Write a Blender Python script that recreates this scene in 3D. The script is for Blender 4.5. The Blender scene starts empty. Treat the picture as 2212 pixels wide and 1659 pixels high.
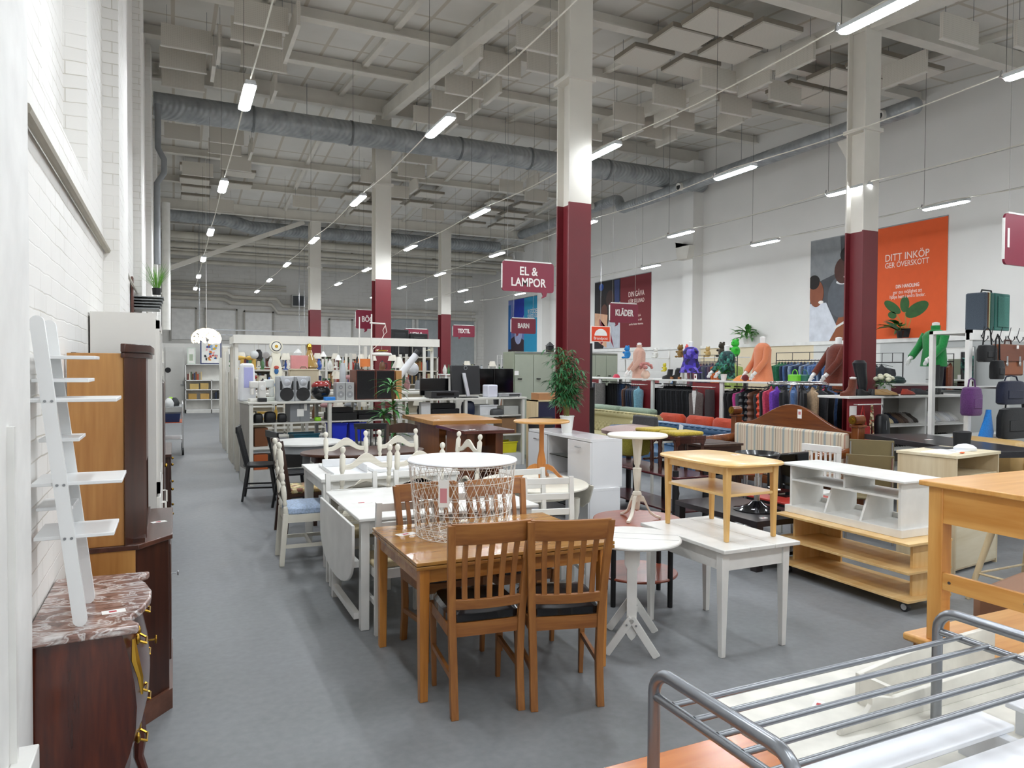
import bpy, bmesh, math, random
from mathutils import Vector, Matrix
R = math.radians
SC = bpy.context.scene
COL = SC.collection
random.seed(7)

# ---------------- camera ----------------
cam_d = bpy.data.cameras.new('camera')
cam = bpy.data.objects.new('camera', cam_d)
COL.objects.link(cam)
cam_d.sensor_width = 36.0
cam_d.lens = 25.39
cam_d.clip_end = 200
cam.matrix_world = Matrix.Translation((0, 0, 1.72)) @ Matrix.Rotation(-R(25.05), 4, 'Z') @ Matrix.Rotation(R(90 - 1.3), 4, 'X') @ Matrix.Rotation(R(0.35), 4, 'Z')
SC.camera = cam
# ---------------- world, exposure ----------------
W = bpy.data.worlds.new('world')
SC.world = W
W.use_nodes = True
W.node_tree.nodes['Background'].inputs[0].default_value = (0.8, 0.85, 0.9, 1)
W.node_tree.nodes['Background'].inputs[1].default_value = 0.05
vs = SC.view_settings
vs.view_transform = 'Standard'
vs.look = 'None'
vs.gamma = 1.0
vs.use_curve_mapping = False
vs.exposure = 0.22
SC.display_settings.display_device = 'sRGB'
cy = SC.cycles
cy.use_denoising = True
cy.use_adaptive_sampling = True
cy.adaptive_threshold = 0.02
cy.max_bounces = 7
cy.diffuse_bounces = 4
cy.glossy_bounces = 3
cy.transmission_bounces = 6
cy.transparent_max_bounces = 6
cy.sample_clamp_indirect = 4.0
cy.caustics_reflective = False
cy.caustics_refractive = False
LAMP = 132.0      # strength of the tube lamps

# ---------------- materials ----------------
MT = {}
def lin(c):
    return tuple((x / 12.92 if x <= 0.04045 else ((x + 0.055) / 1.055) ** 2.4) for x in c)
def hx(s):
    return lin(tuple(int(s[i:i + 2], 16) / 255 for i in (0, 2, 4)))
def base(name):
    m = bpy.data.materials.new(name)
    m.use_nodes = True
    nt = m.node_tree
    return m, nt, nt.nodes['Principled BSDF']
def N(nt, t, **k):
    n = nt.nodes.new(t)
    for a, b in k.items():
        if a.startswith('i_'):
            n.inputs[a[2:].replace('_', ' ')].default_value = b
        else:
            setattr(n, a, b)
    return n
def coords(nt, sc=(1, 1, 1), rot=(0, 0, 0)):
    tc = N(nt, 'ShaderNodeTexCoord')
    mp = N(nt, 'ShaderNodeMapping')
    mp.inputs['Scale'].default_value = sc
    mp.inputs['Rotation'].default_value = rot
    nt.links.new(tc.outputs['Object'], mp.inputs['Vector'])
    return mp.outputs['Vector']
def ramp(nt, fac, stops):
    r = N(nt, 'ShaderNodeValToRGB')
    e = r.color_ramp.elements
    while len(e) < len(stops):
        e.new(0.5)
    for i, (p, c) in enumerate(stops):
        e[i].position = p
        e[i].color = (*c, 1)
    nt.links.new(fac, r.inputs['Fac'])
    return r.outputs['Color']
def bump(nt, b, h, s=0.2, d=0.01):
    n = N(nt, 'ShaderNodeBump')
    n.inputs['Strength'].default_value = s
    n.inputs['Distance'].default_value = d
    nt.links.new(h, n.inputs['Height'])
    nt.links.new(n.outputs['Normal'], b.inputs['Normal'])
def pm(c, rough=0.5, metal=0.0, var=0.06, sc=6.0, coat=0.0, em=0.0):
    """painted / plastic / metal surface with a slight procedural variation"""
    key = ('p', c, rough, metal, var, sc, coat, em)
    if key in MT:
        return MT[key]
    m, nt, b = base('paint_' + str(c))
    col = hx(c) if isinstance(c, str) else c
    n = N(nt, 'ShaderNodeTexNoise')
    n.inputs['Scale'].default_value = sc
    n.inputs['Detail'].default_value = 3
    nt.links.new(coords(nt), n.inputs['Vector'])
    lo = tuple(x * (1 - var) for x in col)
    hi = tuple(min(1, x * (1 + var)) for x in col)
    nt.links.new(ramp(nt, n.outputs['Fac'], [(0.3, lo), (0.7, hi)]), b.inputs['Base Color'])
    b.inputs['Roughness'].default_value = rough
    b.inputs['Metallic'].default_value = metal
    b.inputs['Coat Weight'].default_value = coat
    if em:
        b.inputs['Emission Color'].default_value = (*col, 1)
        b.inputs['Emission Strength'].default_value = em
    MT[key] = m
    return m
def wood(c1, c2, ax='x', sc=1.0, rough=0.4, coat=0.15, ring=9.0):
    key = ('w', c1, c2, ax, sc, rough, ring)
    if key in MT:
        return MT[key]
    m, nt, b = base('wood_' + c1)
    s = {'x': (0.5, 6, 6), 'y': (6, 0.5, 6), 'z': (6, 6, 0.5)}[ax]
    v = coords(nt, tuple(q * sc for q in s))
    n = N(nt, 'ShaderNodeTexNoise')
    n.inputs['Scale'].default_value = 1.6
    n.inputs['Detail'].default_value = 6
    n.inputs['Distortion'].default_value = 0.8
    nt.links.new(v, n.inputs['Vector'])
    n2 = N(nt, 'ShaderNodeTexNoise')
    n2.inputs['Scale'].default_value = ring
    n2.inputs['Detail'].default_value = 2
    nt.links.new(v, n2.inputs['Vector'])
    mx = N(nt, 'ShaderNodeMath', operation='MULTIPLY_ADD')
    nt.links.new(n2.outputs['Fac'], mx.inputs[0])
    mx.inputs[1].default_value = 0.45
    nt.links.new(n.outputs['Fac'], mx.inputs[2])
    nt.links.new(ramp(nt, mx.outputs[0], [(0.5, hx(c1)), (0.92, hx(c2))]), b.inputs['Base Color'])
    b.inputs['Roughness'].default_value = rough
    b.inputs['Coat Weight'].default_value = coat
    b.inputs['Coat Roughness'].default_value = 0.2
    MT[key] = m
    return m
def fab(c, c2=None, sc=60.0, rough=0.95, b_=0.35):
    key = ('f', c, c2, sc, rough)
    if key in MT:
        return MT[key]
    m, nt, b = base('fabric_' + c)
    n = N(nt, 'ShaderNodeTexNoise')
    n.inputs['Scale'].default_value = sc
    n.inputs['Detail'].default_value = 4
    nt.links.new(coords(nt), n.inputs['Vector'])
    a = hx(c)
    d = hx(c2) if c2 else tuple(x * 0.72 for x in a)
    nt.links.new(ramp(nt, n.outputs['Fac'], [(0.35, d), (0.62, a)]), b.inputs['Base Color'])
    b.inputs['Roughness'].default_value = rough
    b.inputs['Sheen Weight'].default_value = 0.2
    bump(nt, b, n.outputs['Fac'], b_, 0.004)
    MT[key] = m
    return m
def voro(cols, sc=8.0, rough=0.8):
    """printed cloth: cells in a few colours"""
    key = ('v', tuple(cols), sc)
    if key in MT:
        return MT[key]
    m, nt, b = base('print_' + cols[0])
    n = N(nt, 'ShaderNodeTexVoronoi')
    n.inputs['Scale'].default_value = sc
    nt.links.new(coords(nt), n.inputs['Vector'])
    sp = N(nt, 'ShaderNodeSeparateColor')
    nt.links.new(n.outputs['Color'], sp.inputs['Color'])
    st = [(i / len(cols), hx(c)) for i, c in enumerate(cols)]
    o = ramp(nt, sp.outputs['Red'], st)
    nt.nodes[-1].color_ramp.interpolation = 'CONSTANT'
    nt.links.new(o, b.inputs['Base Color'])
    b.inputs['Roughness'].default_value = rough
    MT[key] = m
    return m
def stripes(cols, ax='y', period=0.4, rough=0.9, tw=0.0):
    key = ('s', tuple(cols), ax, period)
    if key in MT:
        return MT[key]
    m, nt, b = base('stripes_' + cols[0][1])
    tc = N(nt, 'ShaderNodeTexCoord')
    sp = N(nt, 'ShaderNodeSeparateXYZ')
    nt.links.new(tc.outputs['Object'], sp.inputs[0])
    d = N(nt, 'ShaderNodeMath', operation='DIVIDE')
    d.inputs[1].default_value = period
    nt.links.new(sp.outputs[ax.upper()], d.inputs[0])
    f = N(nt, 'ShaderNodeMath', operation='FRACT')
    nt.links.new(d.outputs[0], f.inputs[0])
    o = ramp(nt, f.outputs[0], [(p, hx(c)) for p, c in cols])
    nt.nodes[-1].color_ramp.interpolation = 'CONSTANT'
    nt.links.new(o, b.inputs['Base Color'])
    b.inputs['Roughness'].default_value = rough
    MT[key] = m
    return m
def brick(c='e6e6e3', mortar='a8a49c', ax='yz', row=0.205, wid=0.42, soft=0.008, rough=0.75, sc=1.0, bs=0.35):
    m, nt, b = base('brick_wall')
    tc = N(nt, 'ShaderNodeTexCoord')
    sp = N(nt, 'ShaderNodeSeparateXYZ')
    nt.links.new(tc.outputs['Object'], sp.inputs[0])
    ns = N(nt, 'ShaderNodeTexNoise')
    ns.inputs['Scale'].default_value = 5
    nt.links.new(tc.outputs['Object'], ns.inputs['Vector'])
    cb = N(nt, 'ShaderNodeCombineXYZ')
    if ax == 'yz':
        ad = N(nt, 'ShaderNodeMath', operation='ADD')
        nt.links.new(sp.outputs['X'], ad.inputs[0])
        nt.links.new(sp.outputs['Y'], ad.inputs[1])
        nt.links.new(ad.outputs[0], cb.inputs[0])
    elif ax == 'xz':
        nt.links.new(sp.outputs['X'], cb.inputs[0])
    else:
        nt.links.new(sp.outputs['X'], cb.inputs[0])
    mm = N(nt, 'ShaderNodeMath', operation='MULTIPLY_ADD')
    nt.links.new(ns.outputs['Fac'], mm.inputs[0])
    mm.inputs[1].default_value = 0.018
    nt.links.new(sp.outputs['Y' if ax == 'xy' else 'Z'], mm.inputs[2])
    nt.links.new(mm.outputs[0], cb.inputs[1])
    t = N(nt, 'ShaderNodeTexBrick')
    t.inputs['Scale'].default_value = 1.0
    t.inputs['Brick Width'].default_value = wid
    t.inputs['Row Height'].default_value = row
    t.inputs['Mortar Size'].default_value = soft
    t.inputs['Mortar Smooth'].default_value = 0.6
    t.inputs['Color1'].default_value = (*hx(c), 1)
    t.inputs['Color2'].default_value = (*[x * 0.94 for x in hx(c)], 1)
    t.inputs['Mortar'].default_value = (*hx(mortar), 1)
    nt.links.new(cb.outputs[0], t.inputs['Vector'])
    # mortar shows only in patches under the paint
    n3 = N(nt, 'ShaderNodeTexNoise')
    n3.inputs['Scale'].default_value = 1.7
    n3.inputs['Detail'].default_value = 5
    nt.links.new(tc.outputs['Object'], n3.inputs['Vector'])
    fr = ramp(nt, n3.outputs['Fac'], [(0.42, (0, 0, 0)), (0.62, (1, 1, 1))])
    mix = N(nt, 'ShaderNodeMix', data_type='RGBA')
    nt.links.new(fr, mix.inputs[0])
    mix.inputs[6].default_value = (*hx(c), 1)
    nt.links.new(t.outputs['Color'], mix.inputs[7])
    nt.links.new(mix.outputs[2], b.inputs['Base Color'])
    b.inputs['Roughness'].default_value = rough
    inv = N(nt, 'ShaderNodeMath', operation='SUBTRACT')
    inv.inputs[0].default_value = 1
    nt.links.new(t.outputs['Fac'], inv.inputs[1])
    bump(nt, b, inv.outputs[0], bs, 0.02)
    return m
def emis(c, s):
    m, nt, b = base('lamp_light')
    b.inputs['Base Color'].default_value = (*hx(c), 1)
    b.inputs['Emission Color'].default_value = (*hx(c), 1)
    b.inputs['Emission Strength'].default_value = s
    return m
def glass(c='e8f0f0', rough=0.03, tr=1.0, alpha=None):
    key = ('g', c, rough, tr)
    if key in MT:
        return MT[key]
    m, nt, b = base('glass')
    b.inputs['Base Color'].default_value = (*hx(c), 1)
    b.inputs['Roughness'].default_value = rough
    b.inputs['Transmission Weight'].default_value = tr
    b.inputs['IOR'].default_value = 1.3
    MT[key] = m
    return m

# ---------------- geometry ----------------
class G:
    def __init__(s):
        s.v = []
        s.f = []
    def add(s, vs, fs):
        o = len(s.v)
        s.v += [tuple(p) for p in vs]
        s.f += [tuple(i + o for i in q) for q in fs]
        return s
    def box(s, x0, y0, z0, x1, y1, z1):
        return s.add([(x0, y0, z0), (x1, y0, z0), (x1, y1, z0), (x0, y1, z0), (x0, y0, z1), (x1, y0, z1), (x1, y1, z1), (x0, y1, z1)],
                     [(0, 3, 2, 1), (4, 5, 6, 7), (0, 1, 5, 4), (1, 2, 6, 5), (2, 3, 7, 6), (3, 0, 4, 7)])
    def hexa(s, a, b):
        """loft between two quads a and b (each four points, same order)"""
        return s.add(list(a) + list(b), [(3, 2, 1, 0), (4, 5, 6, 7), (0, 1, 5, 4), (1, 2, 6, 5), (2, 3, 7, 6), (3, 0, 4, 7)])
    def bar(s, p, q, w, h, w2=None, h2=None, up=(0, 0, 1)):
        p = Vector(p); q = Vector(q); d = (q - p).normalized(); up = Vector(up)
        if abs(d.dot(up)) > 0.98:
            up = Vector((0, 1, 0))
        sd = d.cross(up).normalized(); u = sd.cross(d).normalized()
        w2 = w if w2 is None else w2; h2 = h if h2 is None else h2
        def ring(c, w, h):
            return [c - sd * w / 2 - u * h / 2, c + sd * w / 2 - u * h / 2, c + sd * w / 2 + u * h / 2, c - sd * w / 2 + u * h / 2]
        return s.hexa(ring(p, w, h), ring(q, w2, h2))
    def loft(s, rings, cap=True, closed=True):
        o = len(s.v); n = len(rings[0])
        for r in rings:
            s.v += [tuple(p) for p in r]
        for i in range(len(rings) - 1):
            for j in range(n if closed else n - 1):
                a = o + i * n + j; b = o + i * n + (j + 1) % n
                s.f.append((a, b, b + n, a + n))
        if cap:
            s.f.append(tuple(o + j for j in range(n))[::-1])
            s.f.append(tuple(o + (len(rings) - 1) * n + j for j in range(n)))
        return s
    def tube(s, pts, r, n=8, cap=True, closed=False):
        pts = [Vector(p) for p in pts]
        k = len(pts); rr = r if isinstance(r, (list, tuple)) else [r] * k
        rings = []; u = None
        for i, p in enumerate(pts):
            a = pts[i - 1] if (i > 0 or closed) else p
            b = pts[(i + 1) % k] if (i < k - 1 or closed) else p
            d = (b - a).normalized() if (b - a).length > 1e-9 else Vector((0, 0, 1))
            if u is None:
                u = d.orthogonal().normalized()
            u = (u - d * u.dot(d))
            u = u.normalized() if u.length > 1e-6 else d.orthogonal().normalized()
            w = d.cross(u)
            rings.append([p + (u * math.cos(t) + w * math.sin(t)) * rr[i] for t in [2 * math.pi * j / n for j in range(n)]])
        if closed:
            rings.append(rings[0])
        return s.loft(rings, cap and not closed)
    def lathe(s, prof, c=(0, 0), n=20, z0=0.0):
        rings = [[(c[0] + r * math.cos(2 * math.pi * j / n), c[1] + r * math.sin(2 * math.pi * j / n), z + z0) for j in range(n)] for r, z in prof]
        return s.loft(rings)
    def ell(s, c, r, n=16, m=10):
        rx, ry, rz = r if isinstance(r, (tuple, list)) else (r, r, r)
        rings = []
        for i in range(m + 1):
            a = -math.pi / 2 + math.pi * i / m
            a = max(-1.55, min(1.55, a))
            rings.append([(c[0] + rx * math.cos(a) * math.cos(2 * math.pi * j / n), c[1] + ry * math.cos(a) * math.sin(2 * math.pi * j / n), c[2] + rz * math.sin(a)) for j in range(n)])
        return s.loft(rings)
    def prism(s, poly, pl, a, b):
        """outline poly in plane pl ('xy','xz','yz') extruded from a to b on the third axis"""
        def P(u, v, w):
            return {'xy': (u, v, w), 'xz': (u, w, v), 'yz': (w, u, v)}[pl]
        return s.loft([[P(u, v, a) for u, v in poly], [P(u, v, b) for u, v in poly]])
    def disc(s, c, rx, ry, z0, z1, n=40, sup=2.0):
        def pt(t):
            ct, st = math.cos(t), math.sin(t)
            return (c[0] + rx * math.copysign(abs(ct) ** (2 / sup), ct), c[1] + ry * math.copysign(abs(st) ** (2 / sup), st))
        e = min(0.006, (z1 - z0) / 3)
        ps = [pt(2 * math.pi * j / n) for j in range(n)]
        def sc(k, z):
            return [(c[0] + (x - c[0]) * k, c[1] + (y - c[1]) * k, z) for x, y in ps]
        k = 1 - e / max(rx, ry)
        return s.loft([sc(k, z0), sc(1, z0 + e), sc(1, z1 - e), sc(k, z1)])
    def sheet(s, fn, nu, nv, th=0.0):
        o = len(s.v)
        for i in range(nu + 1):
            for j in range(nv + 1):
                s.v.append(tuple(fn(i / nu, j / nv)))
        for i in range(nu):
            for j in range(nv):
                a = o + i * (nv + 1) + j
                s.f.append((a, a + 1, a + nv + 2, a + nv + 1))
        return s
    def xf(s, M, i0=0):
        s.v = s.v[:i0] + [tuple(M @ Vector(p)) for p in s.v[i0:]]
        return s
    def ob(s, name, m, parent=None, loc=None, bevel=0.0, smooth=True, thick=0.0, rz=0.0, sub=0):
        me = bpy.data.meshes.new(name)
        me.from_pydata(s.v, [], s.f)
        me.validate()
        bm = bmesh.new(); bm.from_mesh(me)
        bmesh.ops.recalc_face_normals(bm, faces=bm.faces)
        bm.to_mesh(me); bm.free()
        if m is not None:
            me.materials.append(m)
        if smooth:
            for p in me.polygons:
                p.use_smooth = True
            me.set_sharp_from_angle(angle=R(38))
        o = bpy.data.objects.new(name, me)
        COL.objects.link(o)
        if parent is not None:
            o.parent = parent
        if loc is not None:
            o.location = loc
        o.rotation_euler[2] = rz
        if bevel:
            b = o.modifiers.new('bevel', 'BEVEL')
            b.width = bevel; b.segments = 2; b.limit_method = 'ANGLE'; b.angle_limit = R(40)
        if thick:
            t = o.modifiers.new('solid', 'SOLIDIFY')
            t.thickness = thick
        if sub:
            t = o.modifiers.new('sub', 'SUBSURF')
            t.levels = sub; t.render_levels = sub
        return o
def tag(o, label, cat, group=None, kind=None):
    if label:
        o['label'] = label
    if cat:
        o['category'] = cat
    if group:
        o['group'] = group
    if kind:
        o['kind'] = kind
    return o
def T(name, label, cat, loc=(0, 0, 0), rz=0.0, group=None):
    o = bpy.data.objects.new(name, None)
    o.empty_display_size = 0.05
    COL.objects.link(o)
    o.location = loc
    o.rotation_euler[2] = R(rz)
    return tag(o, label, cat, group)
def struct(g, name, m, **k):
    o = g.ob(name, m, **k)
    o['kind'] = 'structure'
    return o
def copy_tree(o, parent=None):
    c = o.copy()
    COL.objects.link(c)
    c.parent = parent
    for ch in o.children:
        copy_tree(ch, c)
    return c
def dup(root, loc, rz, label, group=None):
    c = copy_tree(root)
    c.location = loc
    c.rotation_euler[2] = R(rz)
    c['label'] = label
    if group:
        c['group'] = group
    return c
ORD = ['first', 'second', 'third', 'fourth', 'fifth', 'sixth', 'seventh', 'eighth', 'ninth', 'tenth', 'eleventh', 'twelfth', 'thirteenth', 'fourteenth', 'fifteenth', 'sixteenth', 'seventeenth', 'eighteenth', 'nineteenth', 'twentieth', 'twenty-first', 'twenty-second', 'twenty-third', 'twenty-fourth', 'twenty-fifth', 'twenty-sixth', 'twenty-seventh', 'twenty-eighth', 'twenty-ninth', 'thirtieth']
FONT_D = {}
def text(s, size, m, parent, loc, rot=(90, 0, 0), align='CENTER', ext=0.002, bold=0.0, sx=1.0, name='lettering', fit=None):
    cu = bpy.data.curves.new('txt', 'FONT')
    cu.body = s
    cu.size = size
    cu.align_x = align
    cu.align_y = 'CENTER'
    cu.extrude = ext
    cu.offset = bold
    cu.resolution_u = 4
    o = bpy.data.objects.new('txt', cu)
    COL.objects.link(o)
    dg = bpy.context.evaluated_depsgraph_get()
    me = bpy.data.meshes.new_from_object(o.evaluated_get(dg))
    bpy.data.objects.remove(o)
    me.materials.clear()
    me.materials.append(m)
    t = bpy.data.objects.new(name, me)
    COL.objects.link(t)
    t.parent = parent
    t.location = loc
    t.rotation_euler = tuple(R(a) for a in rot)
    t.scale[0] = sx
    if fit:
        xs_ = [v.co.x for v in me.vertices]
        t.scale[0] = fit / (max(xs_) - min(xs_))
    return t
def lab(names, i):
    return ORD[i]
# frequently used materials
WHITE = pm('e9e8e4', 0.35, coat=0.1)
CREAM = pm('ebe6d8', 0.4)
OFFW = pm('dcdad2', 0.5)
BLACK = pm('121214', 0.5)
BLACKG = pm('0c0c0e', 0.18)
GREY = pm('8f9190', 0.5)
CHROME = pm('d0d0d2', 0.18, 1.0, 0.02)
STEEL = pm('9a9c9f', 0.35, 1.0, 0.04)
BRASS = pm('b8923c', 0.25, 1.0)
PAPER = pm('f0eeea', 0.8)
RED = pm('8a1a20', 0.6)
BURG = pm('7c2338', 0.5)
def price_tag(parent, x, y, z, rz=0.0, w=0.075, d=0.04, flat=True, g='price slips on the furniture', label=None):
    """small white price slip lying on a surface (top-level thing)"""
    q = G()
    if flat:
        q.box(-w / 2, -d / 2, 0, w / 2, d / 2, 0.0012)
    else:
        q.box(-d / 2, -0.0008, -w / 2, d / 2, 0.0008, w / 2)
    o = q.ob('price_tag', PAPER, None, (x, y, z), smooth=False, rz=R(rz))
    tag(o, label, 'price tag', g)
    i = G()
    if flat:
        i.box(-w * 0.2, -d * 0.22, 0.0012, w * 0.12, d * 0.2, 0.0016)
    else:
        i.box(-d * 0.3, -0.0014, -w * 0.2, d * 0.3, -0.0008, w * 0.1)
    i.ob('printed_price', pm('b8484c', 0.8), o, smooth=False)
    return o
# =============== the hall ===============
XL, XR, YN, YF = -0.45, 13.1, -5.0, 31.2
def zc(y):
    return 7.7 - 0.092 * abs(y - 16)
# floor
m, nt, b = base('floor_vinyl')
v = coords(nt, (1, 1, 1))
n = N(nt, 'ShaderNodeTexNoise'); n.inputs['Scale'].default_value = 1.3; n.inputs['Detail'].default_value = 6
n2 = N(nt, 'ShaderNodeTexNoise'); n2.inputs['Scale'].default_value = 22; n2.inputs['Detail'].default_value = 6
nt.links.new(v, n.inputs['Vector']); nt.links.new(v, n2.inputs['Vector'])
ad = N(nt, 'ShaderNodeMath', operation='MULTIPLY_ADD'); ad.inputs[1].default_value = 0.5
nt.links.new(n2.outputs['Fac'], ad.inputs[0]); nt.links.new(n.outputs['Fac'], ad.inputs[2])
nt.links.new(ramp(nt, ad.outputs[0], [(0.5, hx('6e7072')), (1.0, hx('85878a'))]), b.inputs['Base Color'])
nt.links.new(ramp(nt, n.outputs['Fac'], [(0.3, (0.42,) * 3), (0.7, (0.55,) * 3)]), b.inputs['Roughness'])
bump(nt, b, n2.outputs['Fac'], 0.05, 0.002)
FLOOR = m
struct(G().box(XL - 0.3, YN, -0.12, XR + 0.3, YF + 0.3, 0), 'floor', FLOOR, smooth=False)
# ceiling: shallow gable with a painted panel grid
m, nt, b = base('ceiling_boards')
tc = N(nt, 'ShaderNodeTexCoord')
t = N(nt, 'ShaderNodeTexBrick'); t.offset = 0.0
t.inputs['Scale'].default_value = 1; t.inputs['Brick Width'].default_value = 0.62; t.inputs['Row Height'].default_value = 1.1
t.inputs['Mortar Size'].default_value = 0.035; t.inputs['Mortar Smooth'].default_value = 0.3
nt.links.new(tc.outputs['Object'], t.inputs['Vector'])
n = N(nt, 'ShaderNodeTexNoise'); n.inputs['Scale'].default_value = 1.2; n.inputs['Detail'].default_value = 4
nt.links.new(tc.outputs['Object'], n.inputs['Vector'])
t.inputs['Color1'].default_value = (*hx('e3e1dc'), 1); t.inputs['Color2'].default_value = (*hx('dddbd6'), 1); t.inputs['Mortar'].default_value = (*hx('c9c2b6'), 1)
mx = N(nt, 'ShaderNodeMix', data_type='RGBA', blend_type='MULTIPLY'); mx.inputs[0].default_value = 1
nt.links.new(t.outputs['Color'], mx.inputs[6])
nt.links.new(ramp(nt, n.outputs['Fac'], [(0.3, (0.9, 0.89, 0.87)), (0.7, (1, 1, 1))]), mx.inputs[7])
nt.links.new(mx.outputs[2], b.inputs['Base Color']); b.inputs['Roughness'].default_value = 0.9
CEIL = m
g = G()
for a, c in ((YN, 16), (16, YF + 0.3)):
    g.hexa([(XL - 0.3, a, zc(a)), (XR + 0.3, a, zc(a)), (XR + 0.3, c, zc(c)), (XL - 0.3, c, zc(c))],
           [(XL - 0.3, a, zc(a) + 0.2), (XR + 0.3, a, zc(a) + 0.2), (XR + 0.3, c, zc(c) + 0.2), (XL - 0.3, c, zc(c) + 0.2)])
struct(g, 'ceiling', CEIL, smooth=False)
BEAM = pm('dedad1', 0.7, var=0.08, sc=2)
# roof beams (steel, painted) across the hall and lighter purlins
k = 0
y = 5.05
while y < 31:
    main = any(abs(y - q) < 0.5 for q in (7.25, 16.0, 24.8))
    h = 0.34 if main else 0.2
    z = zc(y)
    g = G().box(XL, y - 0.09, z - h, XR, y + 0.09, z - h + 0.02).box(XL, y - 0.012, z - h + 0.02, XR, y + 0.012, z - 0.01)
    struct(g, 'roof_beam', BEAM, smooth=False)
    y += 2.19
for x in (1.35, 3.3, 5.3, 7.3, 9.5, 11.4):
    for a, c in ((YN, 16), (16, YF)):
        g = G().hexa([(x - 0.05, a, zc(a) - 0.09), (x + 0.05, a, zc(a) - 0.09), (x + 0.05, c, zc(c) - 0.09), (x - 0.05, c, zc(c) - 0.09)],
                     [(x - 0.05, a, zc(a) + 0.01), (x + 0.05, a, zc(a) + 0.01), (x + 0.05, c, zc(c) + 0.01), (x - 0.05, c, zc(c) + 0.01)])
        struct(g, 'roof_batten', BEAM, smooth=False)
# walls
BRL = brick('eceae6', 'c9c4ba', 'yz', 0.077, 0.26, 0.004, bs=0.25)
g = G()
g.box(XL - 0.3, YN, 0, XL, YF, 8)
WL = struct(G().box(XL - 0.35, YN, 0, XL, 3.25, 8).box(XL - 0.35, 3.25, 0, XL, 4.85, 2.78).box(XL - 0.35, 3.25, 7, XL, 4.85, 8)
            .box(XL - 0.35, 3.25, 2.6, XL - 0.12, 4.85, 8).box(XL - 0.35, 4.85, 0, XL, YF, 8), 'wall_left', BRL, smooth=False)
for i, (a, c, x) in enumerate([(1.2, 2.72, -0.415), (5.85, 6.9, -0.35), (10.0, 11.0, -0.36), (14.4, 15.4, -0.36), (18.8, 19.8, -0.36), (23.2, 24.2, -0.36)]):
    struct(G().box(XL, a, 0, x, c, 7.4), 'wall_left_pilaster', pm('e6e5e2', 0.6) if i == 0 else BRL, smooth=False)
WR = pm('e8e6e2', 0.75, var=0.03, sc=0.8)
struct(G().box(XR, YN, 0, XR + 0.3, YF, 8), 'wall_right', WR, smooth=False)
struct(G().box(XL - 0.3, YN - 0.3, 0, XR + 0.3, YN, 8), 'wall_back', WR, smooth=False)
BRF = brick('e8e6e1', 'c9c4ba', 'xz', 0.15, 0.4, 0.008, bs=0.2)
struct(G().box(XL - 0.3, YF, 0, XR + 0.3, YF + 0.3, 8), 'wall_far', BRF, smooth=False)
# right wall: panel joints, pilasters, ledge and coloured lining boards
JOINT = pm('b9b6b0', 0.8)
for z in (5.55, 4.85):
    struct(G().box(XR - 0.004, YN, z, XR, YF, z + 0.012), 'trim_1', JOINT, smooth=False)
for y in (15.75, 24.6):
    struct(G().box(XR - 0.35, y, 0, XR, y + 0.42, zc(y) - 0.3), 'wall_right_pilaster', WR, smooth=False)
    struct(G().prism([(y - 0.1, 5.05), (y + 0.5, 5.05), (y + 0.5, 5.2), (y + 0.42, 4.7), (y, 4.7)], 'yz', XR - 0.55, XR - 0.35), 'wall_right_bracket', BEAM, smooth=False)
struct(G().box(XR - 0.06, 2, 2.27, XR, 21.5, 2.345), 'trim_2', WHITE, smooth=False)
for a, c, col in ((16.2, 21.5, 'e4e2de'), (11.9, 16.2, 'e3d5b8'), (10.2, 11.9, 'dcdcd8'), (9.2, 10.2, 'c4c6c4'), (2, 9.2, 'b4b6b4')):
    struct(G().box(XR - 0.03, a, 0.0, XR, c, 2.27), 'wall_right_lining', pm(col, 0.7, var=0.02), smooth=False)
# far wall: boarded windows, grey doors
FR = pm('e2e0da', 0.6)
for i, (a, c, z0, z1) in enumerate([(-0.1, 0.75, 2.75, 3.95), (1.15, 2.25, 2.75, 3.95), (2.6, 3.65, 2.75, 3.9), (6.0, 6.9, 2.8, 3.7)]):
    o = struct(G().box(a, YF - 0.05, z0, c, YF, z1), 'window_%d' % (i + 1), pm('f2f1ee', 0.5), smooth=False)
    G().box(a - 0.06, YF - 0.09, z0 - 0.06, a, YF - 0.05, z1 + 0.06).box(c, YF - 0.09, z0 - 0.06, c + 0.06, YF - 0.05, z1 + 0.06).box(a - 0.06, YF - 0.09, z1, c + 0.06, YF - 0.05, z1 + 0.06).ob('window_frame', pm('b5b1a8', 0.6), o, smooth=False)
for i, (a, c) in enumerate([(8.35, 9.6), (9.9, 11.0), (11.45, 12.6)]):
    o = struct(G().box(a, YF - 0.05, 0, c, YF, 3.85), 'door_%d' % (i + 1), pm('aeb3b4', 0.5), smooth=False)
    G().box(a - 0.1, YF - 0.1, 0, a, YF - 0.04, 3.95).box(c, YF - 0.1, 0, c + 0.1, YF - 0.04, 3.95).ob('door_frame', FR, o, smooth=False)
# partition with a plain door at the end of the aisle
struct(G().box(-0.45, 29.6, 0, 5.2, 29.7, 2.55), 'wall_far_partition', pm('e9e7e2', 0.6, var=0.02), smooth=False)
o = struct(G().box(-0.3, 29.53, 0, 0.33, 29.6, 2.4), 'door_4', pm('e2e0db', 0.5, var=0.02), smooth=False)
G().box(0.2, 29.46, 1.0, 0.3, 29.5, 1.03).box(0.27, 29.5, 0.97, 0.3, 29.53, 1.15).ob('door_handle', STEEL, o, smooth=False)
G().disc((0, 0), 0.1, 0.1, 0, 0.02, 20).xf(Matrix.Translation((-0.22, 29.53, 1.55)) @ Matrix.Rotation(R(90), 4, 'X')).ob('door_emblem', BLACK, o)

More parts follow.
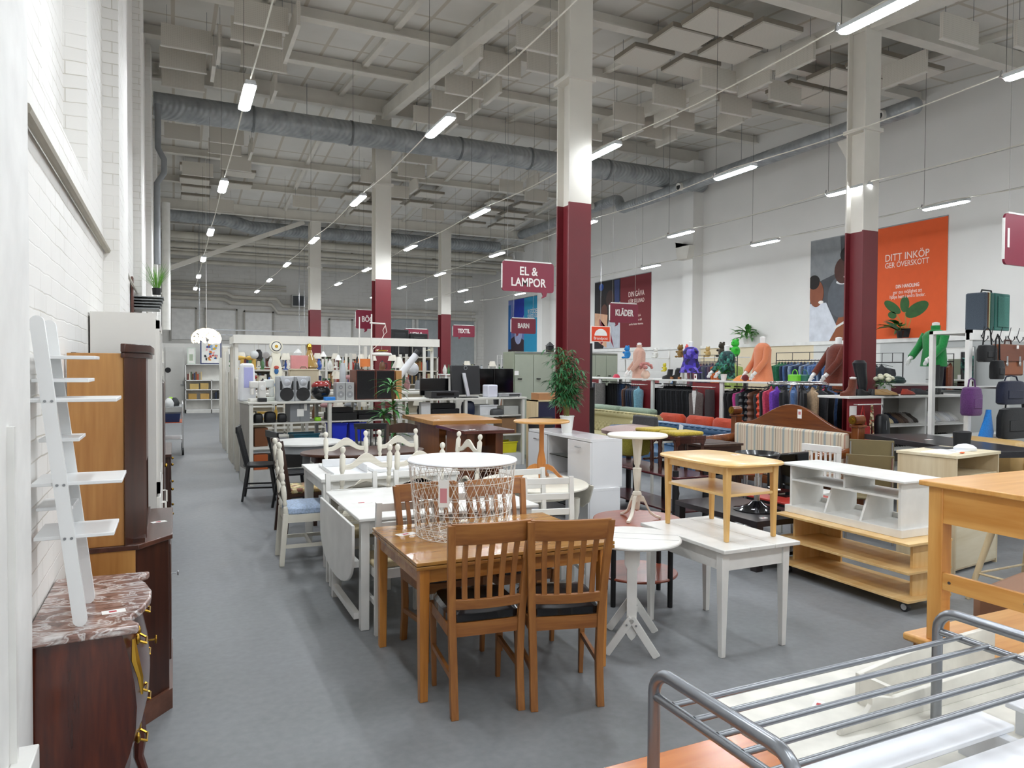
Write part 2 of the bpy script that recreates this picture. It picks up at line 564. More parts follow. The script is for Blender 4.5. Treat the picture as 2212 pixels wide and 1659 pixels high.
# columns: steel stanchions, white above, burgundy below
CW = pm('dfdbd2', 0.55, var=0.04, sc=2); CR = pm('6e2128', 0.45, var=0.05, sc=3)
def column(x, y, zr, w=0.28, top=None):
    top = top or zc(y) - 0.3
    for z0, z1, mm, nm in ((0, zr, CR, 'column'), (zr, top, CW, 'column')):
        g = G()
        g.box(x - w / 2, y - w / 2, z0, x + w / 2, y - w / 2 + 0.02, z1).box(x - w / 2, y + w / 2 - 0.02, z0, x + w / 2, y + w / 2, z1)
        g.box(x - w * 0.22, y - w / 2 + 0.02, z0, x + w * 0.22, y + w / 2 - 0.02, z1)
        struct(g, nm, mm, smooth=False)
    # haunch plates where the column meets the crane beam
    g = G().box(x - w * 0.62, y - w * 0.6, top - 1.55, x + w * 0.62, y + w * 0.6, top - 1.5)
    g.prism([(y, top - 1.5), (y + 0.55, top - 1.5), (y + 0.2, top - 2.1), (y, top - 2.2)], 'yz', x + w * 0.4, x + w * 0.4 + 0.03)
    struct(g, 'column_bracket', CW, smooth=False)
for x, y, zr in ((4.3, 7.5, 3.65), (8.8, 7.2, 3.66), (4.3, 16.3, 3.7), (4.3, 25.0, 3.62), (8.8, 24.6, 3.61)):
    column(x, y, zr, 0.3 if y < 10 else 0.36)
for x in (4.3, 8.8):
    struct(G().hexa([(x - 0.08, YN, zc(YN) - 0.45), (x + 0.08, YN, zc(YN) - 0.45), (x + 0.08, 16, zc(16) - 0.45), (x - 0.08, 16, zc(16) - 0.45)],
                    [(x - 0.08, YN, zc(YN) - 0.2), (x + 0.08, YN, zc(YN) - 0.2), (x + 0.08, 16, zc(16) - 0.2), (x - 0.08, 16, zc(16) - 0.2)]), 'roof_girder', BEAM, smooth=False)
# diagonal braces near the far end
for (p, q) in (((-0.25, 25.0, 4.7), (3.95, 25.0, 6.55)),):
    struct(G().bar(p, q, 0.1, 0.14), 'roof_brace', BEAM, smooth=False)

# =============== ducts and pipes ===============
m, nt, b = base('galvanised')
v = coords(nt, (1, 1, 1))
tc = N(nt, 'ShaderNodeTexCoord'); sp = N(nt, 'ShaderNodeSeparateXYZ'); nt.links.new(tc.outputs['Object'], sp.inputs[0])
ad = N(nt, 'ShaderNodeMath', operation='ADD'); nt.links.new(sp.outputs['X'], ad.inputs[0]); nt.links.new(sp.outputs['Y'], ad.inputs[1])
w_ = N(nt, 'ShaderNodeMath', operation='MULTIPLY'); w_.inputs[1].default_value = 58; nt.links.new(ad.outputs[0], w_.inputs[0])
sn = N(nt, 'ShaderNodeMath', operation='SINE'); nt.links.new(w_.outputs[0], sn.inputs[0])
n = N(nt, 'ShaderNodeTexNoise'); n.inputs['Scale'].default_value = 4; nt.links.new(v, n.inputs['Vector'])
nt.links.new(ramp(nt, n.outputs['Fac'], [(0.3, hx('8f9396')), (0.7, hx('adb1b3'))]), b.inputs['Base Color'])
b.inputs['Metallic'].default_value = 0.3; b.inputs['Roughness'].default_value = 0.38
bump(nt, b, sn.outputs[0], 0.5, 0.01)
GALV = m
t = T('ventilation_duct', 'wide galvanised spiral duct crossing the hall beneath the roof', 'duct', (XL, 15.75, 6.77))
G().tube([(0.1, 0, 0), (13.5, 0, 0)], 0.25, 28).ob('duct_pipe', GALV, t)
for x in (1.9, 3.9, 6.4, 8.2, 10.4):
    G().tube([(x, 0, 0), (x + 0.05, 0, 0)], 0.262, 28).ob('joint_ring', pm('75797c', 0.45, 0.6), t)
for x in (3.0, 5.4, 7.6, 9.4, 12.2):
    G().tube([(x, 0, 0.22), (x, 0, 0.9)], 0.006, 6).ob('hanger_rod', STEEL, t)
t = T('ventilation_duct', 'slimmer galvanised duct running along the right wall with round outlets', 'duct', (11.8, 8.6, 6.36))
G().tube([(0, 0, 0), (0, 9.1, 0)], 0.15, 24).ob('duct_pipe', GALV, t)
G().tube([(0, 9.0, 0), (0.0, 9.2, 0.03), (0.05, 9.45, 0.3), (0.1, 9.7, 0.37), (0.1, 9.9, 0.37)], 0.152, 20).ob('elbow', GALV, t)
G().tube([(0.1, 9.8, 0.37), (0.1, 16.5, 0.37)], 0.15, 24).ob('duct_pipe', GALV, t)
G().ell((0, 0, 0), (0.15, 0.1, 0.15)).ob('end_cap', GALV, t)
for y in (0.55, 6.3, 10.6):
    G().tube([(-0.12, y, -0.02 + (0.37 if y > 9 else 0)), (-0.22, y, -0.04 + (0.37 if y > 9 else 0))], 0.1, 20).ob('outlet', pm('d8d6cf', 0.5), t)
    G().tube([(-0.222, y, -0.04 + (0.37 if y > 9 else 0)), (-0.228, y, -0.04 + (0.37 if y > 9 else 0))], 0.07, 20).ob('outlet_opening', pm('2a2b2a', 0.7), t)
for y in (0.9, 4.3, 8.0):
    G().tube([(0, y, 0.14), (0, y, zc(8.6 + y) - 6.36)], 0.006, 6).ob('hanger_rod', STEEL, t)
t = T('ventilation_duct', 'galvanised duct crossing the far end of the hall under the roof', 'duct', (XL, 26.0, 6.4))
G().tube([(0.15, 0, 0.22), (2.0, 0, 0.2), (2.8, 0, -0.0), (12.0, 0, 0.02)], 0.22, 24).ob('duct_pipe', GALV, t)
for i, (y, z, r, lx) in enumerate(((27.2, 6.18, 0.12, 13.0), (28.0, 5.97, 0.1, 13.0), (28.8, 5.8, 0.09, 13.0), (29.6, 5.62, 0.08, 12.2), (27.6, 6.1, 0.05, 12.0), (28.4, 5.86, 0.04, 13.0))):
    o = G().tube([(0, 0, 0), (lx, 0, 0.02)], r, 14).ob('ceiling_pipe', pm('cfcabd', 0.6, var=0.1, sc=2), None, (XL + 0.1, y, z))
    tag(o, 'cream painted pipe crossing under the far roof, %s from the galvanised duct' % ORD[[27.2, 27.6, 28.0, 28.4, 28.8, 29.6].index(y)], 'pipe', 'pipes under the far roof')
for i, (z, dz) in enumerate(((4.62, 0.4), (4.38, 0.46))):
    o = G().tube([(0, 0, 0), (2.2, 0, 0), (2.45, 0, -0.14), (4.0, 0, -0.14), (4.25, 0, -dz), (13.0, 0, -dz)] if i else
                 [(0, 0, 0), (2.3, 0, 0), (2.55, 0, -0.14), (4.2, 0, -0.14), (4.45, 0, -dz - 0.02), (13.0, 0, -dz - 0.02)], 0.08, 12).ob('wall_pipe', pm('d8d3c8', 0.6, var=0.08, sc=2), None, (XL + 0.05, YF - 0.16 - 0.0 * i, z))
    tag(o, 'white bent heating pipe along the far wall, %s of the pair' % ('lower' if i else 'upper'), 'pipe', 'heating pipes on the far wall')
for i, z in enumerate((4.98, 4.82)):
    o = G().tube([(0, 0, 0), (4.6, 0, 0)], 0.045, 10).ob('wall_pipe', pm('c8c3b8', 0.6, var=0.08, sc=2), None, (XL + 0.05, YF - 0.12, z))
    tag(o, 'thin straight pipe high on the far wall, %s of the pair' % ('lower' if i else 'upper'), 'pipe', 'heating pipes on the far wall')
t = T('fan_heater', 'grey square fan heater high on the far wall beside the column', 'heater', (4.35, 30.55, 4.15))
G().box(0, 0, 0, 0.55, 0.4, 0.5).ob('housing', pm('b8b8b4', 0.5), t, bevel=0.01)
G().box(0.04, -0.01, 0.05, 0.5, 0.0, 0.45).ob('grille', pm('43474b', 0.6), t)
G().box(0.15, 0.4, 0.2, 0.4, 0.66, 0.26).ob('bracket', STEEL, t)
o = G().tube([(0, 15.0, 6.55), (0.0, 15.0, 5.75), (0.1, 15.0, 5.55), (0.1, 15.0, 5.3), (-0.02, 15.0, 5.1), (-0.02, 15.0, 3.6)], 0.055, 12).ob('downpipe', pm('84878a', 0.5), None, (-0.26, 0, 0))
tag(o, 'grey bent downpipe on the left wall below the wide duct', 'pipe')
o = G().tube([(0, 0, 0), (0, 0, 3.55)], 0.11, 16).box(-0.25, -0.02, 1.0, -0.1, 0.02, 1.04).box(-0.25, -0.02, 2.8, -0.1, 0.02, 2.84).ob('downpipe', pm('ecebe6', 0.5), None, (-0.2, 22.5, 2.72))
tag(o, 'thick white vertical pipe at the far end of the left wall', 'pipe')
o = G().tube([(0, 0, 0), (0, 13, 0.02)], 0.014, 8).ob('wall_conduit', pm('d2cec4', 0.5), None, (-0.41, 6.95, 2.6))
tag(o, 'thin grey conduit running along the left wall past the pilasters', 'conduit')
o = G().tube([(0, 0, 0), (0, 3.12, 0), ], 0.02, 8).ob('wall_conduit', pm('a8a294', 0.6), None, (-0.425, 2.73, 2.53))
tag(o, 'thick grey cable running along the brick wall above the ladder shelf', 'cable')

# =============== acoustic baffles ===============
m, nt, b = base('perforated_board')
v = coords(nt, (1, 1, 1))
t_ = N(nt, 'ShaderNodeTexVoronoi'); t_.inputs['Scale'].default_value = 38; t_.inputs['Randomness'].default_value = 0.0
nt.links.new(v, t_.inputs['Vector'])
nt.links.new(ramp(nt, t_.outputs['Distance'], [(0.1, hx('b9b2a7')), (0.24, hx('d7d2c8'))]), b.inputs['Base Color']); b.inputs['Roughness'].default_value = 0.85
PERF = m
F = [(-0.17, 12.67, 7.07, 0.7), (-0.21, 13.88, 7.19, 0.72), (0.79, 11.1, 6.95, 0.74), (0.79, 11.77, 6.99, 0.7), (1.03, 13.04, 7.11, 0.75), (-0.2, 15.17, 7.31, 0.76),
     (0.69, 14.9, 7.34, 0.75), (-0.19, 18.19, 7.2, 0.74), (0.75, 18.07, 7.21, 0.75), (0.75, 18.79, 7.15, 0.73), (1.07, 19.78, 7.05, 0.75), (0.2, 20.6, 7.0, 0.75),
     (4.6, 9.75, 6.8, 0.7), (4.55, 11.06, 6.92, 0.75), (4.5, 12.58, 7.08, 0.7), (5.2, 10.61, 6.89, 0.7), (4.6, 13.64, 7.17, 0.72), (4.6, 14.83, 7.25, 0.73),
     (4.6, 19.59, 7.08, 0.68), (5.4, 18.78, 7.15, 0.75), (5.2, 17.6, 7.2, 0.75), (5.5, 20.6, 7.0, 0.75), (8.4, 18.9, 7.08, 0.75), (9.5, 19.5, 7.08, 0.75),
     (8.0, 11.06, 6.95, 0.6), (8.0, 9.72, 6.81, 0.7), (9.32, 10.76, 6.9, 0.75), (9.09, 12.16, 7.04, 0.75), (8.0, 12.39, 7.06, 0.6), (9.49, 9.7, 6.81, 0.75),
     (9.2, 6.35, 6.45, 0.9), (9.2, 13.4, 7.2, 0.7), (8.1, 14.17, 7.24, 0.6), (3.2, 22.3, 6.8, 0.75), (0.9, 23.4, 6.7, 0.8), (7.2, 22.3, 6.8, 0.75), (10.2, 6.0, 6.4, 0.8)]
bay = {0: 'left', 1: 'middle', 2: 'right'}
cnt = {}
root = None
for i, (x, y, zt, w) in enumerate(sorted(F, key=lambda q: q[1])):
    k = 0 if x < 3 else (1 if x < 7.5 else 2)
    cnt[k] = cnt.get(k, -1) + 1
    lb = 'perforated acoustic baffle hanging crosswise under the roof, %s from the front in the %s cluster' % (ORD[cnt[k]], bay[k])
    if root is None:
        root = T('acoustic_baffle', lb, 'acoustic panel', (x, y, zt), 0, 'crosswise acoustic baffles under the roof')
        G().box(0, -0.025, -0.34, 0.74, 0.025, 0).ob('baffle_board', PERF, root, smooth=False)
        G().box(-0.008, -0.03, -0.352, 0.748, 0.03, -0.34).ob('edge_strip', pm('e2ded6', 0.6), root, smooth=False)
        G().tube([(0.08, 0, 0), (0.08, 0, 0.3)], 0.004, 4).tube([(0.66, 0, 0), (0.66, 0, 0.3)], 0.004, 4).ob('hanger_wire', STEEL, root)
    else:
        dup(root, (x, y, zt), 0, lb)
cnt = {}
for i, (x, y) in enumerate(sorted([(0.55, 12.3), (1.65, 11.6), (1.62, 10.7), (1.75, 14.3), (1.7, 18.4), (0.45, 13.4), (5.35, 12.0), (4.35, 10.5), (5.4, 9.2), (5.3, 13.2), (5.5, 14.6), (5.9, 18.1),
                                   (8.75, 10.2), (8.9, 11.5), (9.0, 12.8), (8.7, 9.0), (10.2, 11.1), (9.9, 13.0), (1.2, 21.0), (6.2, 19.6), (9.3, 18.2), (10.4, 7.4), (8.6, 7.9)], key=lambda q: q[1])):
    k = 0 if x < 3 else (1 if x < 7.5 else 2)
    cnt[k] = cnt.get(k, -1) + 1
    zt = zc(y) - 0.3
    for q in F:
        if y - 0.06 < q[1] < y + 0.8 and q[0] - 0.06 < x < q[0] + 0.8:
            x = q[0] + 0.84
    lb = 'narrow edge-on acoustic baffle running lengthwise, %s from the front in the %s cluster' % (ORD[cnt[k]], bay[k])
    if i == 0:
        r2 = T('acoustic_baffle', lb, 'acoustic panel', (x, y, zt), 90, 'lengthwise acoustic baffles under the roof')
        for ch in root.children:
            c = ch.copy(); COL.objects.link(c); c.parent = r2
    else:
        dup(r2, (x, y, zt), 90, lb)
# flat panels fixed close under the ceiling
root3 = None
fl_ = [(x, y) for y in (20.9, 21.9) for x in (0.15, 1.25, 4.6, 5.6, 6.6, 8.9, 9.9)] + [(x, y) for y in (8.15, 8.95, 9.9) for x in (6.6, 7.55, 9.9, 10.7)] + [(x, y) for y in (22.6, 23.4) for x in (0.2, 5.2, 9.0, 10.1)] + [(x, y) for y in (28.6,) for x in (0.3, 1.5, 2.7, 5.2, 6.4, 7.6, 9.8, 11.0)]
rows = sorted(set(y for x, y in fl_))
for x, y in fl_:
    xs = sorted(a for a, c in fl_ if c == y)
    lb = 'flat acoustic panel under the ceiling, %s from the left in the %s row from the front' % (ORD[xs.index(x)], ORD[rows.index(y)])
    if root3 is None:
        root3 = T('ceiling_panel', lb, 'acoustic panel', (x, y, zc(y) - 0.34), 0, 'flat acoustic panels under the ceiling')
        G().box(0, -0.3, -0.03, 0.75, 0.3, 0.03).ob('panel_board', PERF, root3, smooth=False)
        G().box(-0.01, -0.31, -0.005, 0.76, -0.3, 0.06).box(-0.01, -0.3, -0.005, 0.0, 0.31, 0.06).box(0.75, -0.3, -0.005, 0.76, 0.31, 0.06).ob('edge_strip', pm('8c8478', 0.7), root3, smooth=False)
        G().tube([(0.1, 0.2, 0.03), (0.1, 0.2, 0.32)], 0.004, 4).tube([(0.65, 0.2, 0.03), (0.65, 0.2, 0.32)], 0.004, 4).ob('hanger_wire', STEEL, root3)
    else:
        dup(root3, (x, y, zc(y) - 0.34), 0, lb)

# =============== lamps ===============
EM = emis('f4faff', LAMP)
HOUS = pm('c9ccce', 0.4)
lamp = None
XS = [0.64, 2.585, 4.62, 6.66, 8.77, 10.9]
YS = [-4.0, -0.2, 3.63, 7.4, 11.2, 15.1, 19.0, 22.7, 26.3]
for ix, x in enumerate(XS):
    for iy, y in enumerate(YS):
        if ix == 5 and iy == 8:
            x = 10.4
        top = zc(y) - 0.02
        lb = 'bright tube lamp hanging %s from the left wall in the %s cross row' % (ORD[ix], ORD[iy])
        if lamp is None:
            lamp = T('ceiling_lamp', lb, 'ceiling lamp', (x, y, 4.3), 0, 'hanging tube lamps')
            L = 0.36
            def sec(y_, k=1.0):
                return [(0.055 * k * math.cos(a), y_, -0.012 + 0.022 * k * math.sin(a)) for a in [math.pi + math.pi * j / 10 for j in range(11)]]
            G().loft([sec(-L, 0.55), sec(-L + 0.02, 0.9), sec(-L + 0.045), sec(L - 0.045), sec(L - 0.02, 0.9), sec(L, 0.55)]).ob('diffuser', EM, lamp)
            G().prism([(-0.055, -0.012), (0.055, -0.012), (0.04, 0.03), (-0.04, 0.03)], 'xz', -L, L).ob('housing', HOUS, lamp, smooth=False)
            G().tube([(0, L, 0.0), (0.0, L + 0.05, 0.03), (0, L + 0.03, 0.08)], 0.012, 6).ob('end_clip', CHROME, lamp)
            G().tube([(0, L, 0.03), (0, L, 2.3)], 0.003, 4).ob('hanger_wire', pm('55534e', 0.6), lamp)
        else:
            dup(lamp, (x, y, 4.3), 0, lb)
for ix, x in enumerate(XS):
    pts = []
    for k in range(len(YS) - 1):
        for s in range(8):
            f = s / 8
            pts.append((0, YS[k] + (YS[k + 1] - YS[k]) * f, 0.05 - 0.06 * math.sin(math.pi * f)))
    pts.append((0, YS[-1], 0.05))
    o = G().tube(pts, 0.007, 5).ob('lamp_cable', pm('d8d4c8', 0.6), None, (x, 0, 4.31))
    tag(o, 'pale cable linking the %s row of lamps from the left wall' % ORD[ix], 'cable', 'cables between the lamps')
# =============== near left: chest, ladder shelf, hutch ===============
TEAK = wood('9c5f28', 'c08747', 'x', 1.0, 0.25, 0.3)
TEAKY = wood('8f5a24', 'b98a48', 'x', 1.0, 0.22, 0.4)
CHW = wood('7c4a22', 'a06a36', 'z', 1.3, 0.35)
CHWX = wood('7c4a22', 'a06a36', 'x', 1.3, 0.35)
PINE = wood('c98a42', 'e0aa62', 'x', 0.8, 0.35)
PINEZ = wood('c98a42', 'e0aa62', 'z', 0.8, 0.35)
PINEY = wood('c98a42', 'e0aa62', 'y', 0.8, 0.35)
BIRCH = wood('d7ab6a', 'e8c68c', 'x', 0.7, 0.35)
BIRCHZ = wood('d7ab6a', 'e8c68c', 'z', 0.7, 0.35)
DARKW = wood('2c1a12', '46291b', 'z', 1.0, 0.35)
MAHO = wood('3c1418', '5a2226', 'y', 0.8, 0.22, 0.4)
BLKL = pm('141416', 0.28, coat=0.3)
# bombe chest
m, nt, b = base('marble_brown')
v = coords(nt, (1.2, 2.6, 2.6), (0, 0, 0.5))
n = N(nt, 'ShaderNodeTexNoise'); n.inputs['Scale'].default_value = 5; n.inputs['Detail'].default_value = 8; n.inputs['Distortion'].default_value = 2.2
nt.links.new(v, n.inputs['Vector'])
n2 = N(nt, 'ShaderNodeTexNoise'); n2.inputs['Scale'].default_value = 13; n2.inputs['Detail'].default_value = 6; n2.inputs['Distortion'].default_value = 1.0
nt.links.new(v, n2.inputs['Vector'])
c1 = ramp(nt, n2.outputs['Fac'], [(0.3, hx('5a4640')), (0.5, hx('8a6a60')), (0.7, hx('a58a80'))])
f1 = ramp(nt, n.outputs['Fac'], [(0.5, (0, 0, 0)), (0.56, (0.75,) * 3), (0.6, (0.1,) * 3), (0.7, (0.8,) * 3)])
mx = N(nt, 'ShaderNodeMix', data_type='RGBA'); nt.links.new(f1, mx.inputs[0]); nt.links.new(c1, mx.inputs[6]); mx.inputs[7].default_value = (*hx('e8e4e2'), 1)
nt.links.new(mx.outputs[2], b.inputs['Base Color']); b.inputs['Roughness'].default_value = 0.2
MARB = m
CHEST = wood('35110a', '5e2612', 'z', 1.2, 0.22, 0.4)
t = T('bombe_chest', 'bow-fronted dark mahogany chest with brown marble top against the left wall', 'chest of drawers', (0, 0, 0))
xa = -0.445
front = [(-0.118, 2.73), (-0.112, 2.76), (-0.135, 2.80), (-0.14, 2.86), (-0.11, 2.93), (-0.085, 3.05), (-0.085, 3.15), (-0.11, 3.27), (-0.135, 3.33), (-0.13, 3.38), (-0.105, 3.41), (-0.1, 3.44)]
top = [(xa, 2.715)] + [(x, y) for x, y in front] + [(xa, 3.46)]
G().prism(top, 'xy', 0.812, 0.84).ob('marble_top', MARB, t, bevel=0.006)
def bsec(z):
    k = (0.81 - z) / 0.65            # 0 at top .. 1 at bottom
    s = math.sin(min(1, k * 1.25) * math.pi) * 0.045 if k < 0.8 else 0
    s -= 0.06 * max(0, k - 0.55)
    pts = [(xa + 0.01, 2.755 - s * 0.5)]
    for i in range(9):
        f = i / 8
        bow = 0.03 * math.sin(math.pi * f)
        pts.append((-0.165 + s + bow, 2.755 - s * 0.5 + (3.42 - 2.755 + s) * f))
    pts.append((xa + 0.01, 3.42 + s * 0.5))
    return [(x, y, z) for x, y in pts]
G().loft([bsec(z) for z in (0.2, 0.26, 0.32, 0.4, 0.48, 0.56, 0.64, 0.72, 0.78, 0.812)]).ob('body', CHEST, t)
for z in (0.42, 0.6, 0.77):
    for y in (2.88, 3.24):
        h = G().tube([(-0.12, y - 0.04, z - 0.02), (-0.095, y - 0.03, z - 0.035), (-0.095, y + 0.03, z - 0.035), (-0.12, y + 0.04, z - 0.02)], 0.005, 6).ell((-0.122, y - 0.045, z - 0.012), (0.01, 0.014, 0.02), 8, 6).ell((-0.122, y + 0.045, z - 0.012), (0.01, 0.014, 0.02), 8, 6)
        h.ob('drawer_handle', BRASS, t)
G().tube([(-0.13, 2.75, 0.79), (-0.125, 2.745, 0.72), (-0.11, 2.74, 0.66), (-0.105, 2.74, 0.6)], [0.006, 0.014, 0.01, 0.004], 6).ob('corner_mount', BRASS, t)
G().box(-0.1, 3.1, 0.655, -0.07, 3.105, 0.66).ob('key_shank', BRASS, t)
G().tube([(-0.07, 3.1 + 0.014 * math.cos(a), 0.658 + 0.014 * math.sin(a)) for a in [i * math.pi / 4 for i in range(8)]], 0.004, 6, closed=True).ob('key_bow', BRASS, t)
for y in (2.77, 3.4):
    for x in (-0.16, xa + 0.03):
        G().tube([(x, y, 0.24), (x + 0.02, y, 0.15), (x + 0.015, y, 0.07), (x + 0.035, y, 0.0)], [0.04, 0.028, 0.02, 0.018], 8).ob('leg', CHEST, t)
price_tag(None, -0.2, 2.92, 0.84, 8, label='white price slip lying on the marble chest top')
# ladder shelf standing on the marble
t = T('ladder_shelf', 'white leaning ladder shelf with seven wide steps standing on the marble chest', 'shelf', (0, 0, 0))
LW = pm('eceded', 0.35, var=0.02)
def plank(y):
    p0 = Vector((-0.292, y, 0.86)); p1 = Vector((-0.408, y, 1.86)); w = 0.042
    d = (p1 - p0).normalized(); s = Vector((d.z, 0, -d.x))
    out = []
    for k in range(9):
        a = math.pi * (1 + k / 8)
        out.append(p0 + s * w / 2 * math.cos(a) * 1 + d * w / 2 * math.sin(a))
    for k in range(9):
        a = math.pi * k / 8
        out.append(p1 + s * w / 2 * math.cos(a) + d * w / 2 * math.sin(a))
    return [(q.x, y, q.z) for q in out]
for y in (2.8, 3.06):
    G().loft([plank(y), [(a, y + 0.018, c) for a, _, c in plank(y)]]).ob('side_plank', LW, t)
def shx(z):
    return -0.292 + (z - 0.86) / 1.0 * -0.116
for z, a, c, yy0, yy1 in ((1.135, -0.425, -0.19, 2.817, 3.06), (1.315, -0.43, -0.165, 2.817, 3.06), (1.595, -0.435, -0.18, 2.817, 3.06), (1.74, -0.43, -0.25, 2.9, 3.06), (1.66, -0.44, -0.27, 2.9, 3.1), (1.455, -0.42, -0.3, 2.9, 3.1), (1.22, -0.43, -0.32, 2.9, 3.1)):
    G().box(a, yy0, z, c, yy1, z + 0.012).ob('step', LW, t, bevel=0.002)
    if yy0 < 2.85:
        for q in (-0.01, 0.01):
            G().tube([(shx(z) + q, 2.8, z + 0.005), (shx(z) + q, 2.797, z + 0.005)], 0.0045, 10).ob('screw', STEEL, t)
# tall pine hutch
HP = wood('a8713a', 'cf9a58', 'z', 0.7, 0.35)
HD = wood('2b1510', '4a281b', 'z', 0.8, 0.3)
t = T('hutch_cabinet', 'tall old hutch with golden pine side and dark brown front on the left', 'cabinet', (0, 0, 0))
G().box(-0.44, 3.8, 0.88, -0.215, 3.83, 1.775).ob('side_panel', HP, t, bevel=0.002)
G().hexa([(-0.215, 3.79, 0.88), (-0.21, 3.78, 0.88), (-0.125, 3.93, 0.88), (-0.14, 3.95, 0.88)], [(-0.215, 3.79, 1.78), (-0.21, 3.78, 1.78), (-0.125, 3.93, 1.78), (-0.14, 3.95, 1.78)]).ob('front_stile', HD, t)
G().prism([(-0.225, 3.77), (-0.205, 3.765), (-0.105, 3.93), (-0.105, 4.7), (-0.225, 4.7)], 'xy', 1.78, 1.82).prism([(-0.225, 3.78), (-0.21, 3.775), (-0.115, 3.935), (-0.115, 4.7), (-0.225, 4.7)], 'xy', 1.755, 1.78).ob('cornice', HD, t, bevel=0.004)
G().box(-0.44, 3.83, 0.88, -0.13, 4.68, 0.9).box(-0.44, 3.95, 0.9, -0.42, 4.68, 1.78).box(-0.44, 4.65, 0.9, -0.14, 4.68, 1.78).box(-0.21, 3.95, 1.2, -0.14, 4.65, 1.775).ob('upper_case', HD, t)
G().prism([(-0.445, 3.79), (-0.155, 3.79), (-0.012, 3.97), (-0.012, 4.72), (-0.445, 4.72)], 'xy', 0.855, 0.88).ob('counter_top', wood('3a211a', '5b382c', 'y', 0.8, 0.3), t, bevel=0.004)
G().prism([(-0.44, 3.82), (-0.165, 3.82), (-0.03, 3.985), (-0.03, 4.7), (-0.44, 4.7)], 'xy', 0.1, 0.855).ob('base_case', HD, t)
G().box(-0.44, 3.8, 0.12, -0.17, 3.82, 0.855).ob('base_side', HP, t)
G().prism([(-0.44, 3.81), (-0.15, 3.81), (-0.015, 3.975), (-0.015, 4.7), (-0.44, 4.7)], 'xy', 0, 0.1).ob('plinth', wood('4a2c20', '6a4434', 'y', 0.8, 0.3), t)
G().box(-0.035, 4.1, 0.2, -0.02, 4.65, 0.8).ob('door', HD, t, bevel=0.004)
G().tube([(-0.02, 4.2, 0.62), (0.005, 4.2, 0.62)], 0.003, 6).tube([(0.012, 4.2 + 0.01 * math.cos(a), 0.62 + 0.01 * math.sin(a)) for a in [i * math.pi / 4 for i in range(8)]], 0.003, 5, closed=True).ob('key', STEEL, t)
price_tag(None, -0.08, 4.3, 0.88, 20, label='white price slip on the dark hutch counter')
# white tall cabinet behind the hutch
t = T('tall_cabinet', 'tall white cabinet with glazed upper doors behind the pine hutch', 'cabinet', (0, 0, 0))
WC = pm('e4e1db', 0.4, var=0.02)
G().box(-0.44, 4.8, 0, -0.1, 4.82, 2.03).box(-0.44, 5.82, 0, -0.1, 5.84, 2.03).box(-0.44, 4.82, 2.0, -0.1, 5.84, 2.03).box(-0.44, 4.82, 0, -0.42, 5.82, 2.0).box(-0.42, 4.82, 0, -0.1, 5.82, 0.08).box(-0.42, 4.82, 0.9, -0.12, 5.82, 0.92).box(-0.42, 4.82, 1.35, -0.14, 5.82, 1.365).box(-0.42, 4.82, 1.7, -0.14, 5.82, 1.715).ob('body', WC, t, smooth=False)
for i in range(2):
    y0 = 4.815 + i * 0.51
    d = G().box(-0.1, y0, 0.95, -0.08, y0 + 0.05, 1.99).box(-0.1, y0 + 0.45, 0.95, -0.08, y0 + 0.5, 1.99).box(-0.1, y0, 0.95, -0.08, y0 + 0.5, 1.02).box(-0.1, y0, 1.94, -0.08, y0 + 0.5, 1.99).ob('door', WC, t, smooth=False)
    G().box(-0.092, y0 + 0.05, 1.02, -0.088, y0 + 0.45, 1.94).ob('door_glass', glass('dfe8e4', 0.05), d, smooth=False)
    d = G().box(-0.1, y0, 0.09, -0.08, y0 + 0.5, 0.93).ob('door', WC, t, bevel=0.003)
    G().tube([(-0.08, y0 + 0.44, 0.74), (-0.055, y0 + 0.44, 0.74), (-0.055, y0 + 0.44, 0.82), (-0.08, y0 + 0.44, 0.82)], 0.006, 6).ob('handle', WC, d)
# darker cabinet further along the wall, and low brown drawers
t = T('dark_display_cabinet', 'tall dark brown cabinet further along the left wall', 'cabinet', (0, 0, 0))
G().box(-0.34, 6.4, 0.0, -0.1, 6.43, 1.62).box(-0.34, 7.5, 0, -0.1, 7.53, 1.62).box(-0.34, 6.43, 0, -0.32, 7.5, 1.62).box(-0.32, 6.43, 1.59, -0.1, 7.5, 1.62).box(-0.32, 6.43, 0.0, -0.1, 7.5, 0.1).ob('body', HD, t, smooth=False)
for i in range(2):
    d = G().box(-0.1, 6.42 + i * 0.555, 0.1, -0.08, 6.96 + i * 0.555, 1.58).ob('door', HD, t, bevel=0.003)
    G().ell((-0.07, 6.93 + i * 0.08, 0.85), 0.012, 8, 6).ob('knob', BRASS, d)
t = T('low_drawer_cabinet', 'low dark brown cabinet with small knobs beside the aisle on the left', 'cabinet', (0, 0, 0))
G().box(-0.44, 7.75, 0.05, -0.05, 8.9, 0.83).box(-0.445, 7.72, 0.83, -0.03, 8.93, 0.86).ob('body', wood('331d15', '52332a', 'z', 0.8, 0.35), t, bevel=0.003)
for k in range(3):
    d = G().box(-0.05, 7.8, 0.1 + k * 0.25, -0.035, 8.85, 0.33 + k * 0.25).ob('drawer', HD, t, bevel=0.003)
    for y in (8.05, 8.6):
        G().ell((-0.024, y, 0.22 + k * 0.25), 0.014, 8, 6).ob('knob', BRASS, d)
for x in (-0.42, -0.08):
    for y in (7.8, 8.85):
        G().box(x, y - 0.02, 0, x + 0.04, y + 0.02, 0.05).ob('leg', HD, t)
# conduit box low on the wall
t = T('cable_trunking', 'white cable trunking with a socket box low on the left wall', 'cable trunk', (0, 0, 0))
G().box(-0.415, 2.36, 0.0, -0.398, 2.39, 1.55).ob('trunk', WHITE, t)
G().box(-0.415, 2.3, 0.5, -0.36, 2.46, 0.62).ob('socket_box', WHITE, t, bevel=0.004)

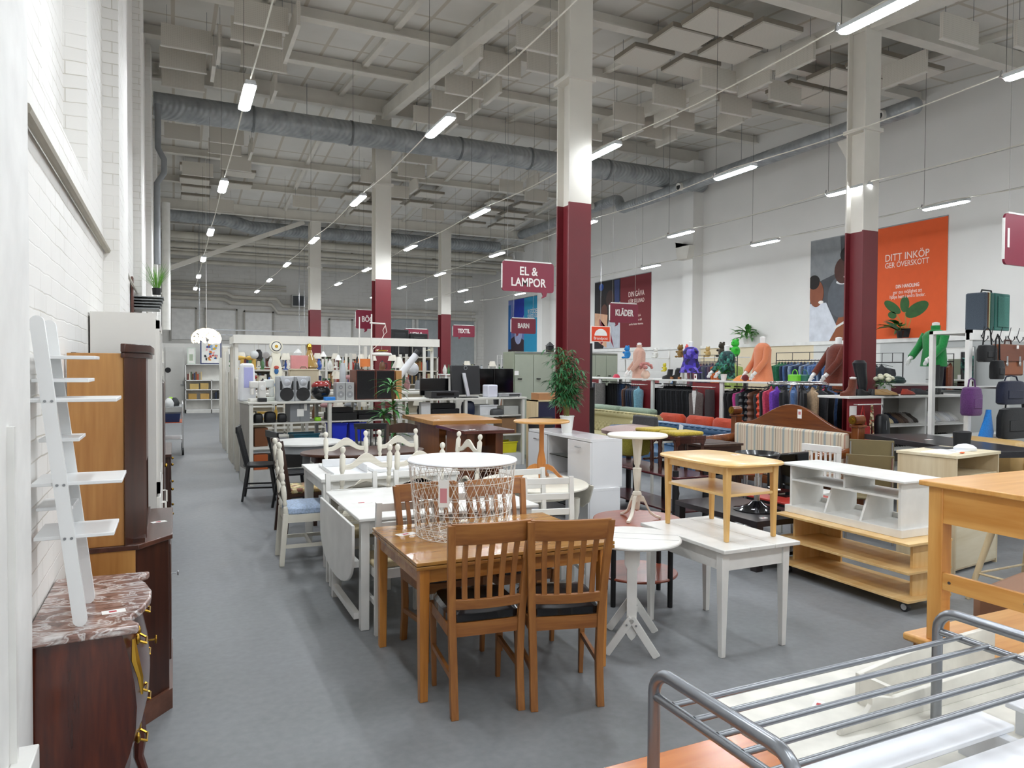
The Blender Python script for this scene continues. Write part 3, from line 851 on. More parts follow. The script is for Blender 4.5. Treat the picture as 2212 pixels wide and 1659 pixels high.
# =============== dining table with slat chairs ===============
def legbox(p, q, w, w2=None):
    return G().bar(p, q, w, w, w2, w2)
t = T('extendable_dining_table', 'polished teak extending dining table under the wire basket table', 'table', (1.1, 3.475, 0))
G().box(0, 0, 0.712, 1.18, 0.9, 0.73).ob('tabletop', TEAKY, t, bevel=0.002)
G().box(0.0, 0.0, 0.69, 0.587, 0.9, 0.708).box(0.593, 0.0, 0.69, 1.18, 0.9, 0.708).box(0.3, 0.3, 0.708, 0.9, 0.6, 0.712).ob('extension_leaf', TEAKY, t, bevel=0.002)
G().box(0.05, 0.05, 0.61, 1.13, 0.07, 0.69).box(0.05, 0.83, 0.61, 1.13, 0.85, 0.69).box(0.03, 0.07, 0.61, 0.05, 0.83, 0.69).box(1.13, 0.07, 0.61, 1.15, 0.83, 0.69).ob('apron', TEAK, t, smooth=False)
TL = wood('a9692a', 'd08e45', 'z', 1.0, 0.3)
for x in (0.03, 1.105):
    for y in (0.03, 0.83):
        G().bar((x + 0.022, y + 0.022, 0.69), (x + 0.022, y + 0.022, 0), 0.055, 0.055, 0.042, 0.042).ob('leg', TL, t, bevel=0.003)
price_tag(None, 1.24, 4.12, 0.73, 10, 0.12, 0.06, label='white price slip on the teak dining table')
def slat_chair(label, loc, rz, group='teak slat-back chairs'):
    t = T('slat_back_chair', label, 'chair', loc, rz, group)
    LE = pm('0f0f12', 0.22, coat=0.4, sc=20)
    def yb(z):                       # back post offset: raked above the seat
        return -0.19 - (0.085 * max(0, (z - 0.45) / 0.52) ** 1.2) - 0.03 * max(0, (0.2 - z) / 0.2)
    def xs(z):
        return 0.172 + 0.033 * max(0, (z - 0.3) / 0.67)
    zs = [0, 0.1, 0.25, 0.42, 0.5, 0.6, 0.7, 0.8, 0.88, 0.965]
    for s in (-1, 1):
        rings = []
        for z in zs:
            w = 0.036 if z < 0.45 else 0.03
            x, y = s * xs(z), yb(z)
            rings.append([(x - 0.019, y - w / 2, z), (x + 0.019, y - w / 2, z), (x + 0.019, y + w / 2, z), (x - 0.019, y + w / 2, z)])
        G().loft(rings).ob('rear_leg', CHW, t, bevel=0.003)
        G().bar((s * 0.19, 0.19, 0.46), (s * 0.18, 0.185, 0), 0.036, 0.036, 0.024, 0.024).ob('front_leg', CHW, t, bevel=0.003)
        G().box(s * 0.19 - 0.009, -0.18, 0.4, s * 0.19 + 0.009, 0.18, 0.46).ob('seat_rail', CHWX, t)
        G().bar((s * 0.18, -0.18, 0.2), (s * 0.186, 0.18, 0.22), 0.018, 0.028).ob('stretcher', CHWX, t)
    G().box(-0.18, 0.175, 0.4, 0.18, 0.195, 0.46).box(-0.17, -0.2, 0.395, 0.17, -0.18, 0.46).ob('seat_rail', CHWX, t)
    def rail(z0, z1, n=10):
        g = G(); rings = []
        for i in range(n + 1):
            u = -1 + 2 * i / n
            bow = -0.022 * (1 - u * u)
            xx0, xx1 = u * (xs(z0) - 0.0), u * (xs(z1) - 0.0)
            a, c = yb(z0) + bow, yb(z1) + bow
            rings.append([(xx0, a - 0.011, z0), (xx0, a + 0.011, z0), (xx1, c + 0.011, z1), (xx1, c - 0.011, z1)])
        return g.loft(rings)
    g = rail(0.865, 0.972)
    g.ob('top_rail', CHWX, t, bevel=0.003)
    rail(0.535, 0.585).ob('lower_rail', CHWX, t, bevel=0.002)
    for k in range(5):
        u = -0.66 + 0.33 * k
        bow = -0.022 * (1 - u * u)
        rings = []
        for z in (0.58, 0.65, 0.72, 0.8, 0.87):
            x, y = u * xs(z), yb(z) + bow + 0.012 * math.sin(math.pi * (z - 0.58) / 0.29)
            rings.append([(x - 0.013, y - 0.006, z), (x + 0.013, y - 0.006, z), (x + 0.013, y + 0.006, z), (x - 0.013, y + 0.006, z)])
        G().loft(rings).ob('back_slat', CHW, t)
    rings = []
    for z, k in ((0.455, 0.93), (0.465, 1.0), (0.5, 1.0), (0.52, 0.92), (0.528, 0.6)):
        rings.append([(k * 0.2 * c_ if False else k * 0.2 * math.copysign(abs(math.cos(a)) ** 0.35, math.cos(a)), 0.01 + k * 0.2 * math.copysign(abs(math.sin(a)) ** 0.35, math.sin(a)), z) for a in [2 * math.pi * j / 32 for j in range(32)]])
    G().loft(rings).ob('seat_cushion', LE, t)
    return t
ch = slat_chair('teak slat-back chair with black padded seat at the near left of the dining table', (1.425, 3.475, 0), -6)
dup(ch, (1.85, 3.365, 0), -15, 'teak slat-back chair with black padded seat at the near right of the dining table')
dup(ch, (1.49, 4.18, 0), 184, 'teak slat-back chair on the far side of the dining table behind the basket, left one')
dup(ch, (1.96, 4.16, 0), 182, 'teak slat-back chair on the far side of the dining table behind the basket, right one')
# wire basket table
t = T('wire_basket_table', 'round white wire basket side table with tray lid on the teak table', 'side table', (1.555, 4.02, 0.73))
WW = pm('f2f0ec', 0.35)
G().disc((0, 0), 0.328, 0.328, 0.432, 0.446, 56).ob('tray_top', pm('f0f1f4', 0.22, var=0.01, coat=0.2), t)
def rr(z):
    return 0.272 + 0.045 * min(1, z / 0.42)
NW = 30
for s in (1, -1):
    for k in range(NW):
        pts = []
        for i in range(9):
            z = 0.004 + 0.426 * i / 8
            a = 2 * math.pi * (k / NW) + s * 0.62 * i / 8
            r = rr(z) + (0.002 * s)
            pts.append((r * math.cos(a), r * math.sin(a), z))
        if k == 0:
            gg = G()
        gg.tube(pts, 0.0017, 5)
    gg.ob('wire_lattice', WW, t)
g = G()
for z in (0.06, 0.15, 0.24, 0.33, 0.425):
    g.tube([(rr(z) * math.cos(a), rr(z) * math.sin(a), z) for a in [2 * math.pi * j / 48 for j in range(48)]], 0.002, 5, closed=True)
g.ob('wire_ring', WW, t)
g = G()
for r in (0.272, 0.2, 0.13):
    g.tube([(r * math.cos(a), r * math.sin(a), 0.0035) for a in [2 * math.pi * j / 48 for j in range(48)]], 0.0022, 5, closed=True)
for k in range(30):
    a = 2 * math.pi * k / 30
    g.tube([(0.03 * math.cos(a + 0.3), 0.03 * math.sin(a + 0.3), 0.004), (0.272 * math.cos(a), 0.272 * math.sin(a), 0.004)], 0.0018, 4)
g.ob('wire_base', WW, t)
tg = G().box(-0.03, -0.001, -0.075, 0.03, 0.001, 0.075).ob('hanging_price_tag', PAPER, None, (1.345, 3.76, 1.02), smooth=False, rz=R(-28))
tag(tg, 'white price card with pink print hanging on the wire basket', 'price tag')
tg.rotation_euler = (0, 0, R(-28))
G().box(-0.02, -0.0016, -0.05, 0.018, -0.001, 0.03).ob('printed_text', pm('d08a90', 0.8), tg, smooth=False)

# =============== white drop-leaf table and plain white chairs ===============
t = T('drop_leaf_table', 'white drop-leaf table with rounded hanging leaf beside the aisle', 'table', (1.07, 4.6, 0))
G().box(0, 0, 0.718, 1.3, 1.13, 0.74).ob('tabletop', WHITE, t, bevel=0.005)
G().prism([(0, 0.70), (1.12, 0.70)] + [(0.56 + 0.56 * math.cos(a), 0.5 - 0.26 * abs(math.sin(a)) ** 0.8) for a in [-math.pi * i / 16 for i in range(17)]][0:], 'yz', -0.045, -0.027).ob('hanging_leaf', WHITE, t, bevel=0.004)
for x in (0.02, 1.2):
    for y in (0.03, 1.04):
        G().box(x, y, 0, x + 0.058, y + 0.058, 0.718).ob('leg', WHITE, t, bevel=0.004)
G().box(-0.01, 0.8, 0.0, 0.035, 0.845, 0.44).box(-0.01, 0.1, 0.06, 0.03, 0.8, 0.1).box(-0.01, 0.1, 0.4, 0.03, 0.8, 0.44).ob('gate_frame', WHITE, t, smooth=False)
G().box(0.06, 0.04, 0.63, 1.22, 0.06, 0.718).box(0.06, 1.06, 0.63, 1.22, 1.08, 0.718).box(1.23, 0.08, 0.63, 1.25, 1.05, 0.718).ob('apron', WHITE, t, smooth=False)
price_tag(None, 1.22, 5.15, 0.74, 0, 0.14, 0.05, label='white price slip on the white drop-leaf table')
def ladder_chair(label, loc, rz):
    t = T('white_ladder_back_chair', label, 'chair', loc, rz, 'plain white ladder-back chairs')
    for s in (-1, 1):
        G().bar((s * 0.19, -0.2, 0), (s * 0.19, -0.2, 0.45), 0.036, 0.036).bar((s * 0.19, -0.2, 0.45), (s * 0.19, -0.235, 0.86), 0.036, 0.034).ob('rear_leg', WHITE, t)
        G().box(s * 0.19 - 0.018, 0.17, 0, s * 0.19 + 0.018, 0.206, 0.44).ob('front_leg', WHITE, t)
        G().box(s * 0.19 - 0.01, -0.18, 0.36, s * 0.19 + 0.01, 0.17, 0.42).box(s * 0.19 - 0.01, -0.18, 0.18, s * 0.19 + 0.01, 0.17, 0.21).ob('side_rail', WHITE, t, smooth=False)
    for z, y in ((0.8, -0.23), (0.68, -0.22), (0.56, -0.21)):
        G().box(-0.172, y - 0.009, z, 0.172, y + 0.009, z + 0.05).ob('back_rail', WHITE, t, bevel=0.003)
    G().box(-0.18, 0.18, 0.36, 0.18, 0.196, 0.42).box(-0.17, -0.208, 0.36, 0.17, -0.19, 0.42).ob('seat_rail', WHITE, t, smooth=False)
    G().box(-0.2, -0.18, 0.42, 0.2, 0.2, 0.45).ob('rush_seat', stripes([(0, 'd8c9a4'), (0.5, 'c2b08a')], 'y', 0.012), t, bevel=0.01)
    return t
lc = ladder_chair('white ladder-back chair with woven seat tucked behind the teak table, left end', (1.375, 4.74, 0), 0)
lc.location = (1.36, 4.72, 0)
dup(lc, (1.86, 4.9, 0), 0, 'white ladder-back chair behind the right side of the wire basket')
dup(lc, (1.3, 5.62, 0), 180, 'white ladder-back chair on the far side of the drop-leaf table, left')
dup(lc, (1.86, 5.62, 0), 180, 'white ladder-back chair on the far side of the drop-leaf table, middle')
dup(lc, (2.68, 5.32, 0), 176, 'white ladder-back chair right of the basket, further back of two')
dup(lc, (2.62, 4.8, 0), 168, 'white ladder-back chair right of the basket, nearer of two')

# =============== white long table and ball-finial chairs ===============
t = T('long_white_table', 'long white table with tapered legs and white trays on it', 'table', (1.12, 6.19, 0))
G().box(0, 0, 0.735, 1.25, 1.05, 0.765).ob('tabletop', WHITE, t, bevel=0.004)
for x in (0.06, 1.18):
    for y in (0.06, 0.98):
        G().bar((x, y, 0.735), (x, y, 0), 0.085, 0.085, 0.055, 0.055).ob('leg', WHITE, t, bevel=0.003)
G().box(0.08, 0.03, 0.64, 1.16, 0.05, 0.735).box(0.03, 0.08, 0.64, 0.05, 0.96, 0.735).box(0.08, 0.99, 0.64, 1.16, 1.01, 0.735).box(1.2, 0.08, 0.64, 1.22, 0.96, 0.735).ob('apron', WHITE, t, smooth=False)
o = G().box(0, 0, 0, 0.3, 0.7, 0.02).box(0, 0.5, 0.02, 0.3, 0.52, 0.09).box(0, 0, 0.02, 0.01, 0.5, 0.035).box(0.29, 0, 0.02, 0.3, 0.52, 0.09).ob('drawer_tray', pm('f0f1f3', 0.3), None, (1.24, 6.3, 0.765), bevel=0.004)
tag(o, 'white shallow tray at the left end of the long white table', 'tray', 'white trays on the long table')
o = G().box(0, 0, 0, 0.62, 0.55, 0.03).box(0, 0.54, 0.03, 0.62, 0.55, 0.08).box(0.61, 0, 0.03, 0.62, 0.55, 0.08).ob('drawer_tray', pm('f0f1f3', 0.3), None, (1.62, 6.4, 0.765), bevel=0.004)
tag(o, 'wide white tray in the middle of the long white table', 'tray', 'white trays on the long table')
CR2 = wood('cfc7b6', 'ece7da', 'x', 1.2, 0.45, 0.05)
def finial_chair(label, loc, rz, seat='dcd6c6'):
    t = T('ball_finial_chair', label, 'chair', loc, rz, 'cream chairs with ball finials')
    prof = [(0.021, 0.45), (0.021, 0.5), (0.013, 0.515), (0.021, 0.535), (0.014, 0.56), (0.02, 0.58), (0.022, 0.6), (0.022, 0.68), (0.014, 0.695), (0.021, 0.715), (0.013, 0.735), (0.021, 0.76), (0.021, 0.79), (0.014, 0.805), (0.021, 0.825), (0.014, 0.845), (0.022, 0.87), (0.024, 0.88), (0.024, 0.99), (0.014, 1.005), (0.011, 1.015), (0.019, 1.025), (0.024, 1.043), (0.02, 1.06), (0.008, 1.07)]
    for s in (-1, 1):
        G().bar((s * 0.2, -0.235, 0), (s * 0.2, -0.2, 0.45), 0.042, 0.042, 0.046, 0.046).ob('rear_leg', CREAM, t, bevel=0.003)
        g = G().lathe(prof, n=12)
        g.v = [(x + s * 0.2, y - 0.2 - 0.055 * (z - 0.45) / 0.6, z) for x, y, z in g.v]
        g.ob('back_post', CREAM, t)
        G().bar((s * 0.2, 0.2, 0.45), (s * 0.2, 0.2, 0), 0.046, 0.046, 0.034, 0.034).ob('front_leg', CREAM, t, bevel=0.003)
        G().box(s * 0.2 - 0.012, -0.2, 0.37, s * 0.2 + 0.012, 0.2, 0.44).box(s * 0.2 - 0.01, -0.2, 0.15, s * 0.2 + 0.01, 0.2, 0.18).ob('side_rail', CREAM, t, smooth=False)
    def arch(zb, hh, name):
        pts = []
        for i in range(17):
            u = -1 + i / 8
            pts.append((u * 0.185, zb + hh + 0.045 * math.cos(min(1, abs(u) / 0.85) * math.pi) - 0.008))
        low = []
        for i in range(17):
            u = 1 - i / 8
            low.append((u * 0.185, zb + 0.028 * math.cos(min(1, abs(u) / 0.8) * math.pi) + 0.02))
        yy = -0.2 - 0.055 * (zb + 0.05 - 0.45) / 0.6
        G().prism(pts + low, 'xz', yy - 0.009, yy + 0.009).ob(name, CR2, t, bevel=0.002)
    arch(0.885, 0.085, 'top_rail'); arch(0.72, 0.045, 'back_rail'); arch(0.57, 0.04, 'back_rail')
    G().box(-0.2, 0.185, 0.37, 0.2, 0.215, 0.44).box(-0.2, -0.21, 0.37, 0.2, -0.19, 0.44).box(-0.2, 0.0, 0.15, 0.2, 0.02, 0.18).ob('seat_rail', CREAM, t, smooth=False)
    g = G(); rings = []
    for z, k in ((0.44, 0.96), (0.45, 1.0), (0.485, 0.98), (0.505, 0.85), (0.512, 0.5)):
        rings.append([(k * 0.215 * math.copysign(abs(math.cos(a)) ** 0.4, math.cos(a)), k * 0.205 * math.copysign(abs(math.sin(a)) ** 0.4, math.sin(a)), z) for a in [2 * math.pi * j / 28 for j in range(28)]])
    g.loft(rings).ob('seat_cushion', fab(seat), t)
    return t
fc = finial_chair('cream ball-finial chair with light blue seat at the aisle end of the long white table', (1.07, 6.62, 0), -92, 'b5c9e6')
fd = finial_chair('cream ball-finial chair with its back to the camera behind the drop-leaf table, left', (1.42, 6.16, 0), 4)
dup(fd, (1.9, 6.16, 0), 0, 'cream ball-finial chair with its back to the camera behind the drop-leaf table, right')
dup(fd, (1.56, 7.02, 0), 180, 'cream ball-finial chair on the far side of the long white table, left')
dup(fd, (2.13, 7.08, 0), 184, 'cream ball-finial chair on the far side of the long white table, right')
dup(fd, (2.4, 6.62, 0), 100, 'cream ball-finial chair seen sideways at the right end of the long table')

# =============== round tables and dark chairs further back ===============
t = T('round_white_table', 'round white pedestal table behind the blue-seated chair', 'table', (1.55, 9.62, 0))
G().disc((0, 0), 0.46, 0.46, 0.72, 0.75, 48).ob('tabletop', WHITE, t)
G().lathe([(0.38, 0.62), (0.38, 0.72)], n=40).ob('apron', pm('b9bcbf', 0.4), t)
G().lathe([(0.24, 0), (0.24, 0.03), (0.1, 0.06), (0.05, 0.12), (0.05, 0.6), (0.1, 0.62)], n=24).ob('pedestal', GREY, t)
t = T('oval_brown_table', 'dark brown oval table between the round white table and cream chairs', 'table', (2.0, 8.35, 0))
G().disc((0, 0), 0.72, 0.45, 0.715, 0.745, 56).ob('tabletop', wood('3f261c', '5c3c2e', 'x', 0.8, 0.3), t)
G().disc((0, 0), 0.6, 0.34, 0.64, 0.715, 40).ob('apron', DARKW, t)
for x in (-0.5, 0.5):
    for y in (-0.24, 0.24):
        G().bar((x, y, 0.64), (x, y, 0), 0.05, 0.05, 0.035, 0.035).ob('leg', DARKW, t)
def spindle_chair(label, loc, rz, mat=BLACK, seatm=None):
    t = T('spindle_back_chair', label, 'chair', loc, rz, 'dark spindle-back chairs')
    G().disc((0, 0), 0.21, 0.2, 0.43, 0.46, 28, sup=3).ob('seat', seatm or mat, t)
    for s in (-1, 1):
        for u in (-1, 1):
            G().bar((s * 0.15, u * 0.14, 0.43), (s * 0.2, u * 0.2, 0), 0.03, 0.03, 0.026, 0.026).ob('leg', mat, t)
        G().bar((s * 0.17, -0.16, 0.46), (s * 0.2, -0.26, 0.9), 0.028, 0.028).ob('back_post', mat, t)
        G().bar((s * 0.185, -0.17, 0.17), (s * 0.185, 0.17, 0.17), 0.02, 0.02).ob('stretcher', mat, t)
    for k in range(5):
        x = -0.12 + 0.06 * k
        G().tube([(x, -0.16, 0.46), (x * 1.15, -0.255, 0.88)], 0.008, 6).ob('spindle', mat, t)
    G().prism([(-0.22, 0.87), (0.22, 0.87), (0.23, 0.95), (-0.23, 0.95)], 'xz', -0.275, -0.25).ob('top_rail', mat, t, bevel=0.004)
    return t
sc = spindle_chair('black spindle-back chair on the aisle side of the round white table', (1.3, 8.98, 0), -80)
dup(sc, (2.35, 9.45, 0), 165, 'black spindle-back chair right of the round white table')
dup(sc, (1.0, 9.85, 0), -100, 'black spindle-back chair beyond the round table by the shelf')
t = T('dark_framed_chair', 'dark brown chair with floral seat behind the blue-seated chair', 'chair', (1.2, 7.72, 0), -85)
for s in (-1, 1):
    G().bar((s * 0.2, -0.22, 0), (s * 0.2, -0.18, 0.45), 0.035, 0.045).bar((s * 0.2, -0.18, 0.45), (s * 0.2, -0.26, 0.97), 0.035, 0.04).ob('rear_leg', DARKW, t)
    G().box(s * 0.2 - 0.018, 0.17, 0, s * 0.2 + 0.018, 0.206, 0.43).ob('front_leg', DARKW, t)
G().prism([(-0.2, 0.86), (0.2, 0.86), (0.2, 0.95), (0.1, 0.98), (0, 0.99), (-0.1, 0.98), (-0.2, 0.95)], 'xz', -0.27, -0.25).box(-0.2, -0.22, 0.62, 0.2, -0.205, 0.68).ob('back_rail', DARKW, t)
G().box(-0.21, -0.19, 0.4, 0.21, 0.21, 0.43).ob('seat_frame', DARKW, t)
G().box(-0.2, -0.18, 0.43, 0.2, 0.2, 0.48).ob('floral_seat', voro(['c9b27e', 'd8c79c', '8a5a4a', 'b59a6a', '6e7a58'], 22), t, bevel=0.015)
dk = t
dup(dk, (2.62, 8.9, 0), 160, 'dark brown carved chair behind the cream chairs near the teak pedestal table')

def panel_table(name, label, x0, y0, x1, y1, z, mt, ml, th=0.05):
    t = T(name, label, 'table', (x0, y0, 0))
    w, d = x1 - x0, y1 - y0
    G().box(0, 0, z - th, w, d, z).ob('tabletop', mt, t, bevel=0.004)
    for k in (0.14, 0.72):
        G().box(w * k, 0.16, 0.0, w * k + 0.1, d - 0.16, z - th).ob('panel_leg', ml, t, bevel=0.004)
    G().box(w * 0.2, d * 0.45, z - th - 0.2, w * 0.75, d * 0.5, z - th).ob('stretcher', ml, t)
    return t
t = panel_table('teak_panel_table', 'light teak table with thick top and panel legs before the electronics shelf', 3.11, 9.13, 4.12, 10.55, 1.0, wood('a8733a', 'c99552', 'x', 0.7, 0.35), wood('7a431c', '99602e', 'z', 0.8, 0.35), 0.055)
t = panel_table('mahogany_table', 'reddish mahogany table in front of the light teak table', 3.12, 8.0, 3.78, 9.05, 0.96, wood('4a2017', '70372a', 'x', 0.7, 0.2, 0.4), wood('6d371a', '8f552b', 'z', 0.8, 0.35), 0.04)
price_tag(None, 3.24, 9.35, 1.0, 0, label='white price slip on the light teak table')
price_tag(None, 3.3, 8.2, 0.96, 0, label='white price slip on the reddish mahogany table')

# =============== right of the dining table ===============
# red-brown round table with black legs
t = T('round_red_brown_table', 'round red-brown table with lower shelf and black legs under the cream pedestal table', 'side table', (3.13, 4.47, 0))
RB = wood('7c3826', '9a4e36', 'x', 0.6, 0.3, 0.3)
G().disc((0, 0), 0.33, 0.33, 0.58, 0.6, 48).ob('tabletop', RB, t)
G().disc((0, 0), 0.3, 0.3, 0.19, 0.21, 48).ob('lower_shelf', RB, t)
for a in (250, 340, 70, 160):
    x, y = 0.29 * math.cos(R(a - 50)), 0.29 * math.sin(R(a - 50))
    G().lathe([(0.018, 0), (0.019, 0.02), (0.019, 0.58)], (x, y), 14).ob('leg', BLACK, t)
# cream pedestal table
def pedestal(name, label, loc, rz, top_r, h, mt, kind):
    t = T(name, label, 'side table', loc, rz)
    G().disc((0, 0), top_r, top_r * 0.97, h - 0.022, h, 48).ob('tabletop', mt, t)
    if kind == 'cream':
        G().loft([[(r * math.cos(a), r * math.sin(a), z) for a in [math.pi / 8 + 2 * math.pi * j / 8 for j in range(8)]] for r, z in ((0.016, 0.2), (0.02, 0.23), (0.034, 0.37), (0.034, 0.38), (0.018, 0.385), (0.018, 0.4), (0.024, 0.41), (0.042, 0.6), (0.042, h - 0.022))]).lathe([(0.03, 0.17), (0.036, 0.185), (0.03, 0.205), (0.018, 0.21)], n=20).ob('column', mt, t)
        G().lathe([(0.005, 0.06), (0.02, 0.075), (0.024, 0.11), (0.026, 0.17)], n=16).ob('hub', mt, t)
        for k in range(3):
            a = R(90 + 120 * k)
            rings = []
            for u, z, hh in ((0.015, 0.16, 0.05), (0.05, 0.15, 0.04), (0.075, 0.1, 0.03), (0.1, 0.05, 0.024), (0.14, 0.022, 0.02), (0.18, 0.01, 0.018)):
                c, s = math.cos(a), math.sin(a)
                rings.append([(c * u - s * 0.013, s * u + c * 0.013, z - hh / 2), (c * u + s * 0.013, s * u - c * 0.013, z - hh / 2), (c * u + s * 0.013, s * u - c * 0.013, z + hh / 2), (c * u - s * 0.013, s * u + c * 0.013, z + hh / 2)])
            G().loft(rings).ob('leg', mt, t, bevel=0.003)
    else:
        MZ = wood('a9662c', 'c98645', 'z', 0.8, 0.35)
        G().loft([[(w, -0.016, z), (w, 0.016, z), (-w, 0.016, z), (-w, -0.016, z)] for w, z in ((0.025, 0.02), (0.03, 0.08), (0.042, 0.16), (0.042, 0.2), (0.022, 0.3), (0.02, 0.5), (0.03, h - 0.022))]).ob('column', MZ, t, bevel=0.004)
        for a in (R(-35), R(145), R(60)):
            rings = []
            for u, z, hh in ((0.02, 0.12, 0.08), (0.07, 0.14, 0.05), (0.12, 0.12, 0.05), (0.17, 0.07, 0.04), (0.22, 0.03, 0.03), (0.3, 0.013, 0.025)):
                c, s = math.cos(a), math.sin(a)
                rings.append([(c * u - s * 0.014, s * u + c * 0.014, z - hh / 2), (c * u + s * 0.014, s * u - c * 0.014, z - hh / 2), (c * u + s * 0.014, s * u - c * 0.014, z + hh / 2), (c * u - s * 0.014, s * u + c * 0.014, z + hh / 2)])
            G().loft(rings).ob('leg', MZ, t, bevel=0.003)
    return t
pedestal('cream_pedestal_table', 'cream tripod pedestal table with round top standing on the red-brown table', (3.11, 4.45, 0.6), 5, 0.225, 0.635, CREAM, 'cream')
pedestal('wooden_pedestal_table', 'honey-coloured round pedestal table standing on the low white round table', (3.3, 6.36, 0.6), -10, 0.28, 0.6, wood('c98f4c', 'dfae6c', 'x', 0.6, 0.3), 'wood')
t = T('low_round_white_table', 'cream round drop-leaf table with turned legs under the wooden pedestal table', 'table', (3.2, 6.32, 0))
G().disc((0, 0), 0.5, 0.62, 0.578, 0.6, 48).ob('tabletop', CREAM, t)
G().disc((-0.02, 0), 0.36, 0.46, 0.48, 0.578, 36).ob('apron', CREAM, t)
for x in (-0.3, 0.26):
    for y in (-0.36, 0.36):
        G().lathe([(0.02, 0), (0.035, 0.03), (0.03, 0.06), (0.02, 0.09), (0.045, 0.14), (0.05, 0.17), (0.03, 0.22), (0.022, 0.26), (0.04, 0.34), (0.045, 0.48)], (x, y), 16).ob('leg', CREAM, t)
G().prism([(-0.3, 0.57), (0.3, 0.57), (0.22, 0.4), (0.1, 0.33), (-0.1, 0.33), (-0.22, 0.4)], 'yz', 0.49, 0.505).ob('hanging_leaf', CREAM, t)
# oval white drop-leaf side table
t = T('oval_drop_leaf_side_table', 'small oval white drop-leaf table with plank feet right of the teak chairs', 'side table', (2.585, 3.74, 0), -35)
G().disc((0, 0), 0.3, 0.3, 0.65, 0.67, 56).ob('tabletop', WHITE, t)
for y in (-0.05, 0.09):
    G().box(-0.28, y, 0.6699, 0.28, y + 0.003, 0.6708).ob('leaf_joint', pm('a9a9a6', 0.6), t, smooth=False)
for s in (-1, 1):
    y = s * 0.19
    G().prism([(-0.035, 0.14), (-0.02, 0.11), (0, 0.09), (0.02, 0.11), (0.035, 0.14), (0.035, 0.2), (0.03, 0.22), (0.03, 0.52), (0.045, 0.55), (0.045, 0.65), (-0.045, 0.65), (-0.045, 0.55), (-0.03, 0.52), (-0.03, 0.22), (-0.035, 0.2)], 'xz', y - 0.012, y + 0.012).ob('upright', WHITE, t, bevel=0.002)
    for u in (-1, 1):
        G().bar((0, y - 0.02 * s * -1, 0.23), (u * 0.15, y + 0.02 * s, 0.005), 0.02, 0.045).ob('foot', WHITE, t, bevel=0.002)
        G().ell((u * 0.028, y - 0.035, 0.19), (0.006, 0.006, 0.006), 8, 6).ob('screw', STEEL, t)
G().box(-0.01, -0.18, 0.24, 0.01, 0.18, 0.29).ob('stretcher', WHITE, t)
# farmhouse table with coffee table on top
t = T('white_farm_table', 'white painted plank table with tapered legs carrying the blond coffee table', 'table', (2.9, 3.265, 0))
for k, (a, c) in enumerate(((0, 0.195), (0.198, 0.395), (0.398, 0.6))):
    G().box(a, 0, 0.635, c, 0.84, 0.66).ob('top_plank', WHITE, t, bevel=0.004)
G().box(0.06, 0.055, 0.52, 0.54, 0.075, 0.635).box(0.06, 0.77, 0.52, 0.54, 0.79, 0.635).box(0.04, 0.08, 0.52, 0.06, 0.78, 0.635).box(0.53, 0.08, 0.52, 0.55, 0.78, 0.635).ob('apron', WHITE, t, smooth=False)
for x in (0.05, 0.53):
    for y in (0.07, 0.78):
        G().bar((x, y, 0.635), (x, y, 0.0), 0.055, 0.055, 0.032, 0.032).ob('leg', WHITE, t, bevel=0.003)
t = T('blond_coffee_table', 'blond wood coffee table with lower shelf standing on the white plank table', 'coffee table', (3.245, 3.715, 0.66))
BL = wood('dcae68', 'ecc88a', 'x', 0.5, 0.3, 0.2); BLZ = wood('d9a95f', 'e9c283', 'z', 0.6, 0.3, 0.2)
def boat(hx_, hy_, z):
    pts = []
    n = 40
    for j in range(n):
        a = 2 * math.pi * j / n
        c, s = math.cos(a), math.sin(a)
        pts.append((hx_ * math.copysign(abs(c) ** 0.42, c), hy_ * math.copysign(abs(s) ** 0.42, s), z))
    return pts
G().loft([boat(0.255, 0.375, 0.46), boat(0.265, 0.385, 0.466), boat(0.265, 0.385, 0.476), boat(0.258, 0.378, 0.482)]).ob('tabletop', BL, t)
G().box(-0.19, -0.3, 0.41, 0.19, -0.28, 0.46).box(-0.19, 0.28, 0.41, 0.19, 0.3, 0.46).box(-0.2, -0.28, 0.41, -0.18, 0.28, 0.46).box(0.18, -0.28, 0.41, 0.2, 0.28, 0.46).ob('apron', BL, t, smooth=False)
G().box(-0.2, -0.3, 0.275, 0.2, 0.3, 0.293).ob('lower_shelf', BL, t, bevel=0.003)
for x in (-0.19, 0.19):
    for y in (-0.29, 0.29):
        G().bar((x, y, 0.46), (x, y, 0.0), 0.042, 0.042, 0.026, 0.026).ob('leg', BLZ, t, bevel=0.005)
price_tag(None, 3.42, 3.75, 1.142, 0, 0.06, 0.04, label='small price slip on the blond coffee table')
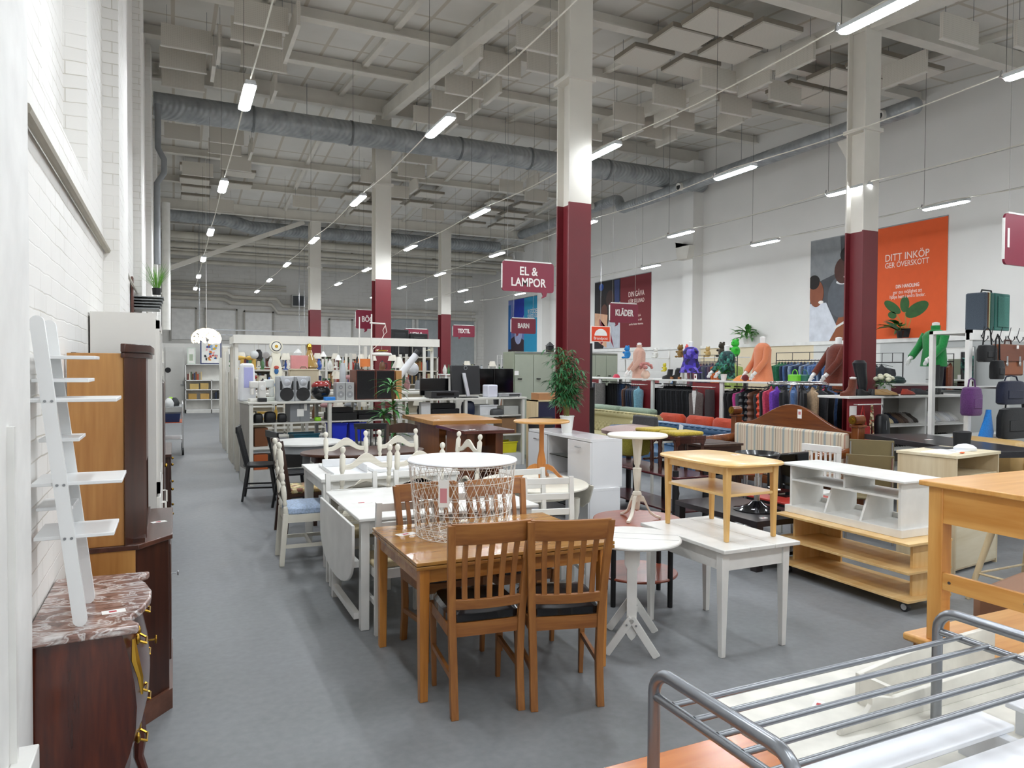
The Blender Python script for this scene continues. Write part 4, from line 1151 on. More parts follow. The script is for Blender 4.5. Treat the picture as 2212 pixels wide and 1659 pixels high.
# wheeled TV bench and white shelf on top
t = T('wheeled_shelf_bench', 'low birch shelf bench on castors under the white cubby shelf', 'tv bench', (4.63, 3.36, 0))
for z in (0.085, 0.285, 0.485):
    G().box(0, 0, z, 0.47, 1.24, z + 0.018).ob('shelf_board', BIRCH, t, bevel=0.002)
for y in (0.07, 1.15):
    G().box(0.14, y, 0.103, 0.44, y + 0.02, 0.285).box(0.14, y, 0.303, 0.44, y + 0.02, 0.485).ob('side_panel', BIRCHZ, t, smooth=False)
G().box(0.44, -0.0, 0.08, 0.46, 0.3, 0.49).box(0.44, 0.94, 0.08, 0.46, 1.24, 0.49).ob('back_panel', BIRCHZ, t, smooth=False)
for x in (0.08, 0.4):
    for y in (0.08, 1.16):
        w = G().tube([(x - 0.012, y, 0.034), (x + 0.012, y, 0.034)], 0.034, 20).box(x - 0.02, y - 0.02, 0.06, x + 0.02, y + 0.02, 0.085).ob('castor', pm('2c2d30', 0.4), t)
        G().tube([(x - 0.016, y, 0.034), (x + 0.016, y, 0.034)], 0.022, 16).ob('wheel_disc', pm('c9ccd0', 0.3), w)
t = T('white_cubby_shelf', 'white low shelf with two rows of open cubbies standing on the birch bench', 'shelf', (4.74, 3.5, 0.503))
G().box(0, 0, 0, 0.42, 1.1, 0.06).ob('plinth', WHITE, t, bevel=0.003)
G().box(-0.02, -0.03, 0.4, 0.42, 1.13, 0.42).ob('top_board', WHITE, t, bevel=0.005)
g = G()
for y in (0.03, 1.05):
    g.box(0.03, y, 0.06, 0.4, y + 0.022, 0.4)
g.ob('side_board', WHITE, t, smooth=False)
g = G().box(0.03, 0.052, 0.27, 0.4, 1.05, 0.285)
g.ob('middle_board', WHITE, t, smooth=False)
for y in (0.36, 0.7):
    G().prism([(0.03, 0.06), (0.39, 0.06), (0.39, 0.27), (0.12, 0.27)], 'xz', y, y + 0.018).ob('divider', WHITE, t, smooth=False)
G().box(0.05, 0.53, 0.285, 0.39, 0.548, 0.4).ob('divider', WHITE, t, smooth=False)
G().box(0.385, 0.05, 0.06, 0.4, 1.05, 0.1).box(0.385, 0.05, 0.36, 0.4, 1.05, 0.4).ob('back_rail', WHITE, t, smooth=False)
# pine table standing on a pine chest
t = T('pine_chest_bench', 'low pine chest under the pine table at the right edge', 'chest', (3.2, 1.72, 0))
G().box(0, 0, 0.41, 1.05, 0.63, 0.45).ob('lid', PINE, t, bevel=0.012)
G().box(0.04, 0.04, 0.0, 1.0, 0.6, 0.41).ob('body', wood('8c5420', 'b07434', 'x', 0.8, 0.4), t, bevel=0.003)
t = T('pine_table', 'knotty pine table raised on the low pine chest at the right edge', 'table', (3.2, 1.68, 0.45))
G().box(0, 0, 0.725, 1.2, 0.6, 0.75).ob('tabletop', PINE, t, bevel=0.005)
for x in (0.06, 0.95):
    for y in (0.06, 0.53):
        G().box(x - 0.035, y - 0.035, 0, x + 0.035, y + 0.035, 0.725).ob('leg', PINEZ, t, bevel=0.004)
G().box(0.03, 0.095, 0.56, 0.05, 0.495, 0.725).box(0.095, 0.54, 0.6, 0.915, 0.56, 0.725).box(0.095, 0.04, 0.6, 0.915, 0.06, 0.725).ob('apron', PINEY, t, smooth=False)
G().box(0.03, 0.095, 0.25, 0.05, 0.495, 0.33).ob('end_rail', PINEY, t, bevel=0.002)
for y in (0.13, 0.46):
    G().tube([(0.03, y, 0.29), (0.027, y, 0.29)], 0.007, 10).ob('screw', STEEL, t)
price_tag(None, 3.72, 2.05, 1.2, 10, 0.1, 0.05, label='white price slip on the knotty pine table')
price_tag(None, 3.6, 1.78, 0.45, 0, 0.08, 0.05, label='white price slip on the low pine chest')
# metal rack in the foreground
t = T('metal_frame_rack', 'grey tubular metal frame with lengthwise rods in the near right corner', 'metal frame', (0, 0, 0))
GM = pm('8b8e93', 0.3, 0.75, 0.02)
for x in (1.215, 2.425):
    ye, yo = 1.13, 1.645
    pts = [(x, yo, 0.49), (x, yo, 0.81)]
    pts += [(x, yo - 0.07 + 0.07 * math.cos(a), 0.81 + 0.07 * math.sin(a)) for a in [math.pi / 2 * i / 6 for i in range(1, 7)]]
    pts += [(x, ye + 0.07 - 0.07 * math.sin(a), 0.81 + 0.07 * math.cos(a)) for a in [math.pi / 2 * i / 6 for i in range(0, 7)]]
    pts += [(x, ye, 0.49)]
    G().tube(pts, 0.0175, 16).ob('end_hoop', GM, t)
    G().tube([(x, yo - 0.01, 0.805), (x, ye + 0.01, 0.805)], 0.013, 14).ob('cross_tube', GM, t)
for k in range(5):
    y = 1.56 - 0.088 * k
    G().tube([(1.215, y, 0.812), (2.425, y, 0.812)], 0.0088, 12).ob('rod', GM, t)
# white slatted bench beneath it
t = T('white_slatted_frame', 'white wooden slatted frame lying beneath the grey metal rods', 'bed frame', (1.5, 0, 0))
for a, c in ((1.345, 1.46), (1.16, 1.29)):
    G().box(0, a, 0.6, 0.86, c, 0.62).ob('slat', pm('e9ebf0', 0.35), t, bevel=0.004)
    G().box(1.0, a, 0.6, 1.8, c, 0.62).ob('slat', pm('e9ebf0', 0.35), t, bevel=0.004)
for x in (0.05, 0.78, 1.08, 1.7):
    G().box(x, 1.15, 0.49, x + 0.04, 1.47, 0.6).ob('support', pm('dcdee2', 0.4), t, smooth=False)
# orange-brown low table
t = T('low_teak_table', 'orange-brown veneer table top in the bottom foreground', 'table', (0.85, 0.95, 0))
G().box(0, 0, 0.465, 0.88, 0.92, 0.49).ob('tabletop', wood('a65a24', 'c87a3c', 'x', 0.6, 0.25, 0.3), t, bevel=0.004)
G().box(0.872, 0.02, 0.44, 0.905, 0.9, 0.475).ob('edge_moulding', PINEY, t, bevel=0.008)
for x in (0.03, 0.8):
    for y in (0.03, 0.84):
        G().box(x, y, 0, x + 0.05, y + 0.05, 0.465).ob('leg', PINEZ, t)
price_tag(None, 1.24, 1.77, 0.49, 20, 0.05, 0.035, label='small price slip on the orange-brown table')
# white dresser part with scalloped side panels
t = T('white_dresser_hutch', 'aged white hutch with scalloped side panels lying behind the metal rods', 'cabinet', (0, 0, 0))
AW = pm('dedbd2', 0.5, var=0.1, sc=9)
G().box(1.77, 1.0, 0.465, 3.08, 2.09, 0.49).ob('deck_board', AW, t, bevel=0.006)
G().prism([(2.02, 0.49), (3.08, 0.49), (3.08, 0.6), (2.28, 0.57), (2.2, 0.59), (2.17, 0.59), (2.17, 0.565), (2.15, 0.545), (2.1, 0.525), (2.03, 0.515)], 'xz', 1.7, 1.72).ob('scalloped_panel', AW, t, bevel=0.002)
G().prism([(2.28, 0.49), (3.08, 0.49), (3.08, 0.66), (2.75, 0.65), (2.5, 0.63), (2.28, 0.6)], 'xz', 1.84, 1.86).ob('upright_panel', AW, t, bevel=0.002)
G().box(2.28, 1.72, 0.49, 2.3, 1.84, 0.6).ob('divider', AW, t)
G().box(1.86, 1.06, 0.0, 1.88, 2.05, 0.465).ob('side_board', AW, t, smooth=False)
G().box(3.02, 1.06, 0, 3.04, 2.05, 0.465).ob('side_board', AW, t, smooth=False)
price_tag(None, 2.14, 1.9, 0.49, 30, 0.06, 0.035, label='small price slip on the aged white hutch board')
# =============== electronics shelf island ===============
def at(u, off=0.0):
    a = R(7.3)
    return (0.97 + u * math.cos(a) - off * math.sin(a), 10.93 + u * math.sin(a) + off * math.cos(a))
def TT(name, label, cat, u, off, z, rz=7.3, group=None):
    x, y = at(u, off)
    return T(name, label, cat, (x, y, z), rz, group)
SW = pm('dad8d0', 0.45, var=0.03)
t = T('electronics_shelf', 'long low white metal shelf unit holding electronics behind the white tables', 'shelf unit', (0.97, 10.93, 0), 7.3)
G().box(-0.02, -0.02, 1.17, 4.74, 0.72, 1.2).ob('top_board', SW, t, bevel=0.003)
G().box(0.02, 0.02, 0, 4.7, 0.04, 0.21).box(0.0, 0.02, 0.0, 0.02, 0.7, 0.21).ob('plinth', pm('cfcfcc', 0.5), t, smooth=False)
for u in (0.0, 1.15, 2.28, 3.5, 4.66):
    G().box(u, 0.0, 0, u + 0.05, 0.05, 1.17).ob('upright', SW, t, smooth=False)
    G().box(u, 0.65, 0, u + 0.05, 0.7, 1.17).ob('upright', SW, t, smooth=False)
for a in ((0.05, 1.15), (1.2, 2.28), (2.33, 3.5), (3.55, 4.66)):
    for z in (0.21, 0.55, 0.89):
        G().box(a[0], 0.03, z - 0.02, a[1], 0.68, z).ob('shelf_board', SW, t, smooth=False)
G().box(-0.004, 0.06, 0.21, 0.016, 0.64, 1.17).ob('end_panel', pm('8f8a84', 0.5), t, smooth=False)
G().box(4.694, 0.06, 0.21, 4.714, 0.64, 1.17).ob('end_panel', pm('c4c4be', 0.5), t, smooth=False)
DK = pm('17171a', 0.35)
SIL = pm('b9bcc2', 0.35, 0.5)
# sewing machines
t = TT('sewing_machine', 'white sewing machine with round dial at the left end of the electronics shelf', 'sewing machine', 0.03, 0.1, 1.2)
G().box(0, 0, 0, 0.24, 0.16, 0.05).ob('base', pm('e6e4de', 0.4), t, bevel=0.01)
G().box(0.13, 0.02, 0.05, 0.23, 0.14, 0.3).box(0.01, 0.03, 0.2, 0.13, 0.13, 0.3).box(0.02, 0.04, 0.1, 0.07, 0.12, 0.2).ob('arm', pm('e9e7e2', 0.35), t, bevel=0.015)
G().tube([(0.18, 0.02, 0.2), (0.18, 0.0, 0.2)], 0.035, 20).ob('dial', pm('f2f2f0', 0.3), t)
G().box(0.1, -0.08, 0, 0.22, 0.0, 0.06).ob('pedal', BLACK, t, bevel=0.01)
t = TT('sewing_machine', 'second white sewing machine standing beside the one with the dial', 'sewing machine', 0.28, 0.25, 1.2)
G().box(0, 0, 0, 0.14, 0.16, 0.06).ob('base', pm('d8dcd4', 0.4), t, bevel=0.01)
G().box(0.0, 0.03, 0.2, 0.14, 0.14, 0.32).box(0.08, 0.03, 0.06, 0.14, 0.14, 0.2).ob('arm', pm('e6e8e4', 0.35), t, bevel=0.015)
t = TT('lilac_panel_appliance', 'white rounded appliance with lilac panel behind the sewing machines', 'appliance', -0.04, 0.36, 1.2)
G().loft([[(x * k + 0.1, y, z) for x, y in ((-0.11, 0), (0.11, 0), (0.11, 0.18), (-0.11, 0.18))] for z, k in ((0, 1.1), (0.25, 1.0), (0.5, 0.85), (0.56, 0.75))]).ob('body', pm('e9eaee', 0.3), t, bevel=0.03)
G().box(0.04, -0.004, 0.2, 0.17, 0.0, 0.5).ob('lilac_panel', pm('aeb0e0', 0.35), t, bevel=0.002)
def hifi(u, label):
    t = TT('bookshelf_speaker', label, 'loudspeaker', u, 0.08, 1.2, group='silver and black loudspeakers')
    G().box(0, 0, 0, 0.235, 0.22, 0.37).ob('cabinet', pm('a9abae', 0.45), t, bevel=0.008)
    G().prism([(0.02, 0.36), (0.215, 0.36), (0.17, 0.2), (0.065, 0.2)], 'xz', -0.012, 0).ob('tweeter_plate', pm('c6c9ce', 0.3, 0.4), t, bevel=0.004)
    G().tube([(0.118, -0.014, 0.28), (0.118, -0.018, 0.28)], 0.036, 24).ob('tweeter', BLACK, t)
    G().lathe([(0.04, 0), (0.05, 0.01), (0.04, 0.014)], n=24).xf(Matrix.Translation((0.118, -0.01, 0.28)) @ Matrix.Rotation(R(90), 4, 'X')).ob('tweeter_ring', SIL, t)
    G().tube([(0.118, 0.0, 0.105), (0.118, -0.016, 0.105)], 0.1, 32).box(0.02, -0.01, 0.17, 0.05, 0, 0.3).box(0.185, -0.01, 0.17, 0.215, 0, 0.3).ob('woofer_grille', BLACK, t)
hifi(0.43, 'silver loudspeaker with round black grille, left of the pair')
hifi(0.67, 'silver loudspeaker with round black grille, right of the pair')
t = TT('vacuum_cleaner', 'black and red vacuum cleaner on the electronics shelf', 'vacuum cleaner', 1.0, 0.2, 1.2)
G().ell((0.13, 0.12, 0.13), (0.15, 0.13, 0.13)).ob('body', BLACKG, t)
G().ell((0.13, 0.14, 0.22), (0.14, 0.12, 0.08)).ob('red_cover', pm('8e1d16', 0.25, coat=0.5), t)
o = G().box(0, 0, 0, 0.16, 0.1, 0.055).ob('blue_box', pm('2478c8', 0.4), None, (*at(1.12, 0.06), 1.2), bevel=0.01, rz=R(7.3)); tag(o, 'small bright blue plastic box in front of the vacuum cleaner', 'box')
for k, u in enumerate((1.31, 1.455)):
    t = TT('small_speaker', 'small silver two-way speaker, %s of the pair' % ('left', 'right')[k], 'loudspeaker', u, 0.1, 1.2, group='small silver speakers')
    G().box(0, 0, 0, 0.135, 0.16, 0.275).ob('cabinet', pm('b4b6b8', 0.35, 0.3), t, bevel=0.004)
    for z, r in ((0.09, 0.052), (0.2, 0.032)):
        G().tube([(0.067, 0, z), (0.067, -0.005, z)], r, 24).ob('driver', pm('8b8d90', 0.4), t)
        G().tube([(0.067, -0.005, z), (0.067, -0.008, z)], r * 0.3, 12).ob('driver_cap', pm('c8cacc', 0.3), t)
for k, u in enumerate((1.62, 1.95)):
    t = TT('floor_speaker', 'large dark wooden loudspeaker with black cloth front, %s one' % ('left', 'right')[k], 'loudspeaker', u, 0.1, 1.2, group='large dark loudspeakers')
    G().box(0, 0, 0, 0.32, 0.28, 0.47).ob('cabinet', wood('4a2118', '6e3526', 'z', 1, 0.35), t, bevel=0.004)
    G().box(0.015, -0.012, 0.015, 0.305, 0, 0.455).ob('cloth_grille', fab('121114', None, 120), t, bevel=0.003)
o = G().box(0, 0, 0, 0.1, 0.3, 0.46).ob('wooden_speaker', wood('a97b44', 'c99a60', 'z', 1, 0.4), None, (*at(2.3, 0.12), 1.2), rz=R(7.3), bevel=0.004); tag(o, 'light brown wooden speaker side next to the large dark speakers', 'loudspeaker')
t = TT('television', 'small black flat television behind the black amplifier', 'television', 2.84, 0.35, 1.2)
G().box(0, 0, 0.04, 0.53, 0.04, 0.33).ob('screen_case', BLACKG, t, bevel=0.006)
G().box(0.15, -0.06, 0, 0.38, 0.1, 0.015).box(0.24, 0.01, 0.015, 0.29, 0.03, 0.05).ob('foot', BLACKG, t)
t = TT('hifi_amplifier', 'flat black hi-fi unit in front of the small television', 'hi-fi unit', 2.88, 0.02, 1.2)
G().box(0, 0, 0.015, 0.52, 0.26, 0.12).ob('case', pm('2a2b2e', 0.35), t, bevel=0.006)
G().box(0.1, -0.004, 0.05, 0.42, 0, 0.09).ob('display', BLACKG, t)
for x in (0.04, 0.46):
    G().lathe([(0.02, 0), (0.02, 0.015)], (x, 0.04), 10).ob('foot', BLACK, t)
t = TT('computer_monitor', 'large black monitor seen from behind with silver stand on the electronics shelf', 'monitor', 3.36, 0.2, 1.2)
g = G().box(0, 0.0, 0.05, 0.56, 0.06, 0.56)
g.xf(Matrix.Rotation(R(-4), 4, 'X'))
g.ob('back_cover', pm('202124', 0.4), t, bevel=0.015)
G().tube([(0.275 + 0.03 * math.cos(a), 0.03, 0.51 + 0.03 * math.sin(a)) for a in [math.pi * k / 8 for k in range(16)]], 0.003, 6, closed=True).ob('round_emblem', SIL, t)
G().bar((0.23, 0.02, 0.42), (0.27, -0.08, 0.03), 0.08, 0.02).ob('stand', SIL, t)
G().box(0.12, -0.14, 0, 0.44, 0.06, 0.02).ob('foot', BLACKG, t, bevel=0.008)
for k, (u, w) in enumerate(((3.95, 0.38), (4.32, 0.4))):
    t = TT('television', 'black flat television on the right part of the shelf, %s one' % ('left', 'right')[k], 'television', u, 0.42, 1.2, 7.3 + (-4 if k else 3), 'black televisions')
    G().box(0, 0, 0.05, w, 0.05, 0.5).ob('screen_case', BLACKG, t, bevel=0.006)
    G().box(0.02, -0.003, 0.08, w - 0.02, 0, 0.48).ob('screen', pm('08090b', 0.08), t)
    G().box(w * 0.3, -0.08, 0, w * 0.7, 0.08, 0.02).box(w * 0.45, 0, 0.02, w * 0.55, 0.03, 0.06).ob('foot', BLACKG, t)
o = G().box(0, 0, 0, 0.2, 0.2, 0.22).ob('white_box_appliance', pm('dfe0ee', 0.35), None, (*at(3.98, 0.05), 1.2), rz=R(7.3), bevel=0.02); tag(o, 'small white cube appliance in front of the black televisions', 'appliance')
t = TT('dvd_player', 'silver flat disc player at the right end of the electronics shelf', 'disc player', 4.2, 0.03, 1.2)
G().box(0, 0, 0.01, 0.46, 0.22, 0.07).ob('case', pm('b0b2b4', 0.35, 0.4), t, bevel=0.003)
G().box(0.2, -0.003, 0.025, 0.42, 0, 0.05).ob('display', BLACK, t)
for x in (0.03, 0.42):
    G().lathe([(0.015, 0), (0.015, 0.01)], (x, 0.03), 10).ob('foot', BLACK, t)
# goods on the lower boards: (name, label, category, u, z, w, d, h, colour, style)
LOW = [('storage_box', 'grey fabric storage box with white label under the shelf top', 'box', 0.6, 0.89, 0.3, 0.28, 0.27, '7f8185', 'label'),
       ('headphone_case', 'black rounded speaker at the far left of the middle board', 'speaker', 0.09, 0.89, 0.13, 0.12, 0.14, '0e0e10', 'round'),
       ('computer_speaker', 'black rounded speaker beside the grey storage box, middle one', 'speaker', 0.24, 0.89, 0.17, 0.14, 0.16, '0e0e10', 'round'),
       ('computer_speaker', 'black rounded speaker touching the grey storage box', 'speaker', 0.43, 0.89, 0.13, 0.12, 0.13, '0e0e10', 'round'),
       ('toy_spray', 'lime green small object right of the grey storage box', 'toy', 0.98, 0.89, 0.1, 0.1, 0.06, '8fd020', 'round'),
       ('printer', 'black flat printer on the second bay of the shelf', 'printer', 1.22, 0.89, 0.42, 0.35, 0.19, '141416', 'step'),
       ('printer', 'black low printer right of the larger printer', 'printer', 1.67, 0.89, 0.55, 0.35, 0.13, '121214', 'step'),
       ('blue_crate', 'bright blue crate under the printers, left one', 'crate', 1.24, 0.55, 0.24, 0.3, 0.3, '2036c8', 'crate'),
       ('blue_crate', 'bright blue crate under the printers, right one', 'crate', 1.52, 0.55, 0.26, 0.3, 0.3, '2036c8', 'crate'),
       ('blue_basket', 'dark turquoise basket on the lower left board', 'basket', 0.66, 0.55, 0.38, 0.3, 0.16, '1c5566', 'crate'),
       ('wooden_speaker', 'brown wooden speaker on the lower left board', 'loudspeaker', 0.09, 0.55, 0.19, 0.2, 0.27, '6d3f1c', 'box'),
       ('orange_box', 'orange box at the bottom of the first bay', 'box', 0.08, 0.21, 0.2, 0.2, 0.22, 'b35a2a', 'box'),
       ('dark_case', 'black case on the bottom board of the first bay', 'case', 0.32, 0.21, 0.5, 0.35, 0.2, '191716', 'box'),
       ('paper_bag', 'white paper bag standing behind the teak table', 'bag', 2.74, 0.89, 0.17, 0.1, 0.25, 'dcdcdc', 'box'),
       ('black_case', 'black equipment case in the third bay', 'case', 2.95, 0.89, 0.5, 0.3, 0.22, '151518', 'step'),
       ('dark_blue_bag', 'dark blue bag beside the third upright', 'bag', 3.58, 0.89, 0.2, 0.25, 0.25, '16203c', 'round'),
       ('white_crate', 'white wire crate in the fourth bay', 'crate', 3.85, 0.89, 0.35, 0.3, 0.18, 'e8eaec', 'crate'),
       ('grey_bundle', 'dark grey bundle on the fourth bay', 'bundle', 4.05, 0.885, 0.26, 0.2, 0.12, '4a4c4e', 'round'),
       ('pale_box', 'pale grey cardboard box near the right end upright', 'box', 4.34, 0.89, 0.3, 0.25, 0.15, 'b9bab4', 'box'),
       ('record_player', 'pale record player on the lower right board', 'record player', 3.75, 0.55, 0.42, 0.35, 0.1, 'c9cac6', 'step'),
       ('brown_carton', 'brown cardboard box on the lower right board', 'box', 4.3, 0.55, 0.3, 0.3, 0.28, '8d6a48', 'box'),
       ('yellow_basket', 'yellow plastic shopping basket at the lower right', 'basket', 4.2, 0.21, 0.42, 0.3, 0.2, 'd2c81e', 'crate'),
       ('blue_container', 'small blue container beside the yellow basket', 'container', 3.9, 0.21, 0.25, 0.25, 0.12, '2436a8', 'crate'),
       ('black_carton', 'black box on the bottom board of the second bay', 'box', 1.4, 0.21, 0.6, 0.35, 0.2, '1a1a1c', 'box')]
for nm, lb, ct, u, z, w, d, h, c, stl in LOW:
    off = 0.1 if nm != 'grey_bundle' else 0.02
    M_ = pm(c, 0.45)
    if stl == 'label':
        t = TT(nm, lb, ct, u, off, z)
        G().box(0, 0, 0, w, d, h).ob('box_body', M_, t, bevel=0.006)
        G().box(w * 0.35, -0.003, h * 0.3, w * 0.68, 0, h * 0.72).box(w * 0.7, -0.003, h * 0.62, w * 0.84, 0, h * 0.98).ob('paper_label', PAPER, t, smooth=False)
        G().box(w * 0.48, -0.002, 0, w * 0.51, 0.0, h).ob('strap', pm('5a5c60', 0.6), t, smooth=False)
        continue
    g = G()
    if stl == 'round':
        g.loft([[(w / 2 + k * w / 2 * math.copysign(abs(math.cos(a)) ** 0.6, math.cos(a)), d / 2 + k * d / 2 * math.copysign(abs(math.sin(a)) ** 0.6, math.sin(a)), zz * h) for a in [2 * math.pi * j / 20 for j in range(20)]] for zz, k in ((0, 0.85), (0.1, 0.97), (0.6, 1), (0.9, 0.85), (1, 0.5))])
    elif stl == 'step':
        g.box(0, 0, 0, w, d, h * 0.6).box(w * 0.06, d * 0.3, h * 0.6, w * 0.94, d, h)
    elif stl == 'crate':
        e = 0.012
        g.hexa([(e, e, 0), (w - e, e, 0), (w - e, d - e, 0), (e, d - e, 0)], [(0, 0, h - 0.02), (w, 0, h - 0.02), (w, d, h - 0.02), (0, d, h - 0.02)]).box(-0.012, -0.012, h - 0.025, w + 0.012, 0.0, h).box(-0.012, d, h - 0.025, w + 0.012, d + 0.012, h)
    else:
        g.box(0, 0, 0, w, d, h)
    x, y = at(u, off)
    o = g.ob(nm, M_, None, (x, y, z), bevel=0.006, rz=R(7.3))
    tag(o, lb, ct)

# =============== lamp and household racks behind ===============
def rack(name, label, x0, x1, y, depth, h, zs, beam=False):
    t = T(name, label, 'shelf unit', (x0, y, 0))
    w = x1 - x0
    n = 4
    for i in range(n):
        x = (w - 0.05) * i / (n - 1)
        G().box(x, 0, 0, x + 0.05, 0.04, h).ob('upright', SW, t, smooth=False)
        G().box(x, depth - 0.04, 0, x + 0.05, depth, h).ob('upright', SW, t, smooth=False)
    for z in zs:
        for i in range(n - 1):
            a = (w - 0.05) * i / (n - 1) + 0.05
            c = (w - 0.05) * (i + 1) / (n - 1)
            G().box(a, 0.02, z - 0.02, c, depth - 0.02, z).ob('shelf_board', SW, t, smooth=False)
    if beam:
        G().box(-0.03, -0.06, h, w + 0.1, 0.06, h + 0.14).ob('top_beam', SW, t, smooth=False)
        G().box(-0.03, 0.06, h, 0.06, depth + 0.4, h + 0.12).ob('top_beam', SW, t, smooth=False)
    return t
rack('lamp_rack', 'tall white rack with a wide top beam carrying hanging lamps', 0.92, 4.4, 12.9, 0.5, 2.1, (0.3, 0.8, 1.3), True)
rack('goods_rack', 'tall white goods rack behind the lamp rack along the aisle', 0.92, 4.6, 15.2, 0.5, 2.0, (0.3, 0.75, 1.2, 1.65))
rack('goods_rack', 'white goods rack furthest along the aisle before the bookcase', 0.92, 4.4, 17.2, 0.5, 1.9, (0.3, 0.8, 1.3, 1.7))
G_END = pm('cdc8bd', 0.5)
for i, (y, h) in enumerate(((12.55, 1.5), (13.6, 2.05), (14.1, 1.6), (16.0, 2.1))):
    t = T('end_panel_stand', 'narrow beige end stand of the racks along the aisle, %s from the front' % ORD[i], 'display stand', (0.9, y, 0), 0, 'end stands along the aisle')
    G().box(0, 0, 0, 0.1, 0.04, h).box(0, 0.26, 0, 0.1, 0.3, h).box(0.02, 0.04, h * 0.1, 0.08, 0.26, h * 0.97).ob('panel', G_END, t, smooth=False)
    G().box(0, 0, h, 0.12, 0.3, h + 0.03).ob('cap', SW, t)
# books: bookcase behind the racks
t = T('bookcase', 'wide pale bookcase filled with books behind the lamp racks', 'bookcase', (1.5, 19.2, 0))
for z in (0.05, 0.45, 0.85, 1.25, 1.62, 2.0):
    G().box(0, 0, z - 0.03, 5.2, 0.3, z).ob('shelf_board', pm('cfcabd', 0.5), t, smooth=False)
for i in range(6):
    G().box(i * 1.03, 0, 0, i * 1.03 + 0.04, 0.3, 2.0).ob('upright', pm('d8d4c9', 0.5), t, smooth=False)
G().box(0, 0.28, 0, 5.19, 0.3, 2.0).ob('back_panel', pm('a89f8c', 0.6), t, smooth=False)
BC = ['6b2a22', '2e3a5c', 'c9b48a', '3b2a20', 'd8d0bc', '7c4a22', '202226', '8a6d3a', '47543c', 'b04a2a', '24304a', 'e0ddd4', '5a3020', '8c8478', '16181c']
rnd = random.Random(3)
row = {1.25: 'second', 1.62: 'top'}
bk = {}
for z in (1.25, 1.62):
    for i in range(5):
        x = 1.5 + i * 1.03 + 0.06
        j = 0
        while x < 1.5 + (i + 1) * 1.03 - 0.06 and j < 17:
            w = rnd.choice((0.035, 0.045, 0.055, 0.07))
            h = rnd.uniform(0.22, 0.31)
            c = rnd.choice(BC)
            key = (w, c)
            if key not in bk:
                o = G().box(0, 0, 0, w - 0.003, 0.18, 0.3).ob('book', pm(c, 0.6, var=0.03), None, smooth=False)
                bk[key] = o
            else:
                o = bk[key].copy(); COL.objects.link(o)
            o.location = (x, 19.22, z); o.scale = (1, 1, h / 0.3)
            tag(o, 'book on the %s board of the wide bookcase, %s in section %s' % (row[z], ORD[j], ('one', 'two', 'three', 'four', 'five')[i]), 'book', 'books in the wide bookcase')
            x += w; j += 1
# small goods on the racks
def lamp_table(t, c, sh='e8e2d4', s=1.0):
    G().lathe([(0.05, 0), (0.05, 0.015), (0.012, 0.03), (0.03, 0.1), (0.012, 0.16), (0.01, 0.2)], n=14).ob('lamp_base', pm(c, 0.4), t)
    G().lathe([(0.1, 0.2), (0.065, 0.33), (0.06, 0.33), (0.095, 0.2)], n=18).ob('lamp_shade', pm(sh, 0.7), t)
def vase(t, c):
    G().lathe([(0.03, 0), (0.05, 0.03), (0.06, 0.1), (0.03, 0.18), (0.02, 0.2), (0.028, 0.23), (0.022, 0.23), (0.014, 0.2)], n=18).ob('vase_body', pm(c, 0.2, coat=0.3), t)
def kettle(t, c):
    G().lathe([(0.06, 0), (0.07, 0.03), (0.055, 0.14), (0.04, 0.17)], n=18).ob('kettle_body', pm(c, 0.25), t)
    G().tube([(0.05, 0, 0.15), (0.1, 0, 0.14), (0.1, 0, 0.05), (0.065, 0, 0.03)], 0.009, 6).ob('handle', BLACK, t)
    G().lathe([(0.04, 0.17), (0.015, 0.19), (0.015, 0.2), (0.006, 0.21)], n=14).ob('lid', BLACK, t)
def boxy(t, c):
    G().box(-0.09, -0.06, 0, 0.09, 0.06, 0.14).ob('box_body', pm(c, 0.5), t, bevel=0.006)
    G().box(-0.05, -0.063, 0.04, 0.05, -0.06, 0.1).ob('box_label', PAPER, t, smooth=False)
def mixer(t, c):
    G().box(-0.06, -0.06, 0, 0.1, 0.06, 0.03).box(0.03, -0.04, 0.03, 0.09, 0.04, 0.2).ob('stand', pm(c, 0.35), t, bevel=0.01)
    G().ell((0.01, 0, 0.23), (0.12, 0.045, 0.045)).ob('head', pm(c, 0.35), t)
def bottle(t, c):
    G().lathe([(0.03, 0), (0.032, 0.01), (0.032, 0.14), (0.012, 0.18), (0.012, 0.23)], n=14).ob('bottle_body', pm(c, 0.12, coat=0.5), t)
    G().lathe([(0.014, 0.23), (0.014, 0.25)], n=10).ob('stopper', pm('2a2420', 0.5), t)
KINDS_ = [('table_lamp', lamp_table, 'lamp'), ('vase', vase, 'vase'), ('kettle', kettle, 'kettle'), ('small_box', boxy, 'box'), ('kitchen_mixer', mixer, 'kitchen machine'), ('bottle', bottle, 'bottle')]
CN = {'dcdad4': 'white', '1b1c20': 'black', '9c2c22': 'red', '2c4f9c': 'blue', 'c8a24a': 'golden', '8f9296': 'grey', 'd88a44': 'orange', '3f6b42': 'green', 'b98a8c': 'pink', '6d4a32': 'brown'}
cols = list(CN)
protos = {}
SPOT = []
for (rn, x0, x1, y, zs) in (('lamp rack', 1.05, 4.25, 13.02, (0.8, 1.3)), ('second rack', 1.05, 4.4, 15.32, (1.2, 1.65)), ('third rack', 1.05, 4.2, 17.32, (1.3, 1.7))):
    for zi, z in enumerate(zs):
        SPOT.append((rn, x0, x1, y, z, zi))
